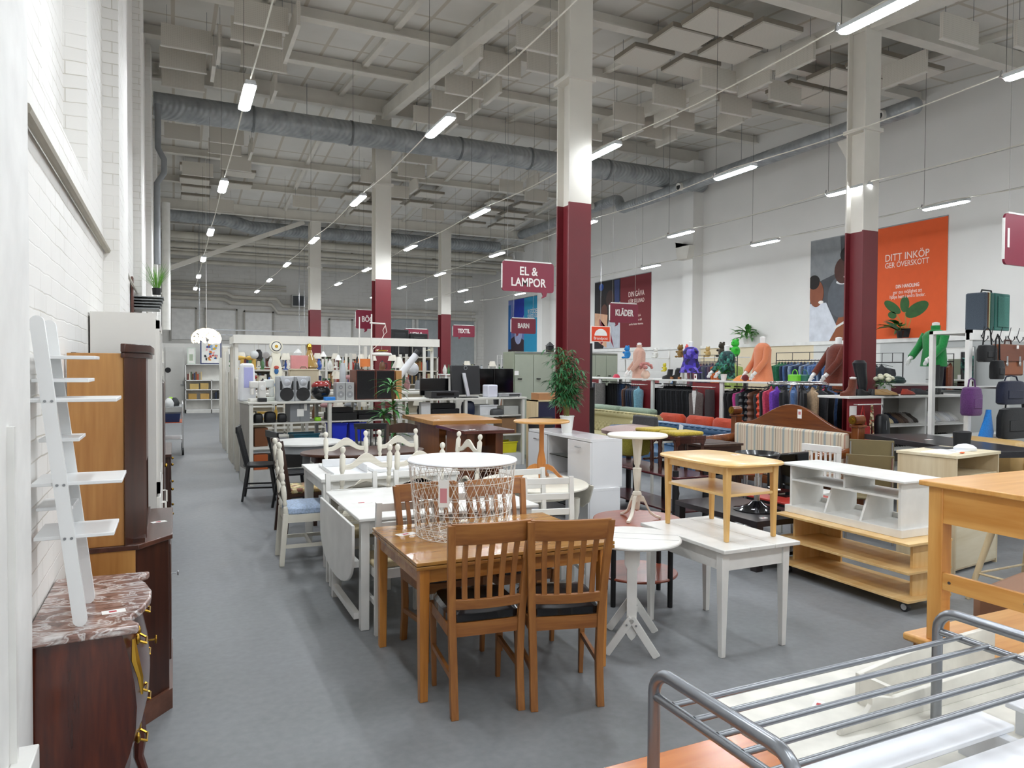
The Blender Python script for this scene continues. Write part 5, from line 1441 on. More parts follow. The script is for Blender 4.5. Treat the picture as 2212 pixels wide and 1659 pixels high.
for rn, x0, x1, y, z, zi in SPOT:
    n = 15
    for k in range(n):
        x = x0 + (x1 - x0) * (k + 0.5) / n
        if any(abs(x - q) < 0.07 for q in ((0.92, 2.06, 3.2, 4.35) if rn == 'lamp rack' else ())):
            continue
        kn, fn, ct = KINDS_[rnd.randrange(len(KINDS_))]
        c = cols[rnd.randrange(len(cols))]
        lb = '%s %s on the %s board of the %s, %s from left' % (CN[c], kn.replace('_', ' '), ('lower', 'upper')[zi], rn, ORD[k])
        if (kn, c) not in protos:
            t = T(kn, lb, ct, (x, y, z), 0, 'goods on the %s' % rn)
            fn(t, c)
            protos[(kn, c)] = t
        else:
            dup(protos[(kn, c)], (x, y, z), rnd.uniform(-20, 20), lb, 'goods on the %s' % rn)
# individual recognisable things on the second table level behind the electronics shelf
t = T('back_display_table', 'white display table directly behind the electronics shelf', 'table', (1.0, 11.95, 0), 3)
G().box(0, 0, 1.25, 3.6, 0.5, 1.28).ob('tabletop', SW, t)
for x in (0.02, 1.8, 3.54):
    for y in (0.02, 0.44):
        G().box(x, y, 0, x + 0.04, y + 0.04, 1.25).ob('leg', SW, t)
t = T('longcase_clock', 'small painted cream longcase clock with blue flowers standing behind the speakers', 'clock', (1.49, 12.22, 1.28))
CL = pm('eae5d2', 0.4)
G().loft([[(x * w, y, z) for x, y in ((-1, -0.04), (1, -0.04), (1, 0.04), (-1, 0.04))] for z, w in ((0, 0.08), (0.1, 0.085), (0.22, 0.06), (0.26, 0.07), (0.27, 0.075), (0.3, 0.095), (0.4, 0.085), (0.55, 0.055), (0.64, 0.07), (0.66, 0.07))]).ob('case', CL, t, bevel=0.006)
G().tube([(0, -0.05, 0.76), (0, 0.04, 0.76)], 0.1, 32).ob('clock_head', CL, t)
G().tube([(0, -0.056, 0.76), (0, -0.05, 0.76)], 0.078, 32).ob('dial_ring', pm('2c3040', 0.5), t)
G().tube([(0, -0.06, 0.76), (0, -0.05, 0.76)], 0.066, 32).ob('dial', pm('f0eedf', 0.4), t)
G().tube([(0, -0.064, 0.76), (0, -0.06, 0.76)], 0.026, 20).ob('dial_centre', BRASS, t)
G().ell((0, -0.05, 0.36), (0.035, 0.006, 0.05), 10, 6).ell((0, -0.05, 0.14), (0.03, 0.006, 0.05), 10, 6).ob('blue_flower', pm('2a5f94', 0.5), t)
G().ell((0, -0.052, 0.42), (0.04, 0.006, 0.03), 10, 6).ob('red_flower', pm('b04a3c', 0.5), t)
t = T('beige_suitcase', 'beige hard suitcase standing behind the silver speakers', 'suitcase', (1.68, 12.05, 1.28), 3)
G().box(0, 0, 0, 0.47, 0.16, 0.4).ob('shell', pm('b3a78f', 0.5), t, bevel=0.03)
G().box(0.0, -0.003, 0.37, 0.47, 0.163, 0.385).ob('rim', pm('8a7d66', 0.5), t)
G().tube([(0.18, 0.08, 0.4), (0.2, 0.08, 0.43), (0.27, 0.08, 0.43), (0.29, 0.08, 0.4)], 0.008, 6).ob('handle', pm('6a5d48', 0.5), t)
o = G().box(0, 0, 0, 0.27, 0.12, 0.62).ob('pink_box', pm('cf8c8c', 0.7), None, (1.74, 12.3, 1.28), bevel=0.003); tag(o, 'flat pink box standing above the beige suitcase', 'box')
t = T('amber_glass_pendant', 'amber glass bell lamp with brass top beside the pink box', 'pendant lamp', (2.12, 12.84, 1.66))
G().lathe([(0.0, 0.34), (0.04, 0.34), (0.06, 0.26), (0.13, 0.14), (0.15, 0.05), (0.1, 0.0), (0.095, 0.0), (0.145, 0.05)], n=28).ob('glass_shade', pm('a5854a', 0.1, coat=0.6), t)
G().lathe([(0.03, 0.34), (0.05, 0.4), (0.03, 0.45), (0.01, 0.45)], n=16).tube([(0, 0, 0.45), (0, 0, 0.47)], 0.005, 6).ob('brass_top', BRASS, t)
t = T('vacuum_tube_roll', 'long silver-white cylinder with black end leaning beside the large speakers', 'parasol roll', (0, 0, 0))
G().tube([(3.3, 12.0, 1.35), (3.78, 12.0, 1.93)], 0.06, 20).ob('cylinder', pm('d8dade', 0.35), t)
G().tube([(3.78, 12.0, 1.93), (3.83, 12.0, 1.99)], 0.065, 20).ob('black_end', BLACK, t)
def pendant(name, label, x, z, fn, y=12.86):
    t = T(name, label, 'pendant lamp', (x, y, z), 0, 'lamps hanging from the rack beam')
    fn(t)
    G().tube([(0, 0, 0.0), (0, 0, 2.1 - z)], 0.004, 5).ob('cord', pm('d8d4c8', 0.6), t)
    return t
def shade_cone(c, r=0.09, h=0.12, up=True):
    def f(t):
        G().lathe([(r, -h), (r * 0.3, -0.01), (0.01, 0.0), (0.005, 0.0)], n=20).ob('shade', pm(c, 0.4), t)
    return f
def shade_drum(c, r=0.14, h=0.16):
    def f(t):
        G().lathe([(r, -h), (r, 0.0), (r - 0.004, 0), (r - 0.004, -h)], n=28).tube([(-r, 0, -0.02), (r, 0, -0.02)], 0.003, 5).ob('shade', pm(c, 0.7), t)
    return f
def shade_ball(c, r=0.09):
    def f(t):
        G().ell((0, 0, -r), r, 20, 12).ob('glass_globe', pm(c, 0.12, coat=0.6), t)
    return f
def shade_spot(t):
    G().lathe([(0.055, -0.16), (0.06, -0.05), (0.03, 0.0), (0.004, 0.0)], n=16).ob('spot_head', BLACK, t)
pendant('drum_pendant', 'orange drum lamp hanging behind the large dark speakers', 3.06, 1.86, shade_drum('d0763a', 0.13, 0.14))
pendant('globe_pendant', 'clear glass globe lamp hanging left of the painted clock', 1.22, 1.98, shade_ball('cfd2d4', 0.07))
pendant('globe_pendant', 'second glass globe lamp hanging close to the painted clock', 1.44, 1.97, shade_ball('c4c2c4', 0.06), 13.2)
pendant('black_spot_pendant', 'bunch of black spot lamps hanging at the left end of the beam', 1.3, 2.0, shade_spot, 12.98)
pendant('cone_pendant', 'white metal dome lamp hanging above the pink box', 1.93, 2.02, shade_cone('e6e6e4', 0.07, 0.07))
pendant('cone_pendant', 'small white cone lamp right of the amber lamp', 2.36, 1.98, shade_cone('ecebe8', 0.06, 0.09))
pendant('cone_pendant', 'white cone lamp beside the black vacuum cleaner', 2.62, 1.93, shade_cone('ecebe8', 0.06, 0.1))
pendant('cone_pendant', 'pale triangular paper lamp right of the column', 3.72, 1.9, shade_cone('dcd9d0', 0.13, 0.2))
pendant('globe_pendant', 'pearly glass globe lamp near the right end of the beam', 3.98, 1.8, shade_ball('b9babd', 0.12))
pendant('cone_pendant', 'cream pointed paper lamp under the right end of the beam', 4.3, 2.05, shade_cone('e6dfbf', 0.09, 0.02))
pendant('ring_pendant', 'white ceiling lamp with gilded rim hanging right of the orange drum', 3.4, 2.0, lambda t: (G().lathe([(0.02, 0), (0.17, -0.03), (0.19, -0.06), (0.15, -0.08), (0.02, -0.08)], n=28).ob('glass_bowl', pm('ecebe6', 0.3), t), G().lathe([(0.1, 0.0), (0.12, 0.02), (0.08, 0.03)], n=24).ob('gilded_rim', BRASS, t)))
# upright vacuum cleaners between
for k, (x, c) in enumerate(((2.56, 'b4b8bc'), (2.8, '17181b'))):
    t = T('upright_vacuum', '%s upright vacuum cleaner standing behind the silver speakers' % ('silver', 'black')[k], 'vacuum cleaner', (x, 12.2, 1.28))
    G().box(-0.07, -0.06, 0, 0.07, 0.06, 0.05).ob('floor_head', pm('222326', 0.4), t, bevel=0.02)
    G().loft([[(0.05 * k_ * math.cos(a), 0.05 * k_ * math.sin(a), z) for a in [2 * math.pi * j / 16 for j in range(16)]] for z, k_ in ((0.05, 0.8), (0.2, 1.1), (0.4, 1.0), (0.5, 0.7))]).ob('body', pm(c, 0.25, coat=0.4), t)
    G().tube([(0, 0, 0.5), (0.0, 0.03, 0.56), (0.0, -0.03, 0.6), (0, -0.03, 0.52)], 0.012, 8).ob('handle', pm(c, 0.3), t)
# two tall lamp poles above the beam
t = T('lamp_pole', 'thin white lamp stand with looped cable rising above the beam', 'floor lamp', (3.1, 12.4, 1.28), 0)
G().tube([(0, 0, 0), (0, 0, 1.35)], 0.012, 8).tube([(-0.2, 0.05, 0), (-0.2, 0.05, 1.3)], 0.01, 8).ob('pole', pm('e3e0da', 0.4), t)
G().tube([(-0.03, 0, 1.2), (0.24, 0, 1.19)], 0.014, 8).ob('arm', pm('e3e0da', 0.4), t)
G().tube([(0.24, 0, 1.19), (0.27, 0, 1.05), (0.22, 0, 1.0), (0.2, 0, 1.08), (0.24, 0, 1.16)], 0.006, 6).tube([(0.22, 0, 1.0), (0.14, 0, 0.85), (0.03, 0, 0.75)], 0.006, 6).ob('cable', pm('e3dcd2', 0.5), t)
# tall dark speakers at the back near the column
for k, (x, h) in enumerate(((5.35, 2.75), (5.9, 2.65))):
    t = T('black_crate_box', 'black box high on the storage behind the column, %s one' % ('left', 'right')[k], 'box', (x, 19.25, 2.0), 0, 'black boxes high on the bookcase')
    G().box(0, 0, 0, 0.5, 0.28, h - 2.0).ob('box_body', BLACK, t, bevel=0.02)
    G().box(0.1, -0.01, 0.1, 0.4, 0, h - 2.1).ob('box_lid', pm('1c1d20', 0.4), t, bevel=0.01)
# dracaena plant
def leaf(g, base_, d, L, w, droop, n=6):
    b_ = Vector(base_); d = Vector(d).normalized()
    sd = d.cross(Vector((0, 0, 1)))
    sd = sd.normalized() if sd.length > 0.05 else Vector((1, 0, 0))
    prev = None; p = b_.copy(); dd = d.copy()
    for i in range(n + 1):
        f = i / n
        ww = w * math.sin(math.pi * min(1, 0.12 + f * 0.88)) * (1 - 0.2 * f)
        a, m_, c = p - sd * ww, p - Vector((0, 0, ww * 0.35)), p + sd * ww
        if prev:
            k = len(g.v)
            g.v += [tuple(q) for q in prev + (a, m_, c)]
            g.f += [(k, k + 1, k + 4, k + 3), (k + 1, k + 2, k + 5, k + 4)]
        prev = (a, m_, c)
        dd = (dd + Vector((0, 0, -droop / n))).normalized()
        p = p + dd * (L / n)
LG = pm('2f7a2c', 0.35, var=0.35, sc=9)
LG2 = pm('3a8a34', 0.35, var=0.3, sc=9)
t = T('dracaena_plant', 'tall dracaena with glossy sword leaves standing in front of the electronics shelf', 'potted plant', (2.86, 10.25, 0))
G().lathe([(0.12, 0), (0.15, 0.25), (0.14, 0.25), (0.13, 0.22)], n=20).ob('pot', pm('6a6a66', 0.6), t)
G().tube([(0.02, 0, 0.2), (0.05, 0, 0.9), (0.0, 0, 1.45)], 0.018, 8).tube([(-0.04, 0, 0.2), (-0.05, 0, 0.6), (-0.12, 0.02, 1.05)], 0.016, 8).tube([(0.04, -0.02, 0.2), (0.06, 0, 0.8)], 0.012, 8).ob('stem', pm('6b5a3a', 0.8), t)
g = G()
r4 = random.Random(11)
for (cx_, cz, n, L) in ((0.0, 1.45, 20, 0.36), (0.02, 1.15, 16, 0.34), (-0.12, 1.05, 14, 0.34), (0.06, 0.78, 16, 0.34)):
    for k in range(n):
        a = 2.4 * k
        el = 0.2 + 1.1 * k / n
        leaf(g, (cx_, 0, cz - 0.08 + 0.1 * k / n), (math.cos(a), math.sin(a), el), L * r4.uniform(0.75, 1.05), 0.026, 1.3)
g.ob('foliage', LG, t)
# bamboo plant on the white TV bench
def bamboo(t, n, h, seed, w=0.009, L=0.1):
    rr_ = random.Random(seed)
    s = G(); g = G()
    for k in range(n):
        a = rr_.uniform(0, 6.28); r = rr_.uniform(0, 0.03)
        lean = rr_.uniform(0.0, 0.16)
        hh = h * rr_.uniform(0.55, 1)
        pts = [Vector((r * math.cos(a) + lean * f * f * math.cos(a), r * math.sin(a) + lean * f * f * math.sin(a), 0.16 + (hh - 0.16) * f)) for f in (0, 0.3, 0.6, 0.85, 1)]
        s.tube(pts, [0.004, 0.004, 0.003, 0.002, 0.001], 5)
        for j in range(18):
            f = 0.22 + 0.78 * j / 18
            i = min(3, int(f * 4)); p = pts[i].lerp(pts[i + 1], f * 4 - i)
            b = rr_.uniform(0, 6.28)
            q = p + Vector((math.cos(b), math.sin(b), 0.3)) * rr_.uniform(0.03, 0.12)
            s.tube([p, q], 0.0012, 3)
            for m_ in range(5):
                c = b + rr_.uniform(-1.3, 1.3)
                leaf(g, q, (math.cos(c), math.sin(c), rr_.uniform(-0.5, 0.5)), L * rr_.uniform(0.7, 1.2), w, 0.8, 3)
    s.ob('stems', pm('8a8a4c', 0.6), t)
    g.ob('foliage', pm('3c7548', 0.45, var=0.35, sc=14), t)
# shelf plants along the left wall
t = T('wall_shelf_bracketed', 'stack of grey slatted wall shelves high on the left wall', 'wall shelf', (-0.35, 9.45, 2.38))
for k in range(5):
    G().box(-0.1, 0, 0.034 * k, 0.19 + 0.012 * k, 0.5, 0.034 * k + 0.012).ob('slatted_shelf', pm('8e9192', 0.4, 0.4), t, smooth=False)
G().box(-0.1, 0.0, 0.0, -0.08, 0.5, 0.15).ob('mounting_plate', STEEL, t)
t = T('potted_grass', 'artificial green grass in black pot on the high wall shelf', 'potted plant', (-0.19, 9.65, 2.564))
G().lathe([(0.045, 0), (0.05, 0.08), (0.045, 0.08)], n=16).ob('pot', BLACK, t)
g = G(); r5 = random.Random(5)
for k in range(150):
    a = r5.uniform(0, 6.28)
    leaf(g, (0.03 * math.cos(a), 0.03 * math.sin(a), 0.07), (math.cos(a), math.sin(a), r5.uniform(1.4, 6)), r5.uniform(0.2, 0.38), 0.002, 0.9, 4)
o = g.ob('grass_blades', pm('6aa83c', 0.6, var=0.3, sc=20), t); o['kind'] = 'stuff'
t = T('dark_board_on_wall', 'narrow dark brown board hanging on the left wall beside the wall shelves', 'board', (-0.44, 9.2, 2.3))
G().box(0, 0, 0, 0.02, 0.22, 0.42).ob('board', wood('4a2a22', '6a4034', 'z', 1, 0.5), t)
# trolley
t = T('shopping_trolley', 'chrome trolley cart with baskets beside the left wall', 'trolley', (-0.22, 15.2, 0))
CT = pm('c8cacc', 0.25, 0.8)
for x in (0.0, 0.36):
    G().tube([(x, 0, 0.14), (x, 0, 0.95), (x, 0.04, 1.0), (x, 0.9, 1.0), (x, 0.94, 0.95), (x, 0.94, 0.14)], 0.012, 8).ob('side_frame', CT, t)
for z in (0.3, 0.62, 0.92):
    G().box(0, 0.02, z, 0.36, 0.92, z + 0.012).ob('tray', CT if z > 0.7 else pm('c85a2a' if z > 0.5 else 'bcbec0', 0.5), t)
for x in (0.0, 0.36):
    for y in (0.02, 0.92):
        G().tube([(x - 0.02, y, 0.07), (x + 0.02, y, 0.07)], 0.07, 18).bar((x, y, 0.08), (x, y, 0.16), 0.03, 0.03).ob('castor', BLACK, t)
o = G().hexa([(0.02, 0.02, 0), (0.26, 0.02, 0), (0.26, 0.36, 0), (0.02, 0.36, 0)], [(0, 0, 0.16), (0.28, 0, 0.16), (0.28, 0.38, 0.16), (0, 0.38, 0.16)]).ob('navy_basket', pm('20305c', 0.5), None, (-0.18, 15.3, 0.632)); tag(o, 'navy plastic basket on the middle tray of the trolley', 'basket')
o = G().ell((0.07, 0.1, 0.07), (0.09, 0.1, 0.07)).ob('blue_cloth', pm('2444c0', 0.7), None, (-0.18, 15.75, 0.632)); tag(o, 'bright blue cloth bundle on the middle tray of the trolley', 'cloth')
for k, (dx, dy, c, cn) in enumerate(((0.02, 0.1, 'dfe0e0', 'white'), (0.12, 0.35, '2e3032', 'dark'), (0.05, 0.6, '9fd43a', 'lime'))):
    o = G().loft([[(0.09 * k_ * math.cos(a) + 0.1, 0.11 * k_ * math.sin(a) + 0.1, z) for a in [2 * math.pi * j / 12 for j in range(12)]] for z, k_ in ((0, 0.9), (0.06, 1), (0.12, 0.7), (0.16, 0.3))]).ob('small_bundle', pm(c, 0.6), None, (-0.22 + dx, 15.2 + dy, 0.932)); tag(o, '%s small bundle lying on the top tray of the trolley' % cn, 'bundle')
# shelf with goods against the left wall past the trolley
t = T('wall_goods_shelf', 'white narrow shelf with small goods against the left wall in the distance', 'shelf unit', (-0.44, 11.4, 0))
for z in (0.5, 1.0, 1.45, 1.75):
    G().box(0, 0, z, 0.28, 1.6, z + 0.02).ob('shelf_board', SW, t, smooth=False)
for y in (0, 0.79, 1.58):
    G().box(0, y, 0, 0.28, y + 0.02, 1.95).ob('upright', SW, t, smooth=False)
for k, (y, z, c, cn) in enumerate(((11.5, 1.47, 'b0562e', 'rust-orange'), (11.8, 1.47, 'c8b896', 'tan'), (12.3, 1.47, '6d2c24', 'dark red'), (12.6, 1.02, '4c5c6a', 'slate blue'), (11.6, 1.02, 'e0ddd4', 'white'), (11.55, 1.77, 'd2c7ae', 'beige'))):
    o = G().box(0, 0, 0, 0.16, 0.2, 0.22 if z < 1.7 else 0.1).ob('storage_box', pm(c, 0.6), None, (-0.34, y, z)); tag(o, '%s small box on the narrow shelf by the left wall' % cn, 'box')
# far bookcase with framed pictures
t = T('far_bookcase', 'white cubby bookcase against the partition at the end of the aisle', 'bookcase', (0.35, 28.6, 0))
for z in (0.1, 0.47, 0.83, 1.17, 1.75):
    G().box(0, 0, z, 1.75, 0.4, z + 0.03).ob('shelf_board', WHITE, t, smooth=False)
for x in (0, 0.86, 1.72):
    G().box(x, 0, 0, x + 0.03, 0.4, 1.2 if x == 0.86 else 1.78).ob('upright', WHITE, t, smooth=False)
G().box(0, 0, 0, 1.75, 0.02, 0.1).box(0, 0.38, 0.1, 1.75, 0.4, 1.75).ob('back_panel', pm('dcdad4', 0.5), t, smooth=False)
for k, (x, z, w, h, c, cn, nm) in enumerate(((0.1, 0.5, 0.28, 0.2, 'b8924e', 'tan', 'basket'), (0.5, 0.86, 0.28, 0.22, 'bfa060', 'straw', 'basket'), (0.15, 0.86, 0.3, 0.2, 'c8aa68', 'golden', 'basket'), (0.5, 0.5, 0.3, 0.2, 'c49c58', 'honey', 'basket'))):
    o = G().box(0, 0, 0, w, 0.25, h).ob(nm, pm(c, 0.7), None, (0.35 + x, 28.65, z), bevel=0.01); tag(o, '%s coloured basket in the far white bookcase' % cn, nm)
for k in range(14):
    x = 0.42 + 0.055 * k if k < 9 else 1.3 + 0.06 * (k - 9)
    z = 1.2 if k < 9 else 0.5
    o = G().box(0, 0, 0, 0.045, 0.18, 0.22 + 0.04 * (k % 3)).ob('book', pm(BC[(k * 4) % len(BC)], 0.6), None, (x, 28.65, z), smooth=False)
    tag(o, 'book in the far white bookcase, %s from the left' % ORD[k], 'book', 'books in the far bookcase')
for k, (x, w, h, c, lb) in enumerate(((0.42, 0.28, 0.6, 'cfd8cc', 'pale green small picture on top of the far bookcase'), (0.86, 0.72, 0.86, '2c3a68', 'blue-framed print with colourful abstract shapes on top of the far bookcase'), (1.68, 0.4, 0.62, 'b9b4a8', 'pale framed print at the right end of the far bookcase'))):
    t = T('framed_picture', lb, 'picture', (x, 28.85, 1.78))
    G().box(0, 0, 0, w, 0.03, h).ob('picture_frame', pm(c, 0.5), t, smooth=False)
    G().box(0.04, -0.004, 0.04, w - 0.04, 0.0, h - 0.04).ob('picture_sheet', pm('eceae4', 0.6), t, smooth=False)
    if k == 1:
        cc = ['e0b030', 'c84a3a', '2c5c9c', 'e8a0a0', '30343c', 'd88a3a', '8fb0d0']
        r7 = random.Random(2)
        for q in range(26):
            a, b_ = r7.uniform(0.12, w - 0.2), r7.uniform(0.12, h - 0.2)
            G().prism([(a, b_), (a + r7.uniform(0.05, 0.1), b_ + r7.uniform(-0.03, 0.03)), (a + r7.uniform(0.05, 0.1), b_ + 0.08), (a, b_ + r7.uniform(0.04, 0.1))], 'xz', -0.006 - 0.0004 * q, -0.004).ob('abstract_shape', pm(cc[q % 7], 0.6), t, smooth=False)
    else:
        G().box(w * 0.25, -0.007, h * 0.2, w * 0.7, -0.004, h * 0.6).ob('printed_motif', pm('a8b49c' if k == 0 else '7a7c80', 0.6), t, smooth=False)
t = T('capiz_pendant_lamp', 'glowing round pendant lamp with petal shade hanging above the aisle end', 'pendant lamp', (0.74, 20.0, 2.42))
SHL = emis('fff0d0', 1.6)
g = G(); r8 = random.Random(9)
for k in range(240):
    a = r8.uniform(0, 6.28); e = r8.uniform(-0.3, 1.4)
    p = Vector((0.34 * math.cos(e) * math.cos(a), 0.34 * math.cos(e) * math.sin(a), 0.26 * math.sin(e) - 0.02))
    s = 0.045
    u = p.cross(Vector((0, 0, 1))).normalized() * s; w_ = p.normalized().cross(u).normalized() * s
    q = p + p.normalized() * r8.uniform(0, 0.02)
    g.add([q - u, q - w_, q + u, q + w_], [(0, 1, 2, 3)])
g.ob('petal_shade', SHL, t, smooth=False)
G().tube([(0, 0, 0.2), (0, 0, zc(20) - 2.42)], 0.004, 5).ob('cord', WHITE, t)
# hanging steel rail (cable tray) at the back
for k, (x0, x1, y, z) in enumerate(((0.75, 4.3, 27.0, 2.95), (0.75, 4.0, 26.2, 2.75))):
    t = T('cable_tray', 'thin perforated steel tray hanging before the far wall, %s one' % ('rear', 'front')[k], 'cable tray', (x0, y, z), 0, 'hanging steel trays')
    G().box(0, 0, 0, x1 - x0, 0.06, 0.04).ob('tray', STEEL, t, smooth=False)
    for x in (0.02, x1 - x0 - 0.02):
        G().tube([(x, 0.03, 0.04), (x, 0.03, zc(y) - z)], 0.006, 5).ob('hanger_rod', STEEL, t)

# =============== signs ===============
SB = pm('7e2138', 0.45, var=0.02)
def bubble(label, x, y, z, w, h, txt, size, tail=0.82, wires=True, bold=0.003, fits=None):
    t = T('hanging_sign', label, 'sign', (x, y, z))
    r = 0.04 * h / 0.4
    pts = []
    for cx_, cz, a0 in ((w / 2 - r, h / 2 - r, 0), (-w / 2 + r, h / 2 - r, 90), (-w / 2 + r, -h / 2 + r, 180), (w / 2 - r, -h / 2 + r, 270)):
        for k in range(6):
            a = R(a0 + 18 * k)
            pts.append((cx_ + r * math.cos(a), cz + r * math.sin(a)))
        if a0 == 180:
            tx = -w / 2 + tail * w
            pts += [(tx - 0.05 * w, -h / 2), (tx - 0.03 * w, -h / 2 - 0.1 * h), (tx - 0.06 * w, -h / 2 - 0.2 * h), (tx + 0.03 * w, -h / 2 - 0.13 * h), (tx + 0.05 * w, -h / 2)]
    G().prism(pts, 'xz', -0.012, 0.012).ob('sign_board', SB, t, smooth=False)
    G().box(-w / 2 + r, -0.016, h / 2 - 0.004, w / 2 - r, 0.016, h / 2 + 0.014).box(-w / 2 - 0.006, -0.014, -h / 2 + r, -w / 2 + 0.002, 0.014, h / 2 - r).ob('edge_trim', WHITE, t, smooth=False)
    for q, (s, dz, xx) in enumerate(txt):
        text(s, size, pm('e9e4e0', 0.6), t, (xx, -0.0135, dz), bold=bold, fit=fits[q] if fits else None)
    if wires:
        for s in (-1, 1):
            G().tube([(s * w * 0.4, 0, h / 2), (s * w * 0.4, 0, zc(y) - z)], 0.0025, 4).ob('hanger_wire', pm('8a8884', 0.6), t)
    return t
bubble('burgundy speech-bubble sign reading EL & LAMPOR', 4.64, 9.4, 3.03, 0.83, 0.43, (('EL &', 0.075, 0), ('LAMPOR', -0.085, 0)), 0.17, fits=(0.29, 0.56))
bubble('burgundy speech-bubble sign reading BARN', 7.29, 15.0, 2.68, 0.63, 0.35, (('BARN', 0, 0),), 0.15, 0.25, bold=0.005, fits=(0.29,))
bubble('burgundy speech-bubble sign reading KLÄDER', 7.03, 10.5, 2.67, 0.58, 0.33, (('KLÄDER', 0, 0),), 0.15, 0.25, bold=0.005, fits=(0.37,))
bubble('burgundy speech-bubble sign reading TEXTIL', 8.15, 21.0, 2.84, 0.72, 0.36, (('TEXTIL', 0, 0),), 0.18, 0.3, bold=0.006, fits=(0.41,))
bubble('burgundy speech-bubble sign reading BÖCKER half hidden by the column', 4.27, 17.0, 2.84, 0.8, 0.44, (('BÖCKER', 0, 0),), 0.18, 0.3, bold=0.005, fits=(0.52,))
bubble('burgundy speech-bubble sign reading HEM & HUSHÅLL above the racks', 6.3, 20.0, 2.6, 0.72, 0.42, (('HEM &', 0.06, 0), ('HUSHÅLL', -0.09, 0)), 0.15, 0.3, fits=(0.36, 0.5))
bubble('burgundy sign cut off by the right edge of the photo', 8.62, 4.9, 3.16, 0.85, 0.56, (('I', 0.0, -0.36),), 0.3, 0.8)
# posters on the right wall
def poster(label, y0, y1, z0, z1, col, split, pic):
    """poster from y0 (far) to y1 (near) on the right wall; the picture fills the far part up to split"""
    t = T('wall_poster', label, 'poster', (XR - 0.012, 0, 0))
    G().box(-0.006, y1, z0, 0.006, y0, z1).ob('poster_sheet', pm(col, 0.7, var=0.03), t, smooth=False)
    G().box(-0.012, y1, z1 - 0.01, 0.008, y0, z1 + 0.012).ob('top_rail', STEEL, t, smooth=False)
    G().box(-0.009, split, z0, -0.006, y0, z1).ob('picture_area', pm(pic[0], 0.7, var=0.35, sc=1.5), t, smooth=False)
    k = 0
    for kind, ya, za, a, c, colr in pic[1]:
        k += 1
        x = -0.009 - 0.0008 * k
        g = G()
        if kind == 'e':
            pts = [(min(y0, max(split, ya + a * math.cos(q))), za + c * math.sin(q)) for q in [2 * math.pi * j / 24 for j in range(24)]]
        else:
            pts = [(min(y0, max(split, ya + p_)), za + q_) for p_, q_ in a]
        g.prism(pts, 'yz', x, -0.009).ob('printed_shape', pm(colr, 0.7, var=0.1), t, smooth=False)
    return t
# orange poster: children in school uniforms (generic shapes) and a plant
P1 = poster('orange wall poster reading DITT INKÖP GER ÖVERSKOTT with a photo of school children', 12.03, 8.83, 2.35, 4.61, 'e05a22', 10.75,
            ('4a4c50', [('p', 12.03, 4.61, [(0, 0), (-0.8, 0), (-0.85, -0.75), (0, -1.0)], 0, '85878a'), ('p', 10.75, 4.61, [(0, 0), (0.35, 0), (0.4, -0.5), (0, -0.6)], 0, '3c2828'),
                        ('p', 10.75, 2.35, [(0, 0), (0.75, 0), (0.5, 0.5), (0, 0.9)], 0, '8a4f30'),
                        ('e', 11.2, 3.3, 0.34, 0.45, '5a5e64'), ('e', 11.12, 3.62, 0.2, 0.06, 'd8dadc'), ('e', 11.15, 3.86, 0.22, 0.28, '4a2c24'),
                        ('e', 11.0, 4.1, 0.16, 0.22, '42261f'), ('e', 11.05, 4.2, 0.17, 0.16, '17120f'),
                        ('p', 12.03, 2.35, [(0, 0), (-0.55, 0), (-0.75, 0.3), (-0.45, 0.85), (0, 0.85)], 0, 'd4d8e0'), ('e', 11.85, 3.42, 0.2, 0.3, '8a5038'), ('e', 11.92, 3.68, 0.16, 0.16, '1c1614'),
                        ('e', 11.72, 3.22, 0.07, 0.035, 'eeeae4'), ('e', 11.06, 3.72, 0.06, 0.025, 'e8e2dc'), ('p', 11.35, 2.6, [(0, 0), (-0.4, 0.18), (-0.42, 0.24), (0, 0.05)], 0, 'dcdcd8'),
                        ('p', 10.85, 3.1, [(0, 0), (-0.1, 0.5), (0.2, 0.35), (0.25, 0.1)], 0, 'a8a050')]))
LT = pm('f4e2d8', 0.7)
g = G()
for q, (ya, za, a, c, rt) in enumerate(((9.95, 2.98, 0.22, 0.09, -35), (9.68, 3.02, 0.1, 0.16, 0), (9.42, 2.9, 0.26, 0.13, 25), (9.95, 2.82, 0.1, 0.07, -20))):
    pts = []
    for j in range(20):
        b_ = 2 * math.pi * j / 20
        u_, w_ = a * math.cos(b_), c * math.sin(b_)
        pts.append((ya - u_ * math.cos(R(rt)) + w_ * math.sin(R(rt)), za + u_ * math.sin(R(rt)) + w_ * math.cos(R(rt))))
    g.prism(pts, 'yz', -0.0075, -0.006)
g.ob('printed_leaves', pm('2c5a28', 0.7, var=0.2), P1, smooth=False)
G().prism([(9.64, 2.5), (9.7, 2.5), (9.9, 2.9), (9.88, 2.9)], 'yz', -0.0072, -0.006).prism([(9.62, 2.5), (9.66, 2.5), (9.68, 2.95), (9.66, 2.95)], 'yz', -0.0072, -0.006).prism([(9.6, 2.5), (9.64, 2.5), (9.5, 2.85), (9.48, 2.85)], 'yz', -0.0072, -0.006).ob('printed_stalks', pm('b07a3c', 0.7), P1, smooth=False)
G().prism([(9.58, 2.36), (9.72, 2.36), (9.76, 2.54), (9.54, 2.54)], 'yz', -0.0076, -0.006).ob('printed_pot', pm('201c1c', 0.7), P1, smooth=False)
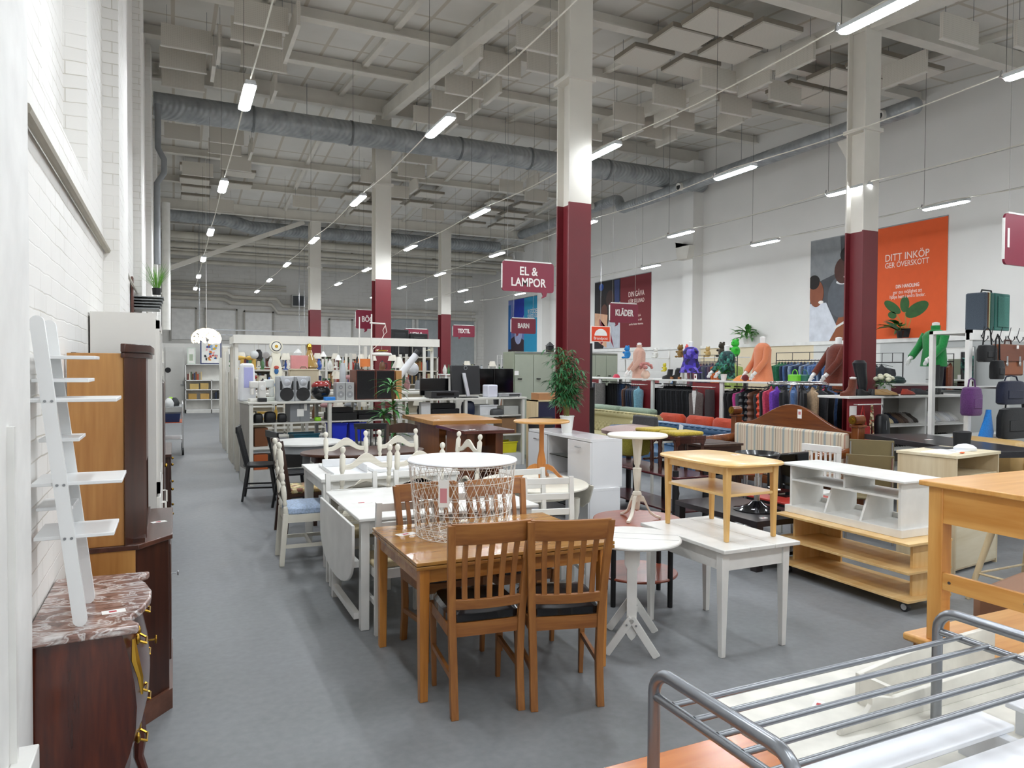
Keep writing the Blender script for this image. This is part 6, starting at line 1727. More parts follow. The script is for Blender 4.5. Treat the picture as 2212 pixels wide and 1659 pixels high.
for s, size, dy, z, fw, bo in (('DITT INKÖP', 0.2, 9.66, 3.97, 0.94, 0), ('GER ÖVERSKOTT', 0.155, 9.66, 3.82, 0.94, 0), ('DIN HANDLING', 0.1, 9.63, 3.38, 0.5, 0.002), ('ger oss möjlighet att', 0.1, 9.63, 3.27, 0.62, 0), ('hjälpa barn i andra länder.', 0.1, 9.63, 3.18, 0.76, 0)):
    text(s, size, LT, P1, (-0.008, dy, z), rot=(90, 0, -90), bold=bo, ext=0.001, fit=fw)
P2 = poster('burgundy wall poster reading DIN GÅVA GÖR SKILLNAD with a dark photo', 21.32, 18.1, 2.38, 4.64, '6e1c22', 19.75,
            ('1c191c', [('p', 20.75, 2.38, [(0, 0), (-1.0, 0), (-1.0, 1.5), (-0.5, 1.4)], 0, 'b8bcc4'), ('e', 20.85, 3.75, 0.3, 0.4, '1e1614'), ('e', 20.7, 3.6, 0.2, 0.26, '5c382c'), ('e', 20.35, 4.0, 0.24, 0.3, '3a2622'),
                        ('p', 21.3, 2.7, [(0, 0.9), (-0.8, 0.8), (-0.75, -0.3), (0, 0)], 0, 'd8a888'), ('p', 21.0, 2.5, [(0, 0.9), (-0.9, -0.1), (-0.7, 0.4), (-0.1, 0)], 0, '8a2438'), ('p', 20.1, 4.6, [(0, 0), (-0.3, 0), (-0.3, -1.0), (-0.05, -0.9)], 0, '2e3a66'), ('e', 20.9, 4.45, 0.14, 0.12, '1c4a9c')]))
for s, size, dy, z, fw in (('DIN GÅVA', 0.24, 18.86, 4.05, 0.85), ('GÖR SKILLNAD', 0.18, 18.86, 3.83, 0.85), ('HANDLA', 0.1, 18.86, 3.37, 0.5), ('ge en gåva till', 0.09, 18.86, 3.24, 0.6), ('andra länder hemma', 0.09, 18.86, 3.11, 0.75)):
    text(s, size, LT, P2, (-0.008, dy, z), rot=(90, 0, -90), ext=0.001, fit=fw)
P3 = poster('blue wall poster reading VI STÖDJER SCHOOLS OUT with a concert photo', 28.4, 25.27, 2.36, 4.6, '2c94bc', 26.85,
            ('6c7ab0', [('p', 28.4, 2.36, [(0, 0), (-1.55, 0), (-1.55, 0.5), (-0.8, 0.75), (0, 0.5)], 0, '3a2c34'), ('p', 26.85, 4.6, [(0, 0), (0.9, 0), (1.0, -0.9), (0.5, -1.1), (0, -0.7)], 0, '2038a0'), ('p', 28.4, 4.4, [(0, 0), (-0.25, 0), (-0.3, -1.9), (0, -1.9)], 0, '2c6cae'), ('e', 27.4, 3.1, 0.35, 0.4, 'a8b0d4')]))
for s, size, dy, z, fw in (('VI STÖDJER', 0.26, 26.05, 3.99, 0.95), ('SCHOOLS OUT', 0.22, 26.05, 3.8, 0.95)):
    text(s, size, LT, P3, (-0.008, dy, z), rot=(90, 0, -90), ext=0.001, fit=fw)
# fire post sign on a stand
t = T('fire_post_sign', 'orange-red fire post sign with white arch beside the tall column', 'sign', (9.75, 15.6, 2.58), 0)
G().box(-0.29, -0.01, -0.2, 0.29, 0.01, 0.2).ob('sign_panel', pm('e8dcd4', 0.5), t)
G().box(-0.265, -0.014, -0.18, 0.265, -0.01, 0.18).ob('red_field', pm('d84420', 0.5), t, smooth=False)
G().prism([(0.17 * math.cos(a) * 1.1, -0.04 + 0.17 * math.sin(a)) for a in [math.pi * k / 16 for k in range(17)]], 'xz', -0.018, -0.014).ob('white_arch', WHITE, t, smooth=False)
text('Brandpost', 0.1, WHITE, t, (0, -0.0155, -0.11))
G().tube([(0.0, 0.0, 0.2), (0.0, 0, zc(15.6) - 2.58)], 0.004, 5).ob('hanger_wire', STEEL, t)
# =============== white TV units, bamboo ===============
t = T('white_tv_unit', 'lower white TV unit of the stacked pair before the burgundy column', 'tv unit', (3.76, 6.22, 0), 0, 'stacked white TV units')
def tvunit(t, h, z0=0.0, legs=False):
    WG = pm('e6e6e8', 0.22, var=0.01, coat=0.3)
    G().box(0, 0, h - 0.03, 0.38, 1.4, h).ob('top_board', WG, t, bevel=0.002)
    G().box(0.02, 0, 0.04, 0.38, 0.02, h - 0.03).box(0.02, 1.38, 0.04, 0.38, 1.4, h - 0.03).box(0.36, 0.02, 0.04, 0.38, 1.38, h - 0.03).box(0.02, 0.0, 0.0, 0.38, 1.4, 0.04).ob('carcass', WG, t, smooth=False)
    G().box(0.02, 0.47, 0.04, 0.36, 0.49, h - 0.03).box(0.02, 0.93, 0.04, 0.36, 0.95, h - 0.03).ob('partition', WG, t, smooth=False)
    G().box(0.03, 0.49, h * 0.5, 0.36, 0.93, h * 0.5 + 0.008).ob('glass_shelf', glass('cfe0dc', 0.05), t, smooth=False)
    for a in (0.005, 0.955):
        d = G().box(0.0, a, 0.045, 0.02, a + 0.46, h - 0.036).ob('drawer_front', WG, t, bevel=0.002)
        G().tube([(0, a + 0.19, h - 0.1), (-0.02, a + 0.19, h - 0.1), (-0.02, a + 0.28, h - 0.1), (0, a + 0.28, h - 0.1)], 0.006, 6).ob('handle', CHROME, d)
tvunit(t, 0.5)
t = T('white_tv_unit', 'upper white TV unit of the stacked pair carrying the bamboo plant', 'tv unit', (3.8, 6.25, 0.5), 0, 'stacked white TV units')
tvunit(t, 0.5)
t = T('bamboo_plant', 'bushy bamboo plant in white pot on the stacked white TV units', 'potted plant', (3.96, 7.02, 1.0))
G().lathe([(0.055, 0), (0.078, 0.18), (0.085, 0.18), (0.08, 0.19), (0.072, 0.16)], n=24).ob('pot', WHITE, t)
bamboo(t, 16, 0.95, 4)
t = T('navy_open_cabinet', 'dark navy cabinet with light wood edges behind the bamboo plant', 'cabinet', (4.75, 9.3, 0))
for x in (0, 0.42, 0.84):
    G().box(x, 0, 0, x + 0.02, 0.35, 1.25).ob('upright', wood('c9b48a', 'dccba4', 'z', 1, 0.5), t, smooth=False)
G().box(0.02, 0.02, 0.02, 0.42, 0.33, 1.23).box(0.44, 0.02, 0.02, 0.84, 0.33, 1.23).ob('door_panel', pm('191a3a', 0.4), t, smooth=False)
G().box(0, 0, 1.23, 0.86, 0.35, 1.25).ob('top_board', wood('c9b48a', 'dccba4', 'x', 1, 0.5), t, smooth=False)
o = G().box(0, 0, 0, 0.4, 0.25, 0.1).ob('brown_box', pm('a5764e', 0.6), None, (4.8, 9.35, 1.25), bevel=0.004); tag(o, 'brown flat box on the navy cabinet', 'box')
# steel lockers
def locker(label, x, y, w=1.22, h=2.02):
    LK = pm('8f9683', 0.45, 0.2, 0.03)
    t = T('steel_locker', label, 'locker', (x, y, 0), 0)
    G().box(0, 0.02, 0, w, 0.5, h).ob('body', LK, t, bevel=0.004)
    for k in range(3):
        a = 0.02 + (w - 0.04) * k / 3
        d = G().box(a + 0.005, 0.0, 0.08, a + (w - 0.04) / 3 - 0.005, 0.02, h - 0.06).ob('door', pm('a3aa9a', 0.45, 0.2, 0.03), t, bevel=0.003)
        G().box(a + 0.06, -0.02, 1.38 + 0.12, a + 0.14, 0.0, 1.40 + 0.12).ob('handle', BLACK, d)
    G().box(0.02, -0.005, h - 0.03, w - 0.02, 0.0, h - 0.01).ob('header', STEEL, t)
    return t
locker('grey-green steel locker cabinet left of the bamboo plant', 5.74, 12.2)
locker('grey-green steel locker cabinet right of the tall column in the distance', 10.1, 17.0, 1.1, 2.13)
o = G().box(-0.014, -0.005, -0.04, 0.014, 0.0, 0.04).ob('paper_notice', PAPER, None, (5.79, 12.19, 1.62)); o.scale = (3, 1, 1); tag(o, 'small white notice on the side of the grey-green locker', 'notice')
t = T('metal_lantern', 'small black lantern on top of the grey-green locker', 'lantern', (6.6, 12.4, 2.02))
G().box(-0.06, -0.06, 0, 0.06, 0.06, 0.12).ob('lantern_body', BLACK, t, bevel=0.01)
G().loft([[(s * a, s * b_, z) for a, b_ in ((-1, -1), (1, -1), (1, 1), (-1, 1))] for z, s in ((0.12, 0.07), (0.2, 0.01))]).ob('lantern_roof', BLACK, t)
o = G().box(0, 0, 0, 0.6, 0.05, 0.85).ob('black_board', pm('15161a', 0.4), None, (6.75, 12.05, 1.35)); tag(o, 'black flat panel standing behind the bamboo plant', 'panel')
t = T('black_panel_stand', 'black stand carrying the dark panel behind the bamboo', 'stand', (6.75, 11.95, 0))
G().box(0, 0, 1.33, 0.6, 0.24, 1.35).box(0, 0, 0, 0.03, 0.24, 1.33).box(0.57, 0, 0, 0.6, 0.24, 1.33).ob('stand_frame', BLACK, t, smooth=False)
# person behind the lockers
def skin_body(name, joints, edges, m, parent, sub=2):
    me = bpy.data.meshes.new(name)
    me.from_pydata([j[0] for j in joints], edges, [])
    o = bpy.data.objects.new(name, me); COL.objects.link(o)
    sk = o.modifiers.new('skin', 'SKIN')
    sv = me.skin_vertices[0].data
    for i, j in enumerate(joints):
        sv[i].radius = j[1] if isinstance(j[1], tuple) else (j[1], j[1])
        sv[i].use_root = (i == 0)
    ss = o.modifiers.new('sub', 'SUBSURF'); ss.levels = sub; ss.render_levels = sub
    me.materials.append(m)
    if parent: o.parent = parent
    return o
t = T('person', 'person in black cap and dark jacket standing beside the grey-green locker', 'person', (5.98, 12.72 + 0.25, 0), 150)
SK = pm('c99478', 0.55)
J = [((0, 0, 0.98), (0.13, 0.1)), ((0, 0, 1.2), (0.13, 0.09)), ((0, 0, 1.42), (0.15, 0.09)), ((0, 0, 1.52), 0.05), ((0, 0.01, 1.6), 0.05),
     ((-0.19, 0, 1.44), 0.05), ((-0.24, 0.02, 1.15), 0.04), ((-0.22, 0.16, 0.95), 0.03), ((-0.21, 0.22, 0.92), 0.032),
     ((0.19, 0, 1.44), 0.05), ((0.24, 0.02, 1.15), 0.04), ((0.22, 0.16, 0.95), 0.03), ((0.21, 0.22, 0.92), 0.032),
     ((-0.1, 0, 0.88), 0.085), ((-0.11, 0.02, 0.5), 0.06), ((-0.11, 0, 0.1), 0.04), ((-0.12, 0.12, 0.04), 0.035),
     ((0.1, 0, 0.88), 0.085), ((0.11, 0.02, 0.5), 0.06), ((0.11, 0, 0.1), 0.04), ((0.12, 0.12, 0.04), 0.035)]
E_ = [(0, 1), (1, 2), (2, 3), (3, 4), (2, 5), (5, 6), (6, 7), (7, 8), (2, 9), (9, 10), (10, 11), (11, 12), (0, 13), (13, 14), (14, 15), (15, 16), (0, 17), (17, 18), (18, 19), (19, 20)]
skin_body('body', J, E_, SK, t)
up = {0, 1, 2, 5, 6, 7, 9, 10, 11}
idx = sorted(up); mp_ = {a: i for i, a in enumerate(idx)}
skin_body('jacket', [(J[a][0], tuple(q + 0.025 for q in (J[a][1] if isinstance(J[a][1], tuple) else (J[a][1],) * 2))) for a in idx], [(mp_[a], mp_[b]) for a, b in E_ if a in up and b in up], fab('1a1b1f'), t)
lo_ = {0, 13, 14, 15, 17, 18, 19}
idx = sorted(lo_); mp_ = {a: i for i, a in enumerate(idx)}
skin_body('trousers', [(J[a][0], tuple(q + 0.018 for q in (J[a][1] if isinstance(J[a][1], tuple) else (J[a][1],) * 2))) for a in idx], [(mp_[a], mp_[b]) for a, b in E_ if a in lo_ and b in lo_], fab('22252c'), t)
G().ell((0, 0.03, 1.7), (0.075, 0.09, 0.115), 20, 14).ell((0, 0.125, 1.69), (0.012, 0.018, 0.02), 8, 6).ell((-0.078, 0.02, 1.69), (0.01, 0.02, 0.03), 8, 6).ell((0.078, 0.02, 1.69), (0.01, 0.02, 0.03), 8, 6).ob('head', SK, t)
for s in (-1, 1):
    G().ell((s * 0.03, 0.108, 1.71), 0.009, 8, 6).ob('eye', BLACK, t)
G().box(-0.022, 0.1, 1.645, 0.022, 0.113, 1.652).ob('mouth', pm('8a4a44', 0.6), t)
G().ell((0, 0.02, 1.735), (0.086, 0.1, 0.1), 20, 12).disc((0, 0.12), 0.06, 0.05, 1.745, 1.755, 20).ob('cap', fab('101114'), t)
for s in (-1, 1):
    G().ell((s * 0.115, 0.06, 0.04), (0.045, 0.12, 0.045)).ob('shoe', BLACK, t)

# =============== mahogany shelf unit and what stands on it ===============
t = T('mahogany_shelf_table', 'long low dark red shelf table with black round posts right of the white TV units', 'shelf table', (4.85, 6.23, 0))
G().box(-0.03, -0.03, 0.535, 0.5, 1.62, 0.56).ob('tabletop', MAHO, t, bevel=0.008)
G().box(0, 0, 0.16, 0.47, 1.58, 0.18).ob('lower_shelf', MAHO, t, bevel=0.004)
for x in (0.03, 0.44):
    for y in (0.04, 0.78, 1.53):
        G().tube([(x, y, 0), (x, y, 0.62)], 0.034, 16).ob('post', BLACK, t)
t = T('shell_armchair', 'yellow-green shell chair with wooden legs and dark grey back on the mahogany table', 'armchair', (5.1, 7.45, 0.56))
YG = fab('a8a03c', '8d8630', 90)
G().loft([[(w * 0.24 * math.copysign(abs(math.cos(a)) ** 0.5, math.cos(a)), 0.27 * w * math.copysign(abs(math.sin(a)) ** 0.5, math.sin(a)), z) for a in [2 * math.pi * j / 28 for j in range(28)]] for z, w in ((0.09, 0.55), (0.11, 0.75), (0.2, 0.92), (0.32, 1.0), (0.36, 1.0))]).ob('shell', YG, t)
g = G(); rings = []
for z, w in ((0.36, 0.95), (0.37, 1.08), (0.41, 1.1), (0.44, 0.9)):
    rings.append([(w * 0.26 * math.copysign(abs(math.cos(a)) ** 0.4, math.cos(a)), w * 0.29 * math.copysign(abs(math.sin(a)) ** 0.4, math.sin(a)), z + 0.02 * math.cos(a)) for a in [2 * math.pi * j / 28 for j in range(28)]])
g.loft(rings).ob('seat_cushion', fab('b39a94', 'a08882', 120), t)
for x, y in ((-0.24, -0.02), (-0.2, 0.24), (0.2, -0.2), (0.2, 0.2)):
    G().bar((x * 0.9, y, 0.3), (x * 1.0, y, 0), 0.035, 0.02, 0.02, 0.015).ob('leg', wood('6a3c1c', '8f5a2c', 'z', 1, 0.4), t)
G().loft([[(0.22 + 0.03 * math.cos(a), y_ * 0.26 * (1 - 0.1 * k), 0.4 + 0.17 * k + 0.0 * a) for a, y_ in ((math.pi, -1), (0, -1), (0, -0.5), (0, 0), (0, 0.5), (0, 1), (math.pi, 1), (math.pi, 0.5), (math.pi, 0), (math.pi, -0.5))] for k in (0, 0.5, 0.85, 1.0)]).ob('backrest', fab('37393d'), t, bevel=0.02)
def stool(label, loc, rz, w=0.42, d=0.34, h=0.42, padded='c3a93a'):
    t = T('turned_leg_stool', label, 'stool', loc, rz, 'dark stools with turned legs')
    DW = wood('2c120c', '4c241a', 'z', 1, 0.22, 0.4)
    for x in (-w / 2 + 0.03, w / 2 - 0.03):
        for y in (-d / 2 + 0.03, d / 2 - 0.03):
            G().lathe([(0.02, 0), (0.024, 0.03), (0.014, 0.06), (0.024, 0.12), (0.018, 0.2), (0.026, 0.26), (0.016, 0.3), (0.026, 0.34), (0.026, h - 0.04)], (x, y), 12).ob('leg', DW, t)
    G().prism([(-w / 2, h - 0.04), (-w / 2 + 0.03, h - 0.11), (-w / 2 + 0.08, h - 0.08), (w / 2 - 0.08, h - 0.08), (w / 2 - 0.03, h - 0.11), (w / 2, h - 0.04)], 'xz', -d / 2, -d / 2 + 0.02).prism([(-w / 2, h - 0.04), (w / 2, h - 0.04), (w / 2, h - 0.08), (-w / 2, h - 0.08)], 'xz', d / 2 - 0.02, d / 2).ob('apron', DW, t)
    G().box(-w / 2, -d / 2, h - 0.04, w / 2, d / 2, h).ob('seat_frame', DW, t, bevel=0.004)
    G().box(-w / 2 + 0.03, -0.02, 0.1, w / 2 - 0.03, 0.02, 0.12).ob('stretcher', DW, t)
    if padded:
        G().box(-w / 2 + 0.015, -d / 2 + 0.015, h, w / 2 - 0.015, d / 2 - 0.015, h + 0.045).ob('yellow_pad', fab(padded), t, bevel=0.018)
    return t
st = stool('dark stool with yellow pad at the near end of the mahogany table', (5.13, 6.5, 0.56), 0)
dup(st, (5.12, 6.95, 0.56), 4, 'dark stool with yellow pad beside the shell chair on the mahogany table')
t = T('carved_jewel_chest', 'dark carved wooden chest table with brass ornaments behind the blond coffee table', 'chest', (6.05, 7.2, 0))
G().box(-0.02, -0.02, 0.73, 0.62, 0.62, 0.76).box(0.1, 0.1, 0.76, 0.5, 0.5, 0.765).ob('lid', wood('2e1c14', '4c3226', 'y', 1, 0.4), t, bevel=0.004)
G().box(0.0, 0.0, 0.45, 0.6, 0.6, 0.73).ob('body', wood('28120c', '43231a', 'x', 1, 0.35), t)
for x in (0.03, 0.57):
    for y in (0.03, 0.57):
        G().lathe([(0.02, 0), (0.03, 0.05), (0.018, 0.12), (0.03, 0.3), (0.03, 0.45)], (x, y), 10).ob('leg', DARKW, t)
for k in range(4):
    G().ell((0.1 + 0.13 * k, -0.005, 0.6), (0.03, 0.008, 0.02), 10, 6).ell((-0.005, 0.1 + 0.13 * k, 0.6), (0.008, 0.03, 0.02), 10, 6).ob('brass_ornament', BRASS, t)
t = T('white_cushion_roll', 'white rolled cushion lying above the carved dark chest', 'cushion', (5.98, 7.95, 0.78), -60)
G().tube([(-0.25, 0, 0.05), (-0.2, 0, 0.05), (0.2, 0, 0.05), (0.25, 0, 0.05)], [0.03, 0.055, 0.055, 0.03], 16).ob('roll', fab('e8e4de'), t)
t = T('small_white_stand', 'small white stand under the rolled cushion', 'stand', (5.75, 7.9, 0))
G().box(0, 0, 0.72, 0.45, 0.35, 0.76).box(0.02, 0.02, 0, 0.05, 0.05, 0.72).box(0.4, 0.02, 0, 0.43, 0.05, 0.72).box(0.02, 0.3, 0, 0.05, 0.33, 0.72).box(0.4, 0.3, 0, 0.43, 0.33, 0.72).ob('stand_frame', OFFW, t, smooth=False)
def plain_chair(name, label, loc, rz, mt, seatm, h=1.0, grp=None):
    t = T(name, label, 'chair', loc, rz, grp)
    for s in (-1, 1):
        G().bar((s * 0.19, -0.21, 0), (s * 0.18, -0.18, 0.45), 0.03, 0.03).ob('rear_leg', mt, t)
        G().box(s * 0.18 - 0.016, 0.17, 0, s * 0.18 + 0.016, 0.2, 0.43).ob('front_leg', mt, t)
    G().box(-0.2, -0.2, 0.42, 0.2, 0.2, 0.46).ob('seat', seatm, t, bevel=0.012)
    g = G(); rings = []
    for i in range(9):
        u = -1 + i / 4
        y = -0.2 - 0.03 * (1 - u * u)
        rings.append([(u * 0.21, y, 0.44), (u * 0.21, y + 0.025, 0.44), (u * 0.21, y - 0.055, h), (u * 0.21, y - 0.08, h - 0.01)])
    g.loft(rings).ob('backrest', seatm, t)
    return t
bc = plain_chair('black_leather_chair', 'black leather dining chair behind the white TV units, right one', (5.0, 8.3, 0), 185, BLACK, BLKL, 1.02, 'black leather dining chairs')
dup(bc, (4.75, 8.85, 0), 190, 'black leather dining chair behind the white TV units, left one')
# =============== sofas ===============
def tuft(x0, y0, z0, y1, z1, face, amp=0.035, ny=90, nz=24, ty=0.14, tz=0.12, lean=0.1):
    g = G()
    def fn(u, v):
        y = y0 + (y1 - y0) * u; z = z0 + (z1 - z0) * v
        a = (y / ty + (z - z0) / tz) * math.pi; b_ = (y / ty - (z - z0) / tz) * math.pi
        d = min(abs(math.sin(a)), 1) ** 0.5 * min(abs(math.sin(b_)), 1) ** 0.5
        roll = 0.08 * max(0, v - 0.7) ** 2 / 0.09
        return (x0 + face * (amp * d + roll) + lean * v * -face, y, z)
    g.sheet(fn, ny, nz)
    return g
def sofa(name, label, x, y0, y1, h, seat_h, mt, legs, arm=0.16, tufted=True, depth=0.85):
    """sofa facing -x, its back plane at x, running from y0 to y1"""
    t = T(name, label, 'sofa', (x, y0, 0))
    L = y1 - y0
    G().box(0.0, 0, 0.12, 0.2, L, h - 0.04).ob('back_frame', mt, t, bevel=0.04)
    if tufted:
        tuft(-0.02, 0.02, seat_h, L - 0.02, h, -1).ob('tufted_back', mt, t, thick=0.02)
        G().tube([(0.05, 0, h - 0.06), (0.05, L, h - 0.06)], 0.075, 16).ob('rolled_top', mt, t)
    G().box(-depth + 0.2, arm, 0.14, 0, L - arm, seat_h).ob('seat_cushion', mt, t, bevel=0.05)
    for a in (0, L - arm):
        G().box(-depth + 0.2, a, 0.12, 0.05, a + arm, h - 0.18 if not tufted else h - 0.08).ob('arm', mt, t, bevel=0.05)
    for a in (0.05, L - 0.09):
        for b_ in (-depth + 0.25, 0.1):
            G().box(b_, a, 0, b_ + 0.04, a + 0.04, 0.14).ob('leg', legs, t)
    return t
m, nt, b = base('blue_leather')
b.inputs['Base Color'].default_value = (*hx('43607f'), 1); b.inputs['Roughness'].default_value = 0.28
n = N(nt, 'ShaderNodeTexNoise'); n.inputs['Scale'].default_value = 60; nt.links.new(coords(nt), n.inputs['Vector']); bump(nt, b, n.outputs['Fac'], 0.2, 0.003)
sofa('blue_chesterfield_sofa', 'blue tufted leather sofa in front of the orange cushions', 7.62, 8.45, 10.9, 0.8, 0.42, m, DARKW)
sofa('beige_tufted_sofa', 'beige tufted velvet sofa beyond the blue leather sofa', 8.1, 11.0, 13.6, 0.84, 0.42, fab('c2b88a', 'a89e70', 90), DARKW, depth=0.7)
OS = sofa('orange_cushion_sofa', 'low dark sofa holding orange back cushions behind the blue sofa', 8.5, 8.95, 11.3, 0.72, 0.4, fab('5a2018'), DARKW, tufted=False, depth=0.6)
for k, (y, c) in enumerate(((10.85, 0), (10.05, 0), (9.35, 0))):
    t = T('orange_cushion', 'plump orange-red cushion on the low dark sofa, %s from the left' % ORD[k], 'cushion', (8.36, y, 0.42), 0, 'orange-red cushions')
    G().loft([[(0.1 * w * math.copysign(abs(math.cos(a)) ** 0.7, math.cos(a)), 0.36 * w2 * math.copysign(abs(math.sin(a)) ** 0.5, math.sin(a)), z) for a in [2 * math.pi * j / 28 for j in range(28)]] for z, w, w2 in ((0, 0.6, 0.9), (0.06, 1.0, 1.0), (0.3, 1.1, 1.0), (0.42, 0.9, 0.97), (0.47, 0.35, 0.85))]).ob('cushion_body', fab('b8401e', 'a03416', 70), t)
t = T('sage_sofa', 'sage green sofa back showing behind the beige tufted sofa', 'sofa', (8.42, 11.6, 0))
SG = fab('8ea08c')
G().box(0, 0, 0.1, 0.3, 2.4, 0.8).ob('back_frame', SG, t, bevel=0.05)
for k in range(2):
    G().box(0.0, 0.05 + 1.17 * k, 0.78, 0.22, 1.15 + 1.17 * k, 0.92).ob('back_cushion', SG, t, bevel=0.06)
# striped sofa with arched wooden back
t = T('striped_wooden_sofa', 'antique wooden sofa with arched back, brass rosettes and striped cushion', 'sofa', (7.45, 6.15, 0))
SFW = wood('5b2f16', '84491f', 'y', 0.7, 0.25, 0.4); SFWZ = wood('5b2f16', '84491f', 'z', 0.7, 0.25, 0.4)
pts = [(0, 0.3), (0, 0.93)]
for i in range(25):
    u = i / 24
    pts.append((0.08 + 1.94 * u, 0.95 + 0.3 * math.sin(math.pi * u) ** 2.2))
pts += [(2.1, 0.93), (2.1, 0.3)]
G().prism(pts, 'yz', 0.06, 0.11).ob('arched_back', SFW, t, bevel=0.006)
for y in (-0.04, 2.06):
    G().box(0.02, y, 0, 0.14, y + 0.1, 1.02).box(0.0, y - 0.015, 1.02, 0.16, y + 0.115, 1.05).ob('back_post', SFWZ, t, bevel=0.005)
    G().tube([(-0.02, y + 0.05, 1.11), (0.14, y + 0.05, 1.11)], 0.06, 20).ob('scroll', SFWZ, t)
    G().tube([(-0.028, y + 0.05, 1.11), (-0.02, y + 0.05, 1.11)], 0.05, 20).tube([(-0.036, y + 0.05, 1.11), (-0.028, y + 0.05, 1.11)], 0.02, 14).ob('brass_rosette', BRASS, t)
    G().box(-0.62, y, 0.36, 0.05, y + 0.08, 0.42).ob('arm_rail', SFW, t)
    G().tube([(-0.66, y + 0.05, 0.68), (0.05, y + 0.05, 0.72)], 0.06, 18).ob('arm_roll', SFW, t)
    G().box(-0.64, y + 0.01, 0, -0.56, y + 0.09, 0.65).ob('front_post', SFWZ, t)
G().box(-0.62, 0.06, 0.26, 0.06, 2.06, 0.36).ob('seat_frame', SFW, t, bevel=0.006)
ST = stripes([(0, 'cfc2ae'), (0.1, '9aa0a0'), (0.2, 'cfc2ae'), (0.3, 'b08a78'), (0.33, 'd6cab6'), (0.42, '8a6a5c'), (0.44, 'cdbfaa'), (0.55, '5c5248'), (0.57, 'cfc2ae'), (0.66, 'a2a7a4'), (0.76, 'd2c6b2'), (0.88, 'a87c6a'), (0.9, 'd2c6b2')], 'y', 0.34)
G().box(-0.05, 0.1, 0.4, 0.06, 2.02, 0.94).ob('back_cushion', ST, t, bevel=0.03)
G().box(-0.6, 0.1, 0.36, -0.05, 2.02, 0.46).ob('seat_cushion', ST, t, bevel=0.03)
tg = G().box(-0.002, -0.035, -0.06, 0.0, 0.035, 0.06).ob('hanging_price_tag', PAPER, None, (7.508, 7.05, 1.13), smooth=False); tag(tg, 'white price card on the arched back of the striped sofa', 'price tag')
G().box(-0.0026, -0.02, -0.01, -0.002, 0.02, 0.03).ob('printed_price', pm('c87a7c', 0.8), tg, smooth=False)
tg = G().box(-0.002, -0.05, -0.07, 0.0, 0.05, 0.07).ob('hanging_price_tag', PAPER, None, (7.53, 9.55, 0.73), smooth=False); tg.rotation_euler = (0.2, 0, 0); tag(tg, 'white price card hanging on the blue leather sofa', 'price tag')
# =============== black low table, bar stool, TV, red table ===============
t = T('black_low_table', 'long low black-brown table in front of the mahogany shelf table', 'coffee table', (4.45, 4.62, 0))
BB = wood('161013', '241a1c', 'y', 0.8, 0.3, 0.2)
G().box(0, 0, 0.38, 0.7, 1.1, 0.43).ob('tabletop', BB, t, bevel=0.003)
G().box(0.02, 0.02, 0.1, 0.68, 1.08, 0.13).ob('lower_shelf', BB, t)
for x in (0, 0.63):
    for y in (0, 1.03):
        G().box(x, y, 0, x + 0.07, y + 0.07, 0.38).ob('leg', BB, t)
price_tag(None, 4.62, 4.72, 0.43, 0, 0.07, 0.04, label='small price slip on the long black-brown table')
t = T('bar_stool', 'bar stool with black dished seat and domed chrome foot on the low black table', 'bar stool', (4.83, 5.02, 0.43))
G().lathe([(0.21, 0), (0.21, 0.008), (0.15, 0.02), (0.08, 0.05), (0.04, 0.085), (0.028, 0.09)], n=32).ob('chrome_foot', pm('3a3a3e', 0.08, 0.9, 0.01), t)
G().lathe([(0.027, 0.08), (0.027, 0.3), (0.02, 0.3), (0.02, 0.44)], n=20).ob('column', CHROME, t)
G().lathe([(0.03, 0.43), (0.17, 0.46), (0.2, 0.52), (0.19, 0.53), (0.15, 0.48), (0.02, 0.47)], n=28).ob('seat', BLKL, t)
G().tube([(0, 0, 0.2), (0.02, -0.16, 0.2), (0.12, -0.16, 0.2), (0.14, 0, 0.2)], 0.008, 8).ob('footrest', CHROME, t)
t = T('red_top_table', 'low black table with red top behind the birch shelf bench', 'table', (5.2, 4.95, 0))
G().box(0, 0, 0.44, 0.7, 0.6, 0.46).ob('red_top', pm('c03a30', 0.35), t, bevel=0.004)
G().box(0, 0, 0.38, 0.7, 0.6, 0.44).ob('frame', BLACK, t)
for x in (0.03, 0.64):
    for y in (0.03, 0.54):
        G().tube([(x, y, 0), (x, y, 0.38)], 0.014, 10).ob('leg', CHROME, t)
t = T('television', 'large black flat television standing on the red-topped table', 'television', (5.28, 5.3, 0.46), 8)
G().box(0, 0, 0.03, 0.6, 0.05, 0.42).ob('screen_case', BLACKG, t, bevel=0.008)
G().box(0.02, -0.003, 0.06, 0.58, 0, 0.4).ob('screen', pm('050507', 0.05), t)
G().box(0.15, -0.06, 0, 0.45, 0.1, 0.02).box(0.26, 0.0, 0.02, 0.34, 0.03, 0.04).ob('foot', BLACKG, t)
for k, (x, y) in enumerate(((5.75, 6.15), (6.3, 6.5))):
    t = T('copper_stool', 'copper-coloured curved stool shell behind the television, %s one' % ('left', 'right')[k], 'stool', (x, y, 0), 0, 'copper-coloured stools')
    G().lathe([(0.18, 0), (0.17, 0.02), (0.03, 0.05), (0.025, 0.55)], n=20).ob('foot_column', CHROME, t)
    G().lathe([(0.03, 0.54), (0.19, 0.57), (0.21, 0.68), (0.2, 0.68), (0.17, 0.6), (0.02, 0.58)], n=24).ob('seat_shell', pm('b5603a', 0.25, coat=0.4), t)
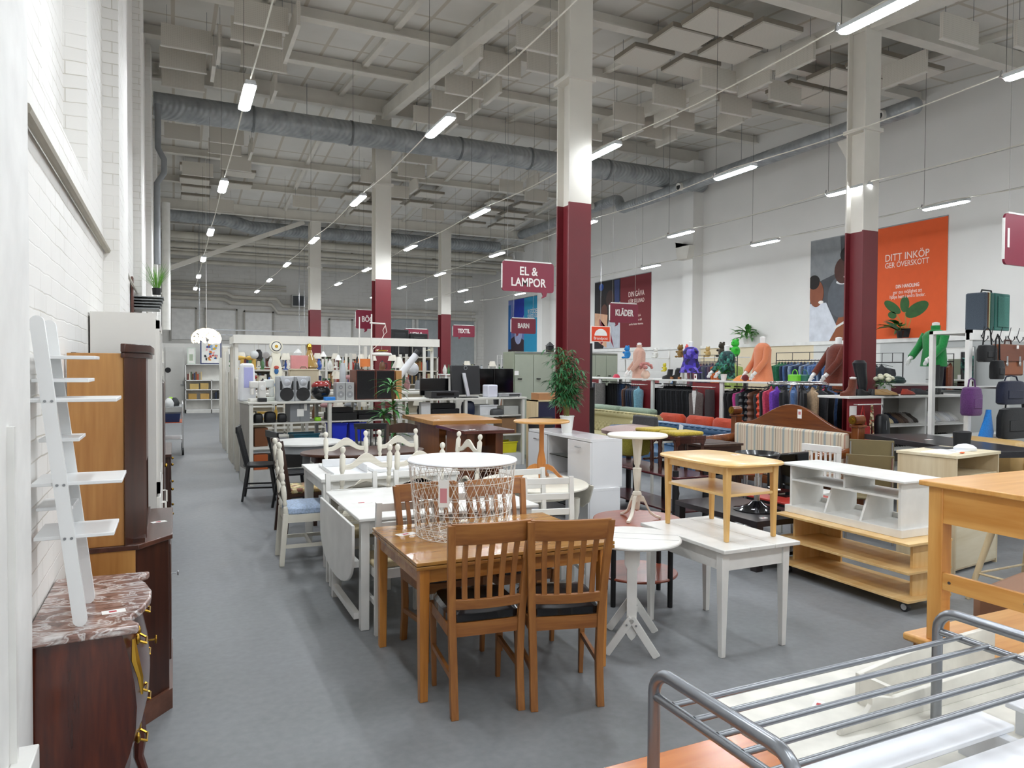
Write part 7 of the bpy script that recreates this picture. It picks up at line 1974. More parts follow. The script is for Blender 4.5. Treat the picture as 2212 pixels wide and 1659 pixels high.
# =============== right middle: chairs, plywood cabinet, tall black table ===============
t = T('white_spindle_chair', 'white chair with slatted back showing above the white cubby shelf', 'chair', (6.0, 5.5, 0), 100)
for s in (-1, 1):
    G().bar((s * 0.2, -0.2, 0), (s * 0.2, -0.22, 0.9), 0.035, 0.035).ob('back_post', WHITE, t)
    G().box(s * 0.2 - 0.016, 0.17, 0, s * 0.2 + 0.016, 0.2, 0.44).ob('front_leg', WHITE, t)
G().box(-0.22, -0.235, 0.85, 0.22, -0.2, 0.92).box(-0.2, -0.225, 0.5, 0.2, -0.2, 0.54).ob('back_rail', WHITE, t, bevel=0.004)
for k in range(7):
    G().box(-0.16 + 0.0533 * k - 0.01, -0.222, 0.54, -0.16 + 0.0533 * k + 0.01, -0.208, 0.85).ob('back_slat', WHITE, t)
G().box(-0.21, -0.2, 0.42, 0.21, 0.2, 0.46).ob('seat', WHITE, t, bevel=0.006)
def tubechair(label, loc, rz, h):
    t = T('brown_stacking_chair', label, 'chair', loc, rz, 'olive-brown stacking chairs')
    OB = pm('7f7252', 0.45)
    for s in (-1, 1):
        G().tube([(s * 0.21, -0.25, 0), (s * 0.2, -0.2, 0.42), (s * 0.2, -0.25, h - 0.02)], 0.011, 8).tube([(s * 0.21, 0.22, 0), (s * 0.2, 0.18, 0.42), (s * 0.2, -0.2, 0.42)], 0.011, 8).ob('tube_frame', CHROME, t)
    g = G(); rings = []
    for i in range(9):
        u = -1 + i / 4
        y = -0.23 - 0.03 * (1 - u * u)
        rings.append([(u * 0.215, y + 0.03, h - 0.34), (u * 0.215, y + 0.04, h - 0.34), (u * 0.215, y - 0.01, h), (u * 0.215, y - 0.02, h)])
    g.loft(rings).ob('backrest', OB, t, bevel=0.004)
    G().box(-0.2, -0.18, 0.42, 0.2, 0.2, 0.445).ob('seat', OB, t, bevel=0.008)
    return t
tc_ = tubechair('olive-brown chair back above the white cubby shelf, rear one', (6.97, 5.52, 0), -53, 0.97)
tubechair('olive-brown chair back above the white cubby shelf, nearer lower one', (6.42, 5.1, 0), -53, 0.88)
t = T('plywood_cabinet', 'pale plywood cabinet with open compartment and two drawers carrying papers', 'cabinet', (5.95, 3.9, 0), 7.6)
PLY = wood('c9b490', 'dccdae', 'z', 0.6, 0.5, 0.02); PLYX = wood('d2c3a2', 'e4d9c0', 'x', 0.5, 0.5, 0.02)
G().box(-0.01, -0.01, 0.975, 0.76, 0.51, 1.0).ob('top_board', PLYX, t, bevel=0.002)
G().box(0, 0, 0, 0.02, 0.5, 0.975).ob('side_board', PLY, t, smooth=False)
G().box(0.73, 0, 0, 0.75, 0.5, 0.975).ob('side_board', PLY, t, smooth=False)
G().box(0.02, 0.48, 0, 0.73, 0.5, 0.975).box(0.02, 0.01, 0.8, 0.73, 0.48, 0.82).box(0.02, 0.01, 0.02, 0.73, 0.48, 0.04).ob('inner_board', PLY, t, smooth=False)
for a in (0.022, 0.378):
    G().prism([(a, 0.62), (a, 0.798), (a + 0.13, 0.798), (a + 0.175, 0.77), (a + 0.22, 0.798), (a + 0.35, 0.798), (a + 0.35, 0.62)], 'xz', 0.0, 0.018).ob('drawer_front', PLYX, t, smooth=False)
G().box(0.022, 0.0, 0.04, 0.728, 0.018, 0.615).ob('lower_door', PLYX, t, smooth=False)
PPL = ((0.05, 0.1, 0.0, 0.3, 0.22, 'f2f2f0', 'white paper sheet', 5), (0.3, 0.16, 0.0, 0.28, 0.2, 'e9ecf0', 'pale blue paper sheet', -12), (0.22, 0.05, 0.004, 0.1, 0.03, 'e0642a', 'orange strip', 20), (0.42, 0.28, 0.0, 0.26, 0.2, '2b2b2d', 'dark folder', 3))
for a, b_, dz, w, d, c, nm, rz_ in PPL:
    ca, sa = math.cos(R(7.6)), math.sin(R(7.6))
    o = G().box(0, 0, 0, w, d, 0.004).ob('paper_sheet', pm(c, 0.7), None, (5.95 + a * ca - b_ * sa, 3.9 + a * sa + b_ * ca, 1.0 + dz), rz=R(7.6 + rz_), smooth=False); tag(o, '%s lying on the plywood cabinet' % nm, 'paper')
o = G().loft([[(0.11 * k * math.cos(a) * (1 + 0.2 * math.sin(3 * a)), 0.08 * k * math.sin(a) * (1 + 0.15 * math.cos(4 * a)), z) for a in [2 * math.pi * j / 18 for j in range(18)]] for z, k in ((0, 1), (0.025, 1.02), (0.045, 0.7), (0.055, 0.2))]).ob('crumpled_bag', pm('e8eaee', 0.5), None, (6.45, 4.15, 1.004)); tag(o, 'crumpled white plastic bag on the plywood cabinet', 'plastic bag')
t = T('tall_black_table', 'large black-topped table behind the plywood cabinet', 'table', (6.92, 4.3, 0), 22)
# long edge runs from the near corner to the far-left corner
t.rotation_euler[2] = R(-18.5)
BT = wood('17151a', '2b282c', 'y', 0.5, 0.3, 0.1)
G().box(0, 0, 0.89, 0.75, 1.85, 0.95).ob('tabletop', BT, t, bevel=0.003)
for x in (0.04, 0.65):
    for y in (0.06, 1.72):
        G().box(x, y, 0, x + 0.06, y + 0.06, 0.89).ob('leg', BT, t)
o = G().loft([[(0.09 * k * math.cos(a), 0.07 * k * math.sin(a), z) for a in [2 * math.pi * j / 16 for j in range(16)]] for z, k in ((0, 1), (0.03, 1), (0.09, 1.06), (0.14, 1.1), (0.15, 0.9))]).ob('black_paper_bag', pm('1b1b1d', 0.6), None, (6.9, 4.62, 0.95)); o.location = (7.28, 4.72, 0.95); tag(o, 'open black bag standing on the tall black table', 'bag')
price_tag(None, 7.6, 5.3, 0.95, 0, 0.08, 0.05, label='white slip on the tall black table')
t = T('tan_armchair', 'tan leather armchair top cut off by the right edge behind the black table', 'armchair', (8.5, 5.0, 0), 80)
TN = pm('b4935e', 0.4, coat=0.1)
G().box(-0.45, -0.35, 0.12, 0.45, 0.3, 0.45).ob('seat', TN, t, bevel=0.05)
G().box(-0.45, 0.15, 0.45, 0.45, 0.38, 0.97).ob('backrest', TN, t, bevel=0.08)
for s in (-1, 1):
    G().box(s * 0.45 - 0.07, -0.35, 0.12, s * 0.45 + 0.07, 0.3, 0.78).ob('arm', TN, t, bevel=0.05)
    for y in (-0.3, 0.25):
        G().box(s * 0.4 - 0.02, y, 0, s * 0.4 + 0.02, y + 0.04, 0.12).ob('leg', DARKW, t)
t = T('brown_leather_pouffe', 'brown leather seat seen beneath the pine table', 'footstool', (4.35, 2.1, 0), 10)
G().box(0, 0, 0.14, 0.75, 0.6, 0.44).ob('padded_seat', pm('8a6248', 0.5), t, bevel=0.06)
for x in (0.05, 0.65):
    for y in (0.05, 0.5):
        G().box(x, y, 0, x + 0.05, y + 0.05, 0.16).ob('leg', DARKW, t)
t = T('birch_leg_table', 'small table with splayed pale birch legs seen through the birch bench', 'table', (5.75, 3.1, 0))
BR = wood('ccb48c', 'e0cda8', 'z', 1, 0.4)
G().disc((0, 0), 0.4, 0.4, 0.6, 0.625, 36).ob('tabletop', BR, t)
for x, y in ((-1, -1), (1, -1), (1, 1), (-1, 1)):
    G().tube([(x * 0.22, y * 0.22, 0.6), (x * 0.34, y * 0.34, 0)], [0.026, 0.018], 14).ob('leg', BR, t)
for a, c in (((-1, -1), (1, -1)), ((1, -1), (1, 1)), ((1, 1), (-1, 1)), ((-1, 1), (-1, -1))):
    G().tube([(a[0] * 0.3, a[1] * 0.3, 0.2), (c[0] * 0.3, c[1] * 0.3, 0.2)], 0.009, 8).ob('stretcher', BR, t)
t = T('grey_slatted_chair', 'pale grey slatted chair back at the right behind the pine table', 'chair', (6.95, 3.45, 0), 160)
GW = pm('cdd0d4', 0.4)
for s in (-1, 1):
    G().bar((s * 0.22, -0.2, 0), (s * 0.22, -0.23, 0.98), 0.035, 0.035).ob('back_post', GW, t)
    G().box(s * 0.2 - 0.016, 0.17, 0, s * 0.2 + 0.016, 0.2, 0.44).ob('front_leg', GW, t)
G().box(-0.24, -0.245, 0.92, 0.24, -0.215, 0.98).box(-0.22, -0.23, 0.5, 0.22, -0.21, 0.54).ob('back_rail', GW, t)
for k in range(7):
    G().box(-0.18 + 0.06 * k - 0.012, -0.228, 0.54, -0.18 + 0.06 * k + 0.012, -0.214, 0.92).ob('back_slat', GW, t)
G().box(-0.21, -0.2, 0.42, 0.21, 0.2, 0.46).ob('seat', GW, t)

# =============== clothes counters ===============
CX = 9.0
REDP = pm('7a1c22', 0.5, var=0.03)
def counter(label, ya, yb, panels):
    t = T('clothes_counter', label, 'clothes rack', (CX, ya, 0), 0, 'white clothes counters')
    L = yb - ya
    G().box(-0.03, -0.0, 1.475, 0.62, L - 0.005, 1.505).ob('counter_top', WHITE, t, bevel=0.003)
    for y in (0.0, L - 0.045):
        G().box(0, y, 0, 0.04, y + 0.04, 1.475).box(0.56, y, 0, 0.6, y + 0.04, 1.475).ob('upright', WHITE, t, smooth=False)
    G().box(0.5, 0.04, 0.1, 0.52, L - 0.045, 1.3).ob('back_panel', pm('202024', 0.6), t, smooth=False)
    G().tube([(0.27, 0.04, 1.4), (0.27, L - 0.045, 1.4)], 0.012, 10).ob('rail', CHROME, t)
    for a, c in panels:
        G().box(0.0, a, 0.05, 0.02, c, 1.46).ob('red_panel', REDP, t, smooth=False)
        G().tube([(-0.09, a + 0.08, 1.38), (-0.09, c - 0.08, 1.38)], 0.008, 8).box(-0.09, a + 0.1, 1.375, 0, a + 0.11, 1.385).box(-0.09, c - 0.11, 1.375, 0, c - 0.1, 1.385).ob('front_rail', WHITE, t)
    return t
counter('white counter with jackets, nearest to the right-hand column', 7.5, 10.28, [])
counter('white counter with black garments and a burgundy end panel', 10.28, 12.38, [(0.045, 0.8)])
counter('white counter with jeans and a burgundy end panel', 12.38, 14.42, [(0.045, 0.75)])
counter('white counter with grey skirts beside the tall column', 14.42, 16.4, [(0.045, 0.8)])
def garment(kind, mt, h=0.75, w=0.21, th=0.05):
    g = G()
    if kind == 'top':
        R_ = ((-0.03, 0.02, 0.4), (-0.05, 0.06, 0.5), (-0.08, 0.15, 0.8), (-0.12, 0.98, 0.9) if False else (-0.12, 0.95, 0.95), (-0.2, 1.02, 1.0), (-0.4, 0.92, 1.1), (-h * 0.8, 0.95, 1.1), (-h, 1.0, 1.15))
    elif kind == 'puffer':
        R_ = [(-0.03, 0.1, 0.4), (-0.07, 0.6, 0.8)]
        z = -0.1
        while z > -h:
            R_ += [(z, 0.97, 0.75), (z - 0.05, 1.06, 1.25), (z - 0.1, 0.97, 0.75)]
            z -= 0.105
    else:
        R_ = ((-0.03, 0.5, 0.4), (-0.06, 0.52, 0.6), (-0.3, 0.56, 0.9), (-h, 0.5, 0.9))
    rings = []
    for z, a, b_ in R_:
        n = 22
        rings.append([(w * a * math.copysign(abs(math.cos(q)) ** 0.8, math.cos(q)), th * b_ * (math.sin(q) + 0.22 * math.sin(5 * q + z * 4)), z) for q in [2 * math.pi * j / n for j in range(n)]])
    g.loft(rings)
    return g
PG = {}
def hang(kind, c, name, label, cat, x, y, z, rz=0.0, h=0.75, w=0.21, th=0.05, grp=None, mtt=None):
    key = (kind, c, h, w, th)
    if key not in PG:
        mm = mtt or (voro(c, 16) if isinstance(c, tuple) else (fab(c, None, 40) if kind != 'puffer' else pm(c, 0.4)))
        o = garment(kind, mm, h, w, th).ob(name, mm, None)
        G().tube([(-w * 0.8 if kind != 'pants' else -0.1, 0, -0.07), (0, 0, -0.03), (w * 0.8 if kind != 'pants' else 0.1, 0, -0.07)], 0.004, 5).tube([(0, 0, -0.03), (0, 0, 0.01), (0.012, 0, 0.02)], 0.0025, 5).ob('hanger', BLACK, o)
        PG[key] = o
    else:
        o = copy_tree(PG[key])
        o.name = name
    o.location = (x, y, z); o.rotation_euler[2] = R(rz)
    tag(o, label, cat, grp)
    return o
XR_ = CX + 0.27
rj = random.Random(21)
def cname(c):
    return CNM.get(c, 'patterned')
CNM = {'101013': 'black', '17181d': 'black', '1d2536': 'dark navy', '26344f': 'navy', '2c4468': 'mid-blue', '3d5a80': 'faded blue', '8a8684': 'grey', 'c23a8a': 'pink', '2a2c30': 'charcoal', '6d4a3a': 'brown', 'd0401e': 'red-orange', 'a8aeb2': 'light grey',
       'b89c7c': 'beige', '3c4048': 'dark grey', '9eb0ba': 'pale blue-grey', '4c525a': 'slate', 'a5784e': 'camel', '2b1c1e': 'dark plum', '7fb4c8': 'light blue', '1e6a48': 'green', '2d7a4a': 'bright green', '4a6a9c': 'denim blue', '6f8fc0': 'pale blue', '8fa6c4': 'sky blue',
       '5c4a5e': 'mauve', '8c5a60': 'dusty rose', '3b3a58': 'indigo', 'd86a2a': 'orange', 'e0b8a4': 'peach', '5a5f68': 'steel grey', 'b0c46a': 'lime yellow', '6e3ab0': 'violet', 'c23a58': 'raspberry', '8a4a2a': 'rust', '34363a': 'anthracite'}
jl = ['101013', '1d2536', '26344f', '2c4468', '3d5a80', '26344f', '1d2536', '2c4468', '26344f', '1d2536', '3d5a80', '26344f', '1d2536', '2c4468']
for k, c in enumerate(['101013'] * 5 + jl):
    hang('pants', c, 'jeans' if k > 4 else 'black_trousers', '%s %s in the jeans bay, %s from the left' % (cname(c), 'jeans' if k > 4 else 'trousers', ORD[k]), 'trousers', XR_, 14.3 - 0.068 * k, 1.4, 0, 0.95, 0.24, 0.026, 'trousers in the jeans bay')
for k, c in enumerate(['6d4a3a', '2b1c1e', '26344f', '1d2536', '26344f', '4c525a', '7fb4c8']):
    hang('top', c, 'shirt', '%s shirt on the burgundy panel, %s from the left' % (cname(c), ORD[k]), 'shirt', CX - 0.2, 13.02 - 0.075 * k, 1.38, 18, 0.8, 0.16, 0.03, 'shirts on the burgundy panel')
for k in range(24):
    c = ['101013', '17181d', '2a2c30'][k % 3]
    hang('top', c, 'black_garment', '%s garment in the black clothes bay, %s from the left' % (cname(c), ORD[k]), 'garment', XR_, 12.3 - 0.058 * k, 1.4, rj.uniform(-4, 4), 1.0, 0.22, 0.026, 'clothes in the black bay')
hang('top', '5a4f4c', 'grey_cardigan', 'grey-brown cardigan over white shirt hanging on the burgundy panel', 'cardigan', CX - 0.12, 10.82, 1.37, 90, 0.85, 0.2, 0.04)
o = G().prism([(-0.05, -0.06), (0.05, -0.06), (0.06, -0.12), (0.01, -0.5), (-0.01, -0.5), (-0.06, -0.12)], 'xz', -0.052, -0.045).ob('white_shirt', fab('e2e2e0'), PG[('top', '5a4f4c', 0.85, 0.2, 0.04)])
o.rotation_euler[2] = R(180)
hang('pants', '2b1c1e', 'plum_trousers', 'dark plum trousers hanging beside the grey cardigan', 'trousers', CX - 0.09, 10.48, 1.37, 90, 0.95, 0.24, 0.03)
for k, c in enumerate(['8a8684', '4c525a', 'a8aeb2', '8a8684', '5a5f68', 'a8aeb2', '8a8684', '3c4048', '8a8684', '4c525a']):
    hang('pants', c, 'grey_skirt', '%s skirt in the bay next to the tall column, %s from the right' % (cname(c), ORD[k]), 'skirt', XR_ if k > 3 else CX - 0.1, 15.25 - 0.09 * (9 - k) - (0.0 if k > 3 else 0.2), 1.4, 0, 0.85, 0.26, 0.03, 'skirts beside the column')
jk = [('top', '101013'), ('top', '101013'), ('top', 'c23a8a'), ('top', '4c525a'), ('puffer', '2a2c30'), ('puffer', '17181d'), ('puffer', '6d4a3a'), ('top', '34363a'), ('puffer', 'd0401e'), ('top', 'a8aeb2'), ('puffer', '17181d'), ('top', '3c4048'), ('puffer', '2a2c30'), ('puffer', 'a8aeb2'), ('puffer', 'a8aeb2'),
      ('top', '4c525a'), ('puffer', 'b89c7c'), ('puffer', '9eb0ba'), ('top', '2a2c30'), ('top', '17181d'), ('puffer', '3c4048'), ('top', '101013'), ('puffer', '26344f'), ('top', '34363a'), ('top', '17181d')]
for k, (kd, c) in enumerate(jk):
    hang(kd, c, 'jacket', '%s %s in the jacket bay, %s from the left' % (cname(c), 'padded jacket' if kd == 'puffer' else 'jacket', ORD[k]), 'jacket', XR_ - 0.04, 10.18 - 0.104 * k, 1.4, rj.uniform(-6, 6), 0.85, 0.25, 0.05, 'jackets in the jacket bay')
# rear rails with coloured tops
def rear_rail(label, x, y0, y1, z):
    t = T('clothes_rail', label, 'clothes rail', (x, y0, 0))
    L = y1 - y0
    G().tube([(0, 0, 0), (0, 0, z + 0.16), (0, L, z + 0.16), (0, L, 0)], 0.011, 8).ob('rail_frame', pm('2a2a2c', 0.4), t)
    G().tube([(0, 0, z), (0, L, z)], 0.011, 8).ob('hanging_bar', pm('2a2a2c', 0.4), t)
    for k in range(5):
        y = L * k / 4
        G().box(-0.004, y - 0.004, z, 0.004, y + 0.004, z + 0.16).ob('stay', pm('2a2a2c', 0.4), t)
rear_rail('black clothes rail with blue and green tops below the orange poster', 11.4, 9.6, 11.35, 1.9)
for k, c in enumerate(['2d7a4a', '1e6a48', '1e6a48', '26344f', '4a6a9c', '26344f', '8fa6c4', '2c4468', '26344f', '8fa6c4', '5a5f68', '4a6a9c', '6f8fc0', '4a6a9c', '8fa6c4', '26344f', '4a6a9c', '6f8fc0', '3b3a58', '8a4a2a']):
    hang('top', c, 'blouse', '%s top on the rail below the orange poster, %s from the left' % (cname(c), ORD[k]), 'top', 11.4, 11.27 - 0.084 * k, 1.9, rj.uniform(-25, -5), 0.62, 0.22, 0.04, 'tops below the orange poster')
rear_rail('clothes rail with mauve and orange tops behind the green mannequin', 11.4, 12.5, 14.0, 1.88)
for k, c in enumerate(['8c5a60', '5c4a5e', '8c5a60', '5c4a5e', '3b3a58', '5a5f68', '3b3a58', '5c4a5e', 'd86a2a', 'd86a2a', 'd86a2a', '34363a', 'b0c46a', 'b0c46a']):
    hang('top', c, 'blouse', '%s top on the rail behind the mannequins, %s from the left' % (cname(c), ORD[k]), 'top', 11.4, 13.95 - 0.105 * k, 1.88, rj.uniform(-25, -5), 0.6, 0.21, 0.045, 'tops behind the mannequins')
# round chrome rack
t = T('round_clothes_rack', 'round chrome clothes rack with colourful clothes behind the striped sofa', 'clothes rack', (8.3, 8.75, 0))
t.location = (8.42, 7.95, 0)
RC = 0.42
G().tube([(RC * math.cos(a), RC * math.sin(a), 1.5) for a in [2 * math.pi * j / 40 for j in range(40)]], 0.013, 8, closed=True).tube([(RC * 0.93 * math.cos(a), RC * 0.93 * math.sin(a), 1.53) for a in [2 * math.pi * j / 40 for j in range(40)]], 0.008, 8, closed=True).ob('ring_rail', CHROME, t)
G().tube([(0, 0, 0.02), (0, 0, 1.5)], 0.02, 10).tube([(-RC, 0, 1.5), (RC, 0, 1.5)], 0.01, 8).tube([(0, -RC, 1.5), (0, RC, 1.5)], 0.01, 8).tube([(-0.35, 0, 0.02), (0.35, 0, 0.02)], 0.015, 8).tube([(0, -0.35, 0.02), (0, 0.35, 0.02)], 0.015, 8).ob('centre_post', CHROME, t)
cl = ['6e3ab0', 'c23a58', '101013', 'c23a58', '8a4a2a', '101013', '17181d', 'a5784e', '101013', '34363a', ('8a7a5c', 'a09070', '6e6248'), 'c23a58', '101013', '4a6a9c', '101013', '2a2c30', 'b89c7c', '101013', '4a6a9c', '17181d']
for k, c in enumerate(cl):
    a = 2 * math.pi * k / 20 + math.pi
    nm = 'olive patterned' if isinstance(c, tuple) else cname(c)
    hang('top', c, 'dress', '%s garment on the round chrome rack, %s clockwise from the left' % (nm, ORD[k]), 'garment', 8.42 + RC * math.cos(-a), 7.95 + RC * math.sin(-a), 1.5, math.degrees(-a), 0.7, 0.13, 0.04, 'garments on the round rack')
# =============== mannequins ===============
def mannequin(label, loc, rz, outfit, arm=True, h=0.62, flare=1.0, sleeve=None, lean=0.0, z_neck=None, stand=0.0):
    t = T('mannequin', label, 'mannequin', loc, rz)
    SKN = pm('f0f0ee', 0.3)
    s0 = stand
    def ring(z, rx, ry, n=24):
        return [(rx * math.cos(a) + lean * (z - s0), ry * (math.sin(a) + 0.07 * math.sin(6 * a) * max(0, 0.35 - (z - s0)) * 2) , z) for a in [2 * math.pi * j / n for j in range(n)]]
    H = h
    G().loft([ring(s0 + 0.0, 0.14, 0.18), ring(s0 + H * 0.5, 0.12, 0.14), ring(s0 + H * 0.85, 0.12, 0.19), ring(s0 + H * 0.97, 0.08, 0.14), ring(s0 + H * 1.02, 0.045, 0.05), ring(s0 + H * 1.02 + 0.1, 0.05, 0.05), ring(s0 + H * 1.02 + 0.11, 0.02, 0.02)]).ob('torso', SKN, t)
    f = flare
    G().loft([ring(s0 - 0.005, 0.15 * f, 0.2 * f), ring(s0 + H * 0.2, 0.145 * (f * 0.6 + 0.4), 0.19 * (f * 0.6 + 0.4)), ring(s0 + H * 0.5, 0.135, 0.165), ring(s0 + H * 0.84, 0.135, 0.205), ring(s0 + H * 0.96, 0.095, 0.16), ring(s0 + H * 1.02, 0.058, 0.065)] + ([ring(s0 + H * 1.02 + 0.06, 0.062, 0.066)] if sleeve == 'high' else [])).ob('garment', outfit, t)
    if arm:
        for s in (-1, 1):
            p = [(0.0 + lean * H, s * 0.19, s0 + H * 0.9), (0.05, s * 0.23, s0 + H * 0.55), (0.2, s * 0.2, s0 + H * 0.25)]
            G().tube(p, [0.06, 0.055, 0.05], 14).ob('sleeve', outfit, t)
            G().tube([(0.2, s * 0.2, s0 + H * 0.25), (0.24, s * 0.19, s0 + H * 0.18)], [0.032, 0.028], 10).ell((0.26, s * 0.18, s0 + H * 0.14), (0.03, 0.02, 0.045), 10, 8).ob('hand', SKN, t)
            g = G()
            for q in range(4):
                g.tube([(0.25 + 0.014 * q, s * 0.18, s0 + H * 0.12), (0.262 + 0.016 * q, s * 0.178, s0 + H * 0.12 - 0.035), (0.262 + 0.014 * q, s * 0.176, s0 + H * 0.12 - 0.055)], [0.008, 0.007, 0.005], 6)
            g.tube([(0.24, s * 0.185, s0 + H * 0.14), (0.215, s * 0.17, s0 + H * 0.11)], [0.009, 0.006], 6)
            g.ob('fingers', SKN, t)
    if s0 > 0:
        G().lathe([(0.09, 0), (0.09, 0.01), (0.012, 0.015), (0.012, s0 + 0.05)], n=20).ob('stand_pole', STEEL, t)
    return t
ZC = 1.505
mannequin('mannequin torso in a pale pink coat with raised collar', (9.32, 13.3, ZC), 155, fab('cfa694', 'bd9384', 120), h=0.66, sleeve='high', flare=1.0)
mannequin('mannequin torso in a purple and blue patterned sleeveless dress', (9.32, 11.54, ZC), 170, voro(['2a1a6e', '3b2a9c', '6a5ab8', '1a1240', '4a3aa8'], 14), arm=False, h=0.5, flare=1.35, stand=0.14)
mannequin('mannequin torso in a dark green printed top', (9.32, 10.5, ZC), 160, voro(['10383a', '1c5a50', '0e2226', '3c8070'], 22), h=0.5, stand=0.04)
mannequin('mannequin torso in a long coral knitted dress', (9.32, 9.6, ZC), 160, fab('d6835c', 'c8744e', 200), h=0.66, flare=1.2, stand=0.0)
mannequin('leaning mannequin torso in a rust-brown sweater next to the right column', (9.3, 8.08, ZC), 160, fab('6a2c1c', '5a2416', 60), h=0.6, lean=-0.12)
mannequin('mannequin torso in a bright green turtleneck above the shoe shelf', (10.03, 6.95, 1.58), 165, fab('1f8a42', '1a783a', 60), h=0.52, sleeve='high', stand=0.2, lean=-0.05)
# things on the counter tops
t = T('pink_flower_vase', 'round beige vase with dusty pink peonies on the clothes counter', 'vase of flowers', (9.1, 12.75, ZC))
G().lathe([(0.05, 0), (0.09, 0.04), (0.1, 0.09), (0.07, 0.15), (0.05, 0.17), (0.045, 0.17), (0.06, 0.13)], n=24).ob('vase', pm('d8b8a4', 0.5), t)
g = G(); r_ = random.Random(3)
for k in range(26):
    a = r_.uniform(0, 6.28); e = r_.uniform(-0.2, 1.2); rr2 = 0.13
    g.ell((rr2 * math.cos(e) * math.cos(a), rr2 * math.cos(e) * math.sin(a), 0.24 + 0.09 * math.sin(e)), 0.032, 8, 6)
g.ob('blossoms', fab('c08078', 'a86a64', 120), t)
t = T('tulip_vase', 'square white vase with pale pink and white flowers on the far clothes counter', 'vase of flowers', (9.15, 15.35, ZC))
G().box(-0.05, -0.05, 0, 0.05, 0.05, 0.2).ob('vase', WHITE, t, bevel=0.004)
for k, (dx, dy, dz) in enumerate(((0, 0.1, 0.32), (0.02, 0.22, 0.3), (0.0, -0.02, 0.36), (0.02, 0.06, 0.4), (0, 0.32, 0.27), (0, 0, 0.3))):
    G().tube([(0, 0, 0.2), (dx, dy * 0.6, dz - 0.05), (dx, dy, dz)], 0.003, 5).ob('flower_stem', pm('5c7a44', 0.6), t)
    G().ell((dx, dy, dz), (0.035, 0.035, 0.03), 10, 8).ob('blossom', pm('e8ccd0' if k % 2 else 'eceae0', 0.6), t)
def bushy(name, label, loc, c, r=0.14, h=0.25, potc='e4e2de', n=60, seed=1, L=0.09, w=0.022, pot=0.12):
    t = T(name, label, 'potted plant', loc)
    G().lathe([(pot * 0.35, 0), (pot * 0.5, pot), (pot * 0.45, pot)], n=16).ob('pot', pm(potc, 0.4), t)
    q = random.Random(seed); g = G()
    for k in range(n):
        a = q.uniform(0, 6.28); f = q.uniform(0, 1)
        leaf(g, (0.5 * r * f * math.cos(a), 0.5 * r * f * math.sin(a), pot + h * q.uniform(0, 0.7)), (math.cos(a), math.sin(a), q.uniform(0.1, 1.4)), L * q.uniform(0.7, 1.3), w, 0.9, 4)
    g.v = [(min(p[0], 13.06 - loc[0]), p[1], p[2]) for p in g.v]
    g.ob('foliage', pm(c, 0.4, var=0.3, sc=14), t)
    G().tube([(0, 0, pot * 0.8), (0, 0, pot + h * 0.6)], 0.008, 6).ob('stem', pm('5a6a34', 0.7), t)
    return t
bushy('leafy_plant', 'bright green leafy plant in white pot beside the green mannequin top', (9.12, 10.35, ZC), '2f8a2c', 0.14, 0.2, seed=4)
bushy('ledge_plant', 'variegated leafy plant standing on the wall ledge', (12.86, 13.8, 2.345), '5a9a4a', 0.2, 0.3, n=46, seed=6, L=0.3, w=0.05, pot=0.16)
bushy('ledge_plant', 'broad-leaved plant in dark pot on the ledge before the orange poster', (12.88, 9.62, 2.345), '2c6a2a', 0.15, 0.2, '1c1a1a', n=9, seed=8, L=0.5, w=0.09, pot=0.14)
for k, (y, z_, c, lb) in enumerate(((12.0, 0, '141416', 'black ankle boot with tan lining on the clothes counter'),)):
    for s in range(2):
        t = T('ankle_boot', '%s, %s of the pair' % (lb, ('left', 'right')[s]), 'boot', (9.15 + 0.1 * s, y - 0.12 * s, ZC), 20, 'black ankle boots')
        G().loft([[(0.04 * a * math.cos(q), 0.06 * b_ * math.sin(q) + dy, zz) for q in [2 * math.pi * j / 16 for j in range(16)]] for zz, a, b_, dy in ((0.0, 0.9, 2.0, 0.05), (0.05, 1, 1.9, 0.05), (0.09, 0.9, 1.1, -0.01), (0.2, 1, 1, -0.03))]).ob('boot_shaft', pm(c, 0.4), t)
        G().box(-0.03, -0.09, 0, 0.03, -0.04, 0.05).ob('heel', pm('8a5a34', 0.5), t)
o = G().loft([[(0.12 * k * math.cos(a) * (1 + 0.2 * math.sin(2 * a)), 0.22 * k * math.sin(a), z) for a in [2 * math.pi * j / 18 for j in range(18)]] for z, k in ((0, 1), (0.03, 0.95), (0.08, 0.6), (0.11, 0.2))]).ob('orange_scarf', fab('e8883c'), None, (9.2, 9.95, ZC)); tag(o, 'crumpled orange scarf beside the coral mannequin', 'scarf')
o = G().ell((0, 0, 0.06), (0.06, 0.06, 0.06)).ob('dark_red_hat', fab('6a1c24'), None, (9.12, 9.8, ZC)); tag(o, 'dark red knitted hat beside the orange scarf', 'hat')
o = G().loft([[(0.16 * k * math.cos(a), 0.08 * k * math.sin(a), z) for a in [2 * math.pi * j / 14 for j in range(14)]] for z, k in ((0, 1), (0.04, 0.9), (0.08, 0.5))]).ob('pink_scarf', fab('c8304c'), None, (9.12, 13.9, ZC), rz=1.2); tag(o, 'raspberry pink scarf left of the pink coat', 'scarf')
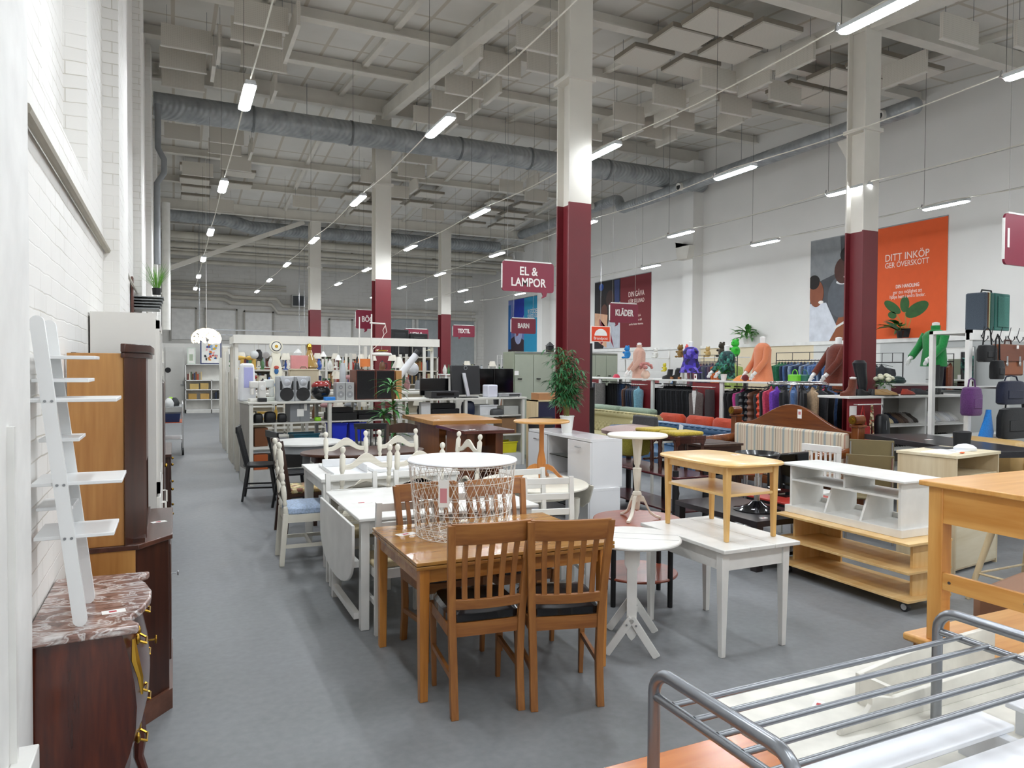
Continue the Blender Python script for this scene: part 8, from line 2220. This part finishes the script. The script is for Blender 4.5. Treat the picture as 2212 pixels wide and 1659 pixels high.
for k, (y, c) in enumerate(((8.75, '6ac02c'), (8.55, '1c5c50'))):
    t = T('handbag', '%s handbag on the clothes counter above the round rack' % ('lime green', 'dark teal')[k], 'handbag', (9.2, y, ZC), 70)
    G().loft([[(0.16 * a, 0.05 * b_, z) for a, b_ in ((-1, -1), (1, -1), (1, 1), (-1, 1))] for z in (0.0, 0.13)]).ob('bag_body', pm(c, 0.5), t, bevel=0.02)
    G().tube([(0.09 * math.cos(a), 0, 0.13 + 0.08 * math.sin(a)) for a in [math.pi * j / 8 for j in range(9)]], 0.008, 6).ob('bag_handle', pm(c, 0.5), t)
for k, (y, s) in enumerate(((15.75, 0), (11.05, 1), (7.58, 2))):
    t = T('counter_card', 'small white card with red emblem standing on the clothes counters, %s from the left' % ORD[k], 'card', (9.03, y if k != 1 else 11.03, ZC))
    G().box(-0.004, -0.035, 0, 0.004, 0.035, 0.11).ob('card_sheet', PAPER, t, smooth=False)
    G().box(-0.006, -0.02, 0.035, -0.004, 0.02, 0.085).ob('red_emblem', pm('7a2028', 0.5), t, smooth=False)
# shelves with soft toys near the wall
t = T('toy_display_rack', 'white wall shelving with soft toys to the left of the mannequins', 'shelf unit', (11.6, 13.2, 0))
for z, y0, y1 in ((1.98, 0, 1.9), (1.98, 2.5, 4.6), (1.98, -0.45, 0), (1.62, 0, 4.6), (1.3, 0, 4.6)):
    G().box(0, y0, z, 0.4, y1, z + 0.02).ob('shelf_board', WHITE, t, smooth=False)
for y in (0, 1.9, 2.5, 4.58):
    G().box(0.36, y, 0, 0.4, y + 0.03, 2.2).ob('upright', WHITE, t, smooth=False)
def toy(label, loc, c, c2='1c1a18', s=1.0, rz=90):
    t = T('soft_toy', label, 'soft toy', loc, rz)
    F_ = fab(c, None, 90)
    G().ell((0, 0, 0.12 * s), (0.1 * s, 0.09 * s, 0.12 * s)).ob('toy_body', F_, t)
    G().ell((0, 0.01, 0.28 * s), (0.085 * s, 0.08 * s, 0.08 * s)).ell((-0.06 * s, 0, 0.35 * s), 0.03 * s, 8, 6).ell((0.06 * s, 0, 0.35 * s), 0.03 * s, 8, 6).ell((0, 0.08 * s, 0.26 * s), (0.035 * s, 0.03 * s, 0.025 * s), 8, 6).ob('toy_head', F_, t)
    for q in (-1, 1):
        G().ell((q * 0.1 * s, 0.05 * s, 0.17 * s), (0.03 * s, 0.05 * s, 0.03 * s), 8, 6).ob('toy_arm', F_, t)
        G().ell((q * 0.06 * s, 0.1 * s, 0.03 * s), (0.035 * s, 0.06 * s, 0.03 * s), 8, 6).ob('toy_leg', F_, t)
        G().ell((q * 0.03 * s, 0.085 * s, 0.3 * s), 0.008 * s, 6, 5).ob('toy_eye', pm(c2, 0.3), t)
    return t
TOYS = ((17.35, 2.0, '2c8ad0', 'blue', 1.0), (16.0, 2.0, 'e4e2dc', 'white', 0.75), (15.0 - 0.05, 2.0, '8a6a34', 'brown', 0.9), (14.65, 2.0, 'd85a5a', 'coral', 0.9), (13.75, 1.64, 'e0b0a8', 'pale pink', 0.6), (13.9, 2.0, 'c8a86a', 'golden', 0.7), (13.4, 2.0, '3c3428', 'dark brown', 0.95), (16.6, 1.64, '4a3a30', 'cocoa', 0.7), (15.6, 1.64, 'd8c83c', 'yellow', 0.6), (15.2, 1.32, '2a7ac0', 'sky blue', 0.6), (14.4, 1.32, 'dcd8d0', 'cream', 0.7))
for y, z, c, nm, s in TOYS:
    toy('%s soft toy on the white wall shelving by the mannequins' % nm, (11.75, y, z), c, s=s)
toy('big bright green soft toy high behind the purple dress', (11.75, 12.95, 2.0), '3cc03c', s=1.1)
for y, z, c, nm in ((17.0, 1.32, 'b8b4ac', 'grey'), (16.2, 1.32, 'c87a7a', 'rose'), (14.9, 1.64, '34363c', 'black'), (14.2, 1.64, 'ecd8d4', 'blush')):
    o = G().box(-0.12, -0.14, 0, 0.12, 0.14, 0.1).ob('folded_clothes', fab(c), None, (11.8, y, z), bevel=0.02); tag(o, '%s folded clothes on the white wall shelving' % nm, 'folded clothes')
# bright green toy base is the shelf; framed items leaning on the beige wall lining
t = T('leaning_picture', 'white-framed grey print leaning below the wall ledge', 'picture', (12.9, 11.35, 1.2), 0)
G().box(0, 0, 0, 0.03, 0.5, 0.75).ob('picture_frame', WHITE, t, smooth=False)
G().box(-0.004, 0.05, 0.06, 0, 0.45, 0.69).ob('print', pm('b4bab6', 0.7, var=0.2), t, smooth=False)
t = T('back_wall_counter', 'low grey wall counter below the ledge holding bags', 'counter', (12.2, 9.0, 0))
G().box(0, 0, 1.17, 0.85, 5.5, 1.2).ob('counter_top', WHITE, t, smooth=False)
G().box(0.1, 0.05, 0, 0.85, 5.45, 1.17).ob('counter_body', pm('a9aaa4', 0.6), t, smooth=False)
o = G().loft([[(0.12 * k * math.cos(a), 0.16 * k * math.sin(a) * (1 + 0.1 * math.sin(3 * a)), z) for a in [2 * math.pi * j / 18 for j in range(18)]] for z, k in ((0, 0.9), (0.06, 1.05), (0.14, 0.8), (0.2, 0.35))]).ob('brown_handbag', pm('7a4426', 0.5), None, (12.4, 12.1, 1.2)); tag(o, 'slouchy brown bag right of the coral mannequin', 'handbag')
# =============== shoe shelf ===============
YS_ = 6.62
t = T('shoe_shelf', 'white shoe shelf with burgundy left panel and two bays of shoes', 'shelf unit', (7.9, YS_, 0))
G().box(-0.05, -0.05, 1.345, 2.42, 0.45, 1.375).ob('counter_top', WHITE, t, bevel=0.003)
for x in (0.62, 1.5, 2.36):
    G().box(x, -0.0, 0, x + 0.04, 0.42, 1.345).ob('upright', WHITE, t, smooth=False)
for a, c in ((0.66, 1.5), (1.54, 2.36)):
    for z in (0.98, 0.66, 0.34):
        G().hexa([(a, 0.0, z - 0.03), (c, 0.0, z - 0.03), (c, 0.38, z + 0.06), (a, 0.38, z + 0.06)], [(a, 0.0, z - 0.015), (c, 0.0, z - 0.015), (c, 0.38, z + 0.075), (a, 0.38, z + 0.075)]).ob('sloping_board', WHITE, t, smooth=False)
G().box(0.66, 0.4, 0, 2.36, 0.42, 1.345).ob('back_panel', pm('8d8a84', 0.6), t, smooth=False)
G().box(0.0, -0.0, 0, 0.62, 0.02, 1.345).ob('burgundy_panel', REDP, t, smooth=False)
G().tube([(0.06, -0.1, 1.27), (0.52, -0.1, 1.27)], 0.007, 8).box(0.1, -0.1, 1.265, 0.11, 0, 1.275).box(0.48, -0.1, 1.265, 0.49, 0, 1.275).ob('front_rail', WHITE, t)
def shoe(g, hh=0.05):
    g.loft([[(0.035 * a * math.cos(q), dy + 0.13 * b_ * math.sin(q), zz) for q in [2 * math.pi * j / 14 for j in range(14)]] for zz, a, b_, dy in ((0, 1, 1, 0), (0.02, 1.05, 1.0, 0), (0.045, 0.9, 0.85, 0.01), (0.07, 0.6, 0.45, 0.05), (0.085, 0.45, 0.35, 0.06))])
    return g
sp = {}
SCOL = {0: ['7a5a44', 'd8c8a0', 'cdbd98', '1c2438', '5c4636', '4a3830', '8a8480', '3a3430'], 1: ['e2e2e4', 'd8d8dc', 'e8e6e2', 'cfd2d6', 'e0dedc', 'e6e6e8', 'd4d4d8', 'e4e2e0']}
SNM = {'7a5a44': 'brown', 'd8c8a0': 'cream', 'cdbd98': 'beige', '1c2438': 'navy', '5c4636': 'dark tan', '4a3830': 'chocolate', '8a8480': 'grey', '3a3430': 'dark brown', '141414': 'black'}
for bay_, (a, c) in enumerate(((0.66, 1.5), (1.54, 2.36))):
    for zi, z in enumerate((0.98, 0.66)):
        for k in range(8):
            col = SCOL[bay_][k] if zi == 0 else '141414'
            nm = 'white' if (bay_ and not zi) else SNM[col]
            for s in range(2):
                key = col
                x = 7.9 + a + 0.055 + k * 0.101 + s * 0.0 + (0.045 if s else 0)
                y = YS_ + 0.2 - 0.0
                lb = '%s shoe, pair %s from left, %s bay, %s board, %s' % (nm, ORD[k], ('left', 'right')[bay_], ('upper', 'lower')[zi], ('left one', 'right one')[s])
                if s and False: continue
                if key not in sp:
                    o = shoe(G()).ob('shoe', pm(col, 0.4), None); o.scale = (0.62, 1, 1)
                    sp[key] = o
                else:
                    o = sp[key].copy(); COL.objects.link(o)
                o.location = (x, y, z - 0.03 + 0.2 * 0.237 + 0.022); o.rotation_euler = (math.atan2(0.09, 0.38), 0, 0)
                tag(o, lb, 'shoe', 'shoes on the shoe shelf')
# things on the shoe shelf top
ZS = 1.375
t = T('tan_ankle_boot', 'reddish-brown suede ankle boot at the left end of the shoe shelf', 'boot', (8.12, YS_ + 0.15, ZS), 90)
G().loft([[(0.045 * a * math.cos(q), dy + 0.06 * b_ * math.sin(q), zz) for q in [2 * math.pi * j / 18 for j in range(18)]] for zz, a, b_, dy in ((0.0, 1, 2.4, 0.05), (0.04, 1.05, 2.3, 0.05), (0.07, 0.95, 1.4, 0.0), (0.12, 0.9, 1.1, -0.03), (0.22, 0.95, 1.0, -0.04))]).ob('boot_shaft', fab('6a3422', '5a2a1a', 80), t)
G().lathe([(0.03, 0.2), (0.045, 0.24), (0.02, 0.25)], (0, -0.04), 12).ob('paper_filling', PAPER, t)
def lowshoe(label, x, y, rz, c, name='shoe_pair_item'):
    t = T(name, label, 'shoe', (x, y, ZS), rz)
    shoe(G()).ob('upper', pm(c, 0.45), t)
    G().loft([[(0.037 * math.cos(q), 0.133 * math.sin(q), z) for q in [2 * math.pi * j / 14 for j in range(14)]] for z in (-0.0, 0.012)]).ob('sole', pm('20201e', 0.6), t)
    return t
for k, (x, y, rz, c, lb) in enumerate(((8.34, 6.75, 90, '17171a', 'black low shoe behind the reddish-brown boot'), (8.42, 6.9, 80, '1c1c20', 'second black shoe behind the reddish-brown boot'), (8.56, 6.7, 88, '26262a', 'black strap shoe left of the rose pot'), (8.66, 6.85, 92, '1b1b1d', 'dark shoe next to the rose pot'), (9.1, 6.66, 85, 'a83a28', 'rust-red lace-up shoe in front of the rose pot'), (9.5, 6.75, 75, '23242a', 'black lace-up shoe near the tall boots, left'), (9.6, 6.88, 80, '1d1e22', 'black lace-up shoe near the tall boots, right'), (8.52, 6.62, 20, '8a6a3a', 'flat tan sandal at the front edge, left'), (8.66, 6.62, 10, '8a6a3a', 'flat tan sandal at the front edge, right'))):
    lowshoe(lb, x, y, rz, c, 'sandal' if 'sandal' in lb else 'low_shoe')
t = T('white_rose_pot', 'pale pot of cream roses on the shoe shelf', 'pot of flowers', (8.87, 6.85, ZS))
G().lathe([(0.07, 0), (0.085, 0.05), (0.085, 0.14), (0.075, 0.14)], n=24).ob('pot', pm('bdbdbb', 0.5), t)
g = G(); r_ = random.Random(13)
for k in range(40):
    a = r_.uniform(0, 6.28)
    leaf(g, (0.04 * math.cos(a), 0.04 * math.sin(a), 0.12 + r_.uniform(0, 0.08)), (math.cos(a), math.sin(a), r_.uniform(0, 1)), 0.12, 0.02, 0.8, 3)
g.ob('foliage', pm('4a7c3c', 0.5, var=0.3), t)
for k in range(9):
    a = k * 2.4; r2 = 0.04 + 0.012 * k
    G().ell((r2 * math.cos(a), r2 * math.sin(a), 0.27 - 0.008 * k), (0.036, 0.036, 0.03), 10, 8).ob('rose', pm('e8e6cc', 0.6), t)
for k in range(2):
    t = T('tall_black_boot', 'tall black riding boot at the right end of the shoe shelf, %s one' % ('left', 'right')[k], 'boot', (9.85 + 0.13 * k, 6.8 + 0.03 * k, ZS), 80, 'tall black boots')
    G().loft([[(0.042 * a * math.cos(q), dy + 0.05 * b_ * math.sin(q), zz) for q in [2 * math.pi * j / 16 for j in range(16)]] for zz, a, b_, dy in ((0, 1, 2.4, 0.06), (0.05, 1.0, 2.2, 0.06), (0.1, 0.85, 1.1, 0.0), (0.25, 1.0, 1.1, -0.02), (0.42, 1.1, 1.2, -0.02))]).ob('boot_shaft', pm('18171a', 0.4), t)
    G().box(-0.03, -0.06, 0, 0.03, -0.02, 0.03).ob('heel', BLACK, t)
# bags hanging on the burgundy panel
t = T('red_shopping_bag', 'red shopping bag hanging on the burgundy panel of the shoe shelf', 'bag', (8.05, YS_ - 0.1, 1.26), 0)
G().box(-0.11, -0.03, -0.55, 0.11, 0.03, -0.27).ob('bag_body', fab('a8201c'), t, bevel=0.01)
G().tube([(-0.07, 0, -0.27), (0, 0, 0.0), (0.07, 0, -0.27)], 0.009, 6).ob('bag_handle', fab('a8201c'), t)
t = T('floral_scarf_bag', 'cream floral cloth bag hanging in the middle of the burgundy panel', 'bag', (8.22, YS_ - 0.1, 1.26), 0)
G().tube([(0, 0, 0), (-0.02, 0, -0.2), (-0.05, 0, -0.42)], 0.014, 8).tube([(0, 0, 0), (0.02, 0, -0.2), (0.03, 0, -0.42)], 0.012, 8).ob('bag_strap', voro(['d8ccb0', 'a84a3c', 'c8b890', '6a5a3c'], 40), t)
G().ell((-0.01, 0, -0.5), (0.1, 0.03, 0.09)).ob('bag_body', voro(['d8ccb0', 'a84a3c', 'c8b890', '6a5a3c'], 40), t)
t = T('black_leather_backpack', 'black leather backpack hanging at the right of the burgundy panel', 'backpack', (8.4, YS_ - 0.11, 1.26), 0)
G().loft([[(0.11 * k * math.copysign(abs(math.cos(a)) ** 0.6, math.cos(a)), 0.06 * k * math.copysign(abs(math.sin(a)) ** 0.6, math.sin(a)), z) for a in [2 * math.pi * j / 20 for j in range(20)]] for z, k in ((-0.47, 0.8), (-0.42, 1.05), (-0.25, 1.0), (-0.14, 0.8), (-0.12, 0.5))]).ob('bag_body', pm('1a1c20', 0.35, coat=0.2), t)
G().tube([(0, 0, -0.13), (0.02, 0, -0.05), (0, 0, 0)], 0.006, 6).box(-0.005, -0.066, -0.32, 0.005, -0.06, -0.2).ob('zip_and_loop', STEEL, t)
o = G().box(0, 0, 0, 0.13, 0.003, 0.2).ob('notice_sheet', PAPER, None, (7.92, YS_ - 0.006, 1.05), smooth=False); tag(o, 'white notice sheet on the burgundy panel of the shoe shelf', 'notice')
o = G().loft([[(0.1 * k * math.cos(a) + dx, 0.07 * k * math.sin(a) * (1 + 0.15 * math.sin(3 * a)), z) for a in [2 * math.pi * j / 18 for j in range(18)]] for z, k, dx in ((-0.45, 0.5, 0.05), (-0.3, 0.8, 0.04), (-0.15, 0.95, 0), (-0.04, 1.1, -0.02), (0.0, 0.7, -0.02))]).ob('black_leather_bag', pm('1c1e22', 0.35, coat=0.3), None, (8.5, 6.93, 1.85)); tag(o, 'slouchy black leather bag hanging on the right burgundy column', 'bag')
# mirror, caps, dark jacket on rail behind
t = T('wall_mirror', 'rectangular mirror beside the green turtleneck mannequin', 'mirror', (12.95, 8.2, 1.35))
mm_, nt_, b_x = base('mirror_glass'); b_x.inputs['Metallic'].default_value = 1; b_x.inputs['Roughness'].default_value = 0.02; b_x.inputs['Base Color'].default_value = (0.85, 0.86, 0.86, 1)
G().box(0, 0, 0, 0.02, 0.85, 0.8).ob('mirror_back', GREY, t, smooth=False)
G().box(-0.004, 0.01, 0.01, 0, 0.84, 0.79).ob('mirror_glass', mm_, t, smooth=False)
rear_rail('chrome clothes rail with a dark coat right of the column', 11.2, 8.3, 9.1, 1.85)
for k in range(3):
    hang('top', '2a2c30', 'dark_coat', 'dark coat on the rail right of the column, %s one' % ORD[k], 'coat', 11.2, 8.95 - 0.12 * k, 1.85, -20, 0.95, 0.26, 0.05, 'dark coats by the mirror')
t = T('cap_counter', 'white counter with burgundy front carrying caps behind the shoe shelf', 'counter', (9.1, 7.15, 0))
G().box(0, 0, 1.49, 1.4, 0.35, 1.52).ob('counter_top', WHITE, t, smooth=False)
G().box(0.03, 0.02, 0, 1.37, 0.33, 1.49).ob('counter_front', pm('5c1c28', 0.5), t, smooth=False)
for k, (x, c, nm) in enumerate(((9.25, '16181c', 'black'), (9.72, '14302c', 'dark green'))):
    o = G().ell((0, 0, 0.035), (0.14, 0.12, 0.05)).ell((0.02, 0, 0.06), (0.1, 0.1, 0.05)).ob('cap', fab(c), None, (x, 7.3, 1.52)); tag(o, '%s beret on the counter behind the shoe shelf' % nm, 'cap')
# =============== bag stand at the right edge ===============
t = T('bag_stand', 'white frame stand with black hooks full of bags at the right edge', 'display stand', (8.46, 5.42, 0))
for x in (0, 1.5):
    G().box(x, 0, 0, x + 0.06, 0.05, 2.2).box(x, 0.45, 0, x + 0.06, 0.5, 2.2).ob('upright', WHITE, t, smooth=False)
G().box(0, -0.01, 2.08, 1.56, 0.04, 2.16).ob('hook_rail', WHITE, t, smooth=False)
G().box(0, 0, 2.16, 1.56, 0.5, 2.2).ob('top_board', WHITE, t, smooth=False)
for z in (1.5, 0.9):
    G().box(0.06, 0.02, z, 1.5, 0.48, z + 0.02).ob('shelf_board', pm('c9cac8', 0.5), t, smooth=False)
for k in range(7):
    x = 0.2 + 0.17 * k
    G().tube([(x, -0.01, 2.14), (x + 0.0, -0.05, 2.06), (x, -0.09, 2.1), (x, -0.09, 2.13)], 0.006, 6).tube([(x, -0.02, 2.12), (x - 0.02, -0.06, 2.24)], 0.004, 5).ob('hook', BLACK, t)
t = T('teal_suitcase', 'teal suitcase with brown and yellow stripes on top of the bag stand', 'suitcase', (8.78, 5.44, 2.2), 4)
for k, (a, c, cc) in enumerate(((0, 0.06, '46505c'), (0.06, 0.085, '6a4a34'), (0.085, 0.11, 'c9c89a'), (0.11, 0.2, '2f6058'), (0.2, 0.55, '2c6a60'))):
    G().box(a, 0, 0, c, 0.24, 0.46).ob('shell_band', fab(cc, None, 120), t, bevel=0.02)
G().box(0.26, -0.012, 0.05, 0.5, 0.0, 0.42).ob('front_pocket', fab('38786c', None, 120), t, bevel=0.01)
G().tube([(0.12, 0.12, 0.46), (0.14, 0.12, 0.5), (0.34, 0.12, 0.5), (0.36, 0.12, 0.46)], 0.01, 6).ob('handle', BLACK, t)
t = T('leather_briefcase', 'brown leather briefcase with two buckles hanging on the bag stand', 'briefcase', (8.72, 5.24, 1.66), 3)
LB = pm('8a4f2e', 0.4, coat=0.2, sc=12)
G().box(0, 0, 0, 0.54, 0.09, 0.37).ob('bag_body', LB, t, bevel=0.02)
G().prism([(0, 0.37), (0, 0.2), (0.05, 0.17), (0.49, 0.17), (0.54, 0.2), (0.54, 0.37)], 'xz', -0.012, 0.0).ob('flap', pm('6e3820', 0.35, coat=0.3), t, bevel=0.004)
for x in (0.13, 0.4):
    G().box(x, -0.02, 0.12, x + 0.035, -0.012, 0.23).ell((x + 0.018, -0.02, 0.14), (0.022, 0.008, 0.03), 10, 6).ob('buckle', CHROME, t)
G().tube([(0.2, 0.045, 0.37), (0.21, 0.045, 0.42), (0.33, 0.045, 0.42), (0.34, 0.045, 0.37)], 0.01, 8).ob('handle', pm('3a2018', 0.5), t)
o = G().box(-0.02, -0.001, -0.02, 0.02, 0.001, 0.02).ob('price_label', PAPER, None, (9.05, 5.222, 2.0), smooth=False); tag(o, 'small white label on the flap of the leather briefcase', 'price tag')
def softbag(name, label, x, y, z, w, h, c, d=0.12, strap=0.2, rz=0):
    t = T(name, label, 'bag', (x, y, z), rz)
    G().loft([[(w / 2 * k * math.copysign(abs(math.cos(a)) ** 0.5, math.cos(a)), d / 2 * k * math.copysign(abs(math.sin(a)) ** 0.6, math.sin(a)), zz * h) for a in [2 * math.pi * j / 22 for j in range(22)]] for zz, k in ((0, 0.85), (0.08, 1), (0.7, 1), (0.95, 0.85), (1, 0.6))]).ob('bag_body', fab(c, None, 80), t)
    G().tube([(-w * 0.3, 0, h * 0.9), (-w * 0.2, 0, h + strap * 0.8), (0, 0, h + strap), (w * 0.2, 0, h + strap * 0.8), (w * 0.3, 0, h * 0.9)], 0.009, 6).ob('strap', fab(c, None, 80), t)
    G().box(-w * 0.3, -d / 2 - 0.006, h * 0.25, w * 0.3, -d / 2 + 0.01, h * 0.6).ob('front_pocket', fab(c, None, 60), t, bevel=0.006)
    return t
softbag('black_shoulder_bag', 'small black bag on the first hook of the bag stand', 8.6, 5.3, 1.82, 0.28, 0.2, '121214')
softbag('black_pouch', 'black pouch hanging between the small bag and the briefcase', 8.66, 5.22, 1.62, 0.16, 0.22, '101013', strap=0.3)
softbag('navy_bag', 'dark navy bag beneath the leather briefcase', 9.0, 5.26, 1.32, 0.48, 0.28, '151b33', strap=0.06)
softbag('black_messenger_bag', 'large black messenger bag hanging low on the bag stand', 9.0, 5.22, 0.92, 0.58, 0.36, '0f1012', strap=0.3)
softbag('dark_tote', 'dark bag on the lower shelf at the right edge', 9.55, 5.3, 1.1, 0.4, 0.5, '17181c')
softbag('purple_backpack', 'pink and purple hiking backpack hanging at the left of the bag stand', 8.33, 5.3, 1.2, 0.24, 0.33, '5c3068', 0.16, 0.1)
t = T('blue_cloth_bag', 'bright blue cloth bag hanging under the purple backpack', 'bag', (8.62, 5.3, 0.9), 0)
G().loft([[(0.13 * k * math.cos(a) + dx, 0.03 * math.sin(a), z) for a in [2 * math.pi * j / 16 for j in range(16)]] for z, k, dx in ((0, 1.1, -0.03), (0.1, 1.0, 0), (0.25, 0.5, 0.02), (0.36, 0.15, 0.03))]).ob('bag_body', fab('1c78c8', None, 80), t)
# small goods on table in the distance beside the monitor
t = T('distant_goods_table', 'white table with small tableware far behind the black monitors', 'table', (6.1, 17.0, 0))
G().box(0, 0, 1.52, 2.3, 0.5, 1.55).ob('tabletop', WHITE, t, smooth=False)
for x in (0.02, 1.13, 2.24):
    G().box(x, 0.02, 0, x + 0.04, 0.06, 1.52).box(x, 0.44, 0, x + 0.04, 0.48, 1.52).ob('leg', WHITE, t, smooth=False)
G().box(0.05, 0.03, 0.4, 2.25, 0.45, 1.5).ob('inner_block', pm('b9b6ae', 0.6), t, smooth=False)
for k in range(22):
    kn, fn, ct = KINDS_[(1, 5, 2, 1, 3, 5, 0)[k % 7]]
    c = ['dcdad4', 'dcdad4', '8f9296', '3f6b42', 'dcdad4', 'c8a24a', '1b1c20'][(k * 3) % 7]
    lb = '%s %s on the distant tableware table, %s from the left' % (CN[c], kn.replace('_', ' '), ORD[k])
    if (kn, c) not in protos:
        q = T(kn, lb, ct, (6.17 + 0.1 * k, 17.2, 1.55), 0, 'tableware on the distant table'); fn(q, c); protos[(kn, c)] = q
    else:
        dup(protos[(kn, c)], (6.17 + 0.1 * k, 17.2, 1.55), 15 * k, lb, 'tableware on the distant table')
bushy('distant_plant', 'small yellowish leafy plant on the distant tableware table', (6.95, 17.35, 1.55), '8a8a44', 0.1, 0.12, n=14, seed=3, L=0.2, w=0.03, pot=0.08)
t = T('wire_rack', 'white wire rack with goods left of the grey-green locker in the distance', 'rack', (7.5, 16.7, 1.55))
for z in (0.0, 0.2, 0.4):
    G().box(0, 0, z, 0.65, 0.25, z + 0.008).ob('wire_shelf', WHITE, t, smooth=False)
for x in (0, 0.64):
    G().tube([(x, 0, 0), (x, 0, 0.48), (x, 0.25, 0.48), (x, 0.25, 0)], 0.006, 6).ob('wire_frame', WHITE, t)
t = T('white_cupboard', 'white cupboard under the distant wire rack', 'cupboard', (7.48, 16.65, 0))
G().box(0, 0, 0, 0.7, 0.33, 1.55).ob('body', WHITE, t, smooth=False)
for k in range(2):
    G().box(0.01 + 0.345 * k, -0.015, 0.05, 0.345 + 0.345 * k, 0, 1.5).ob('door', pm('e0ded8', 0.5), t, smooth=False)
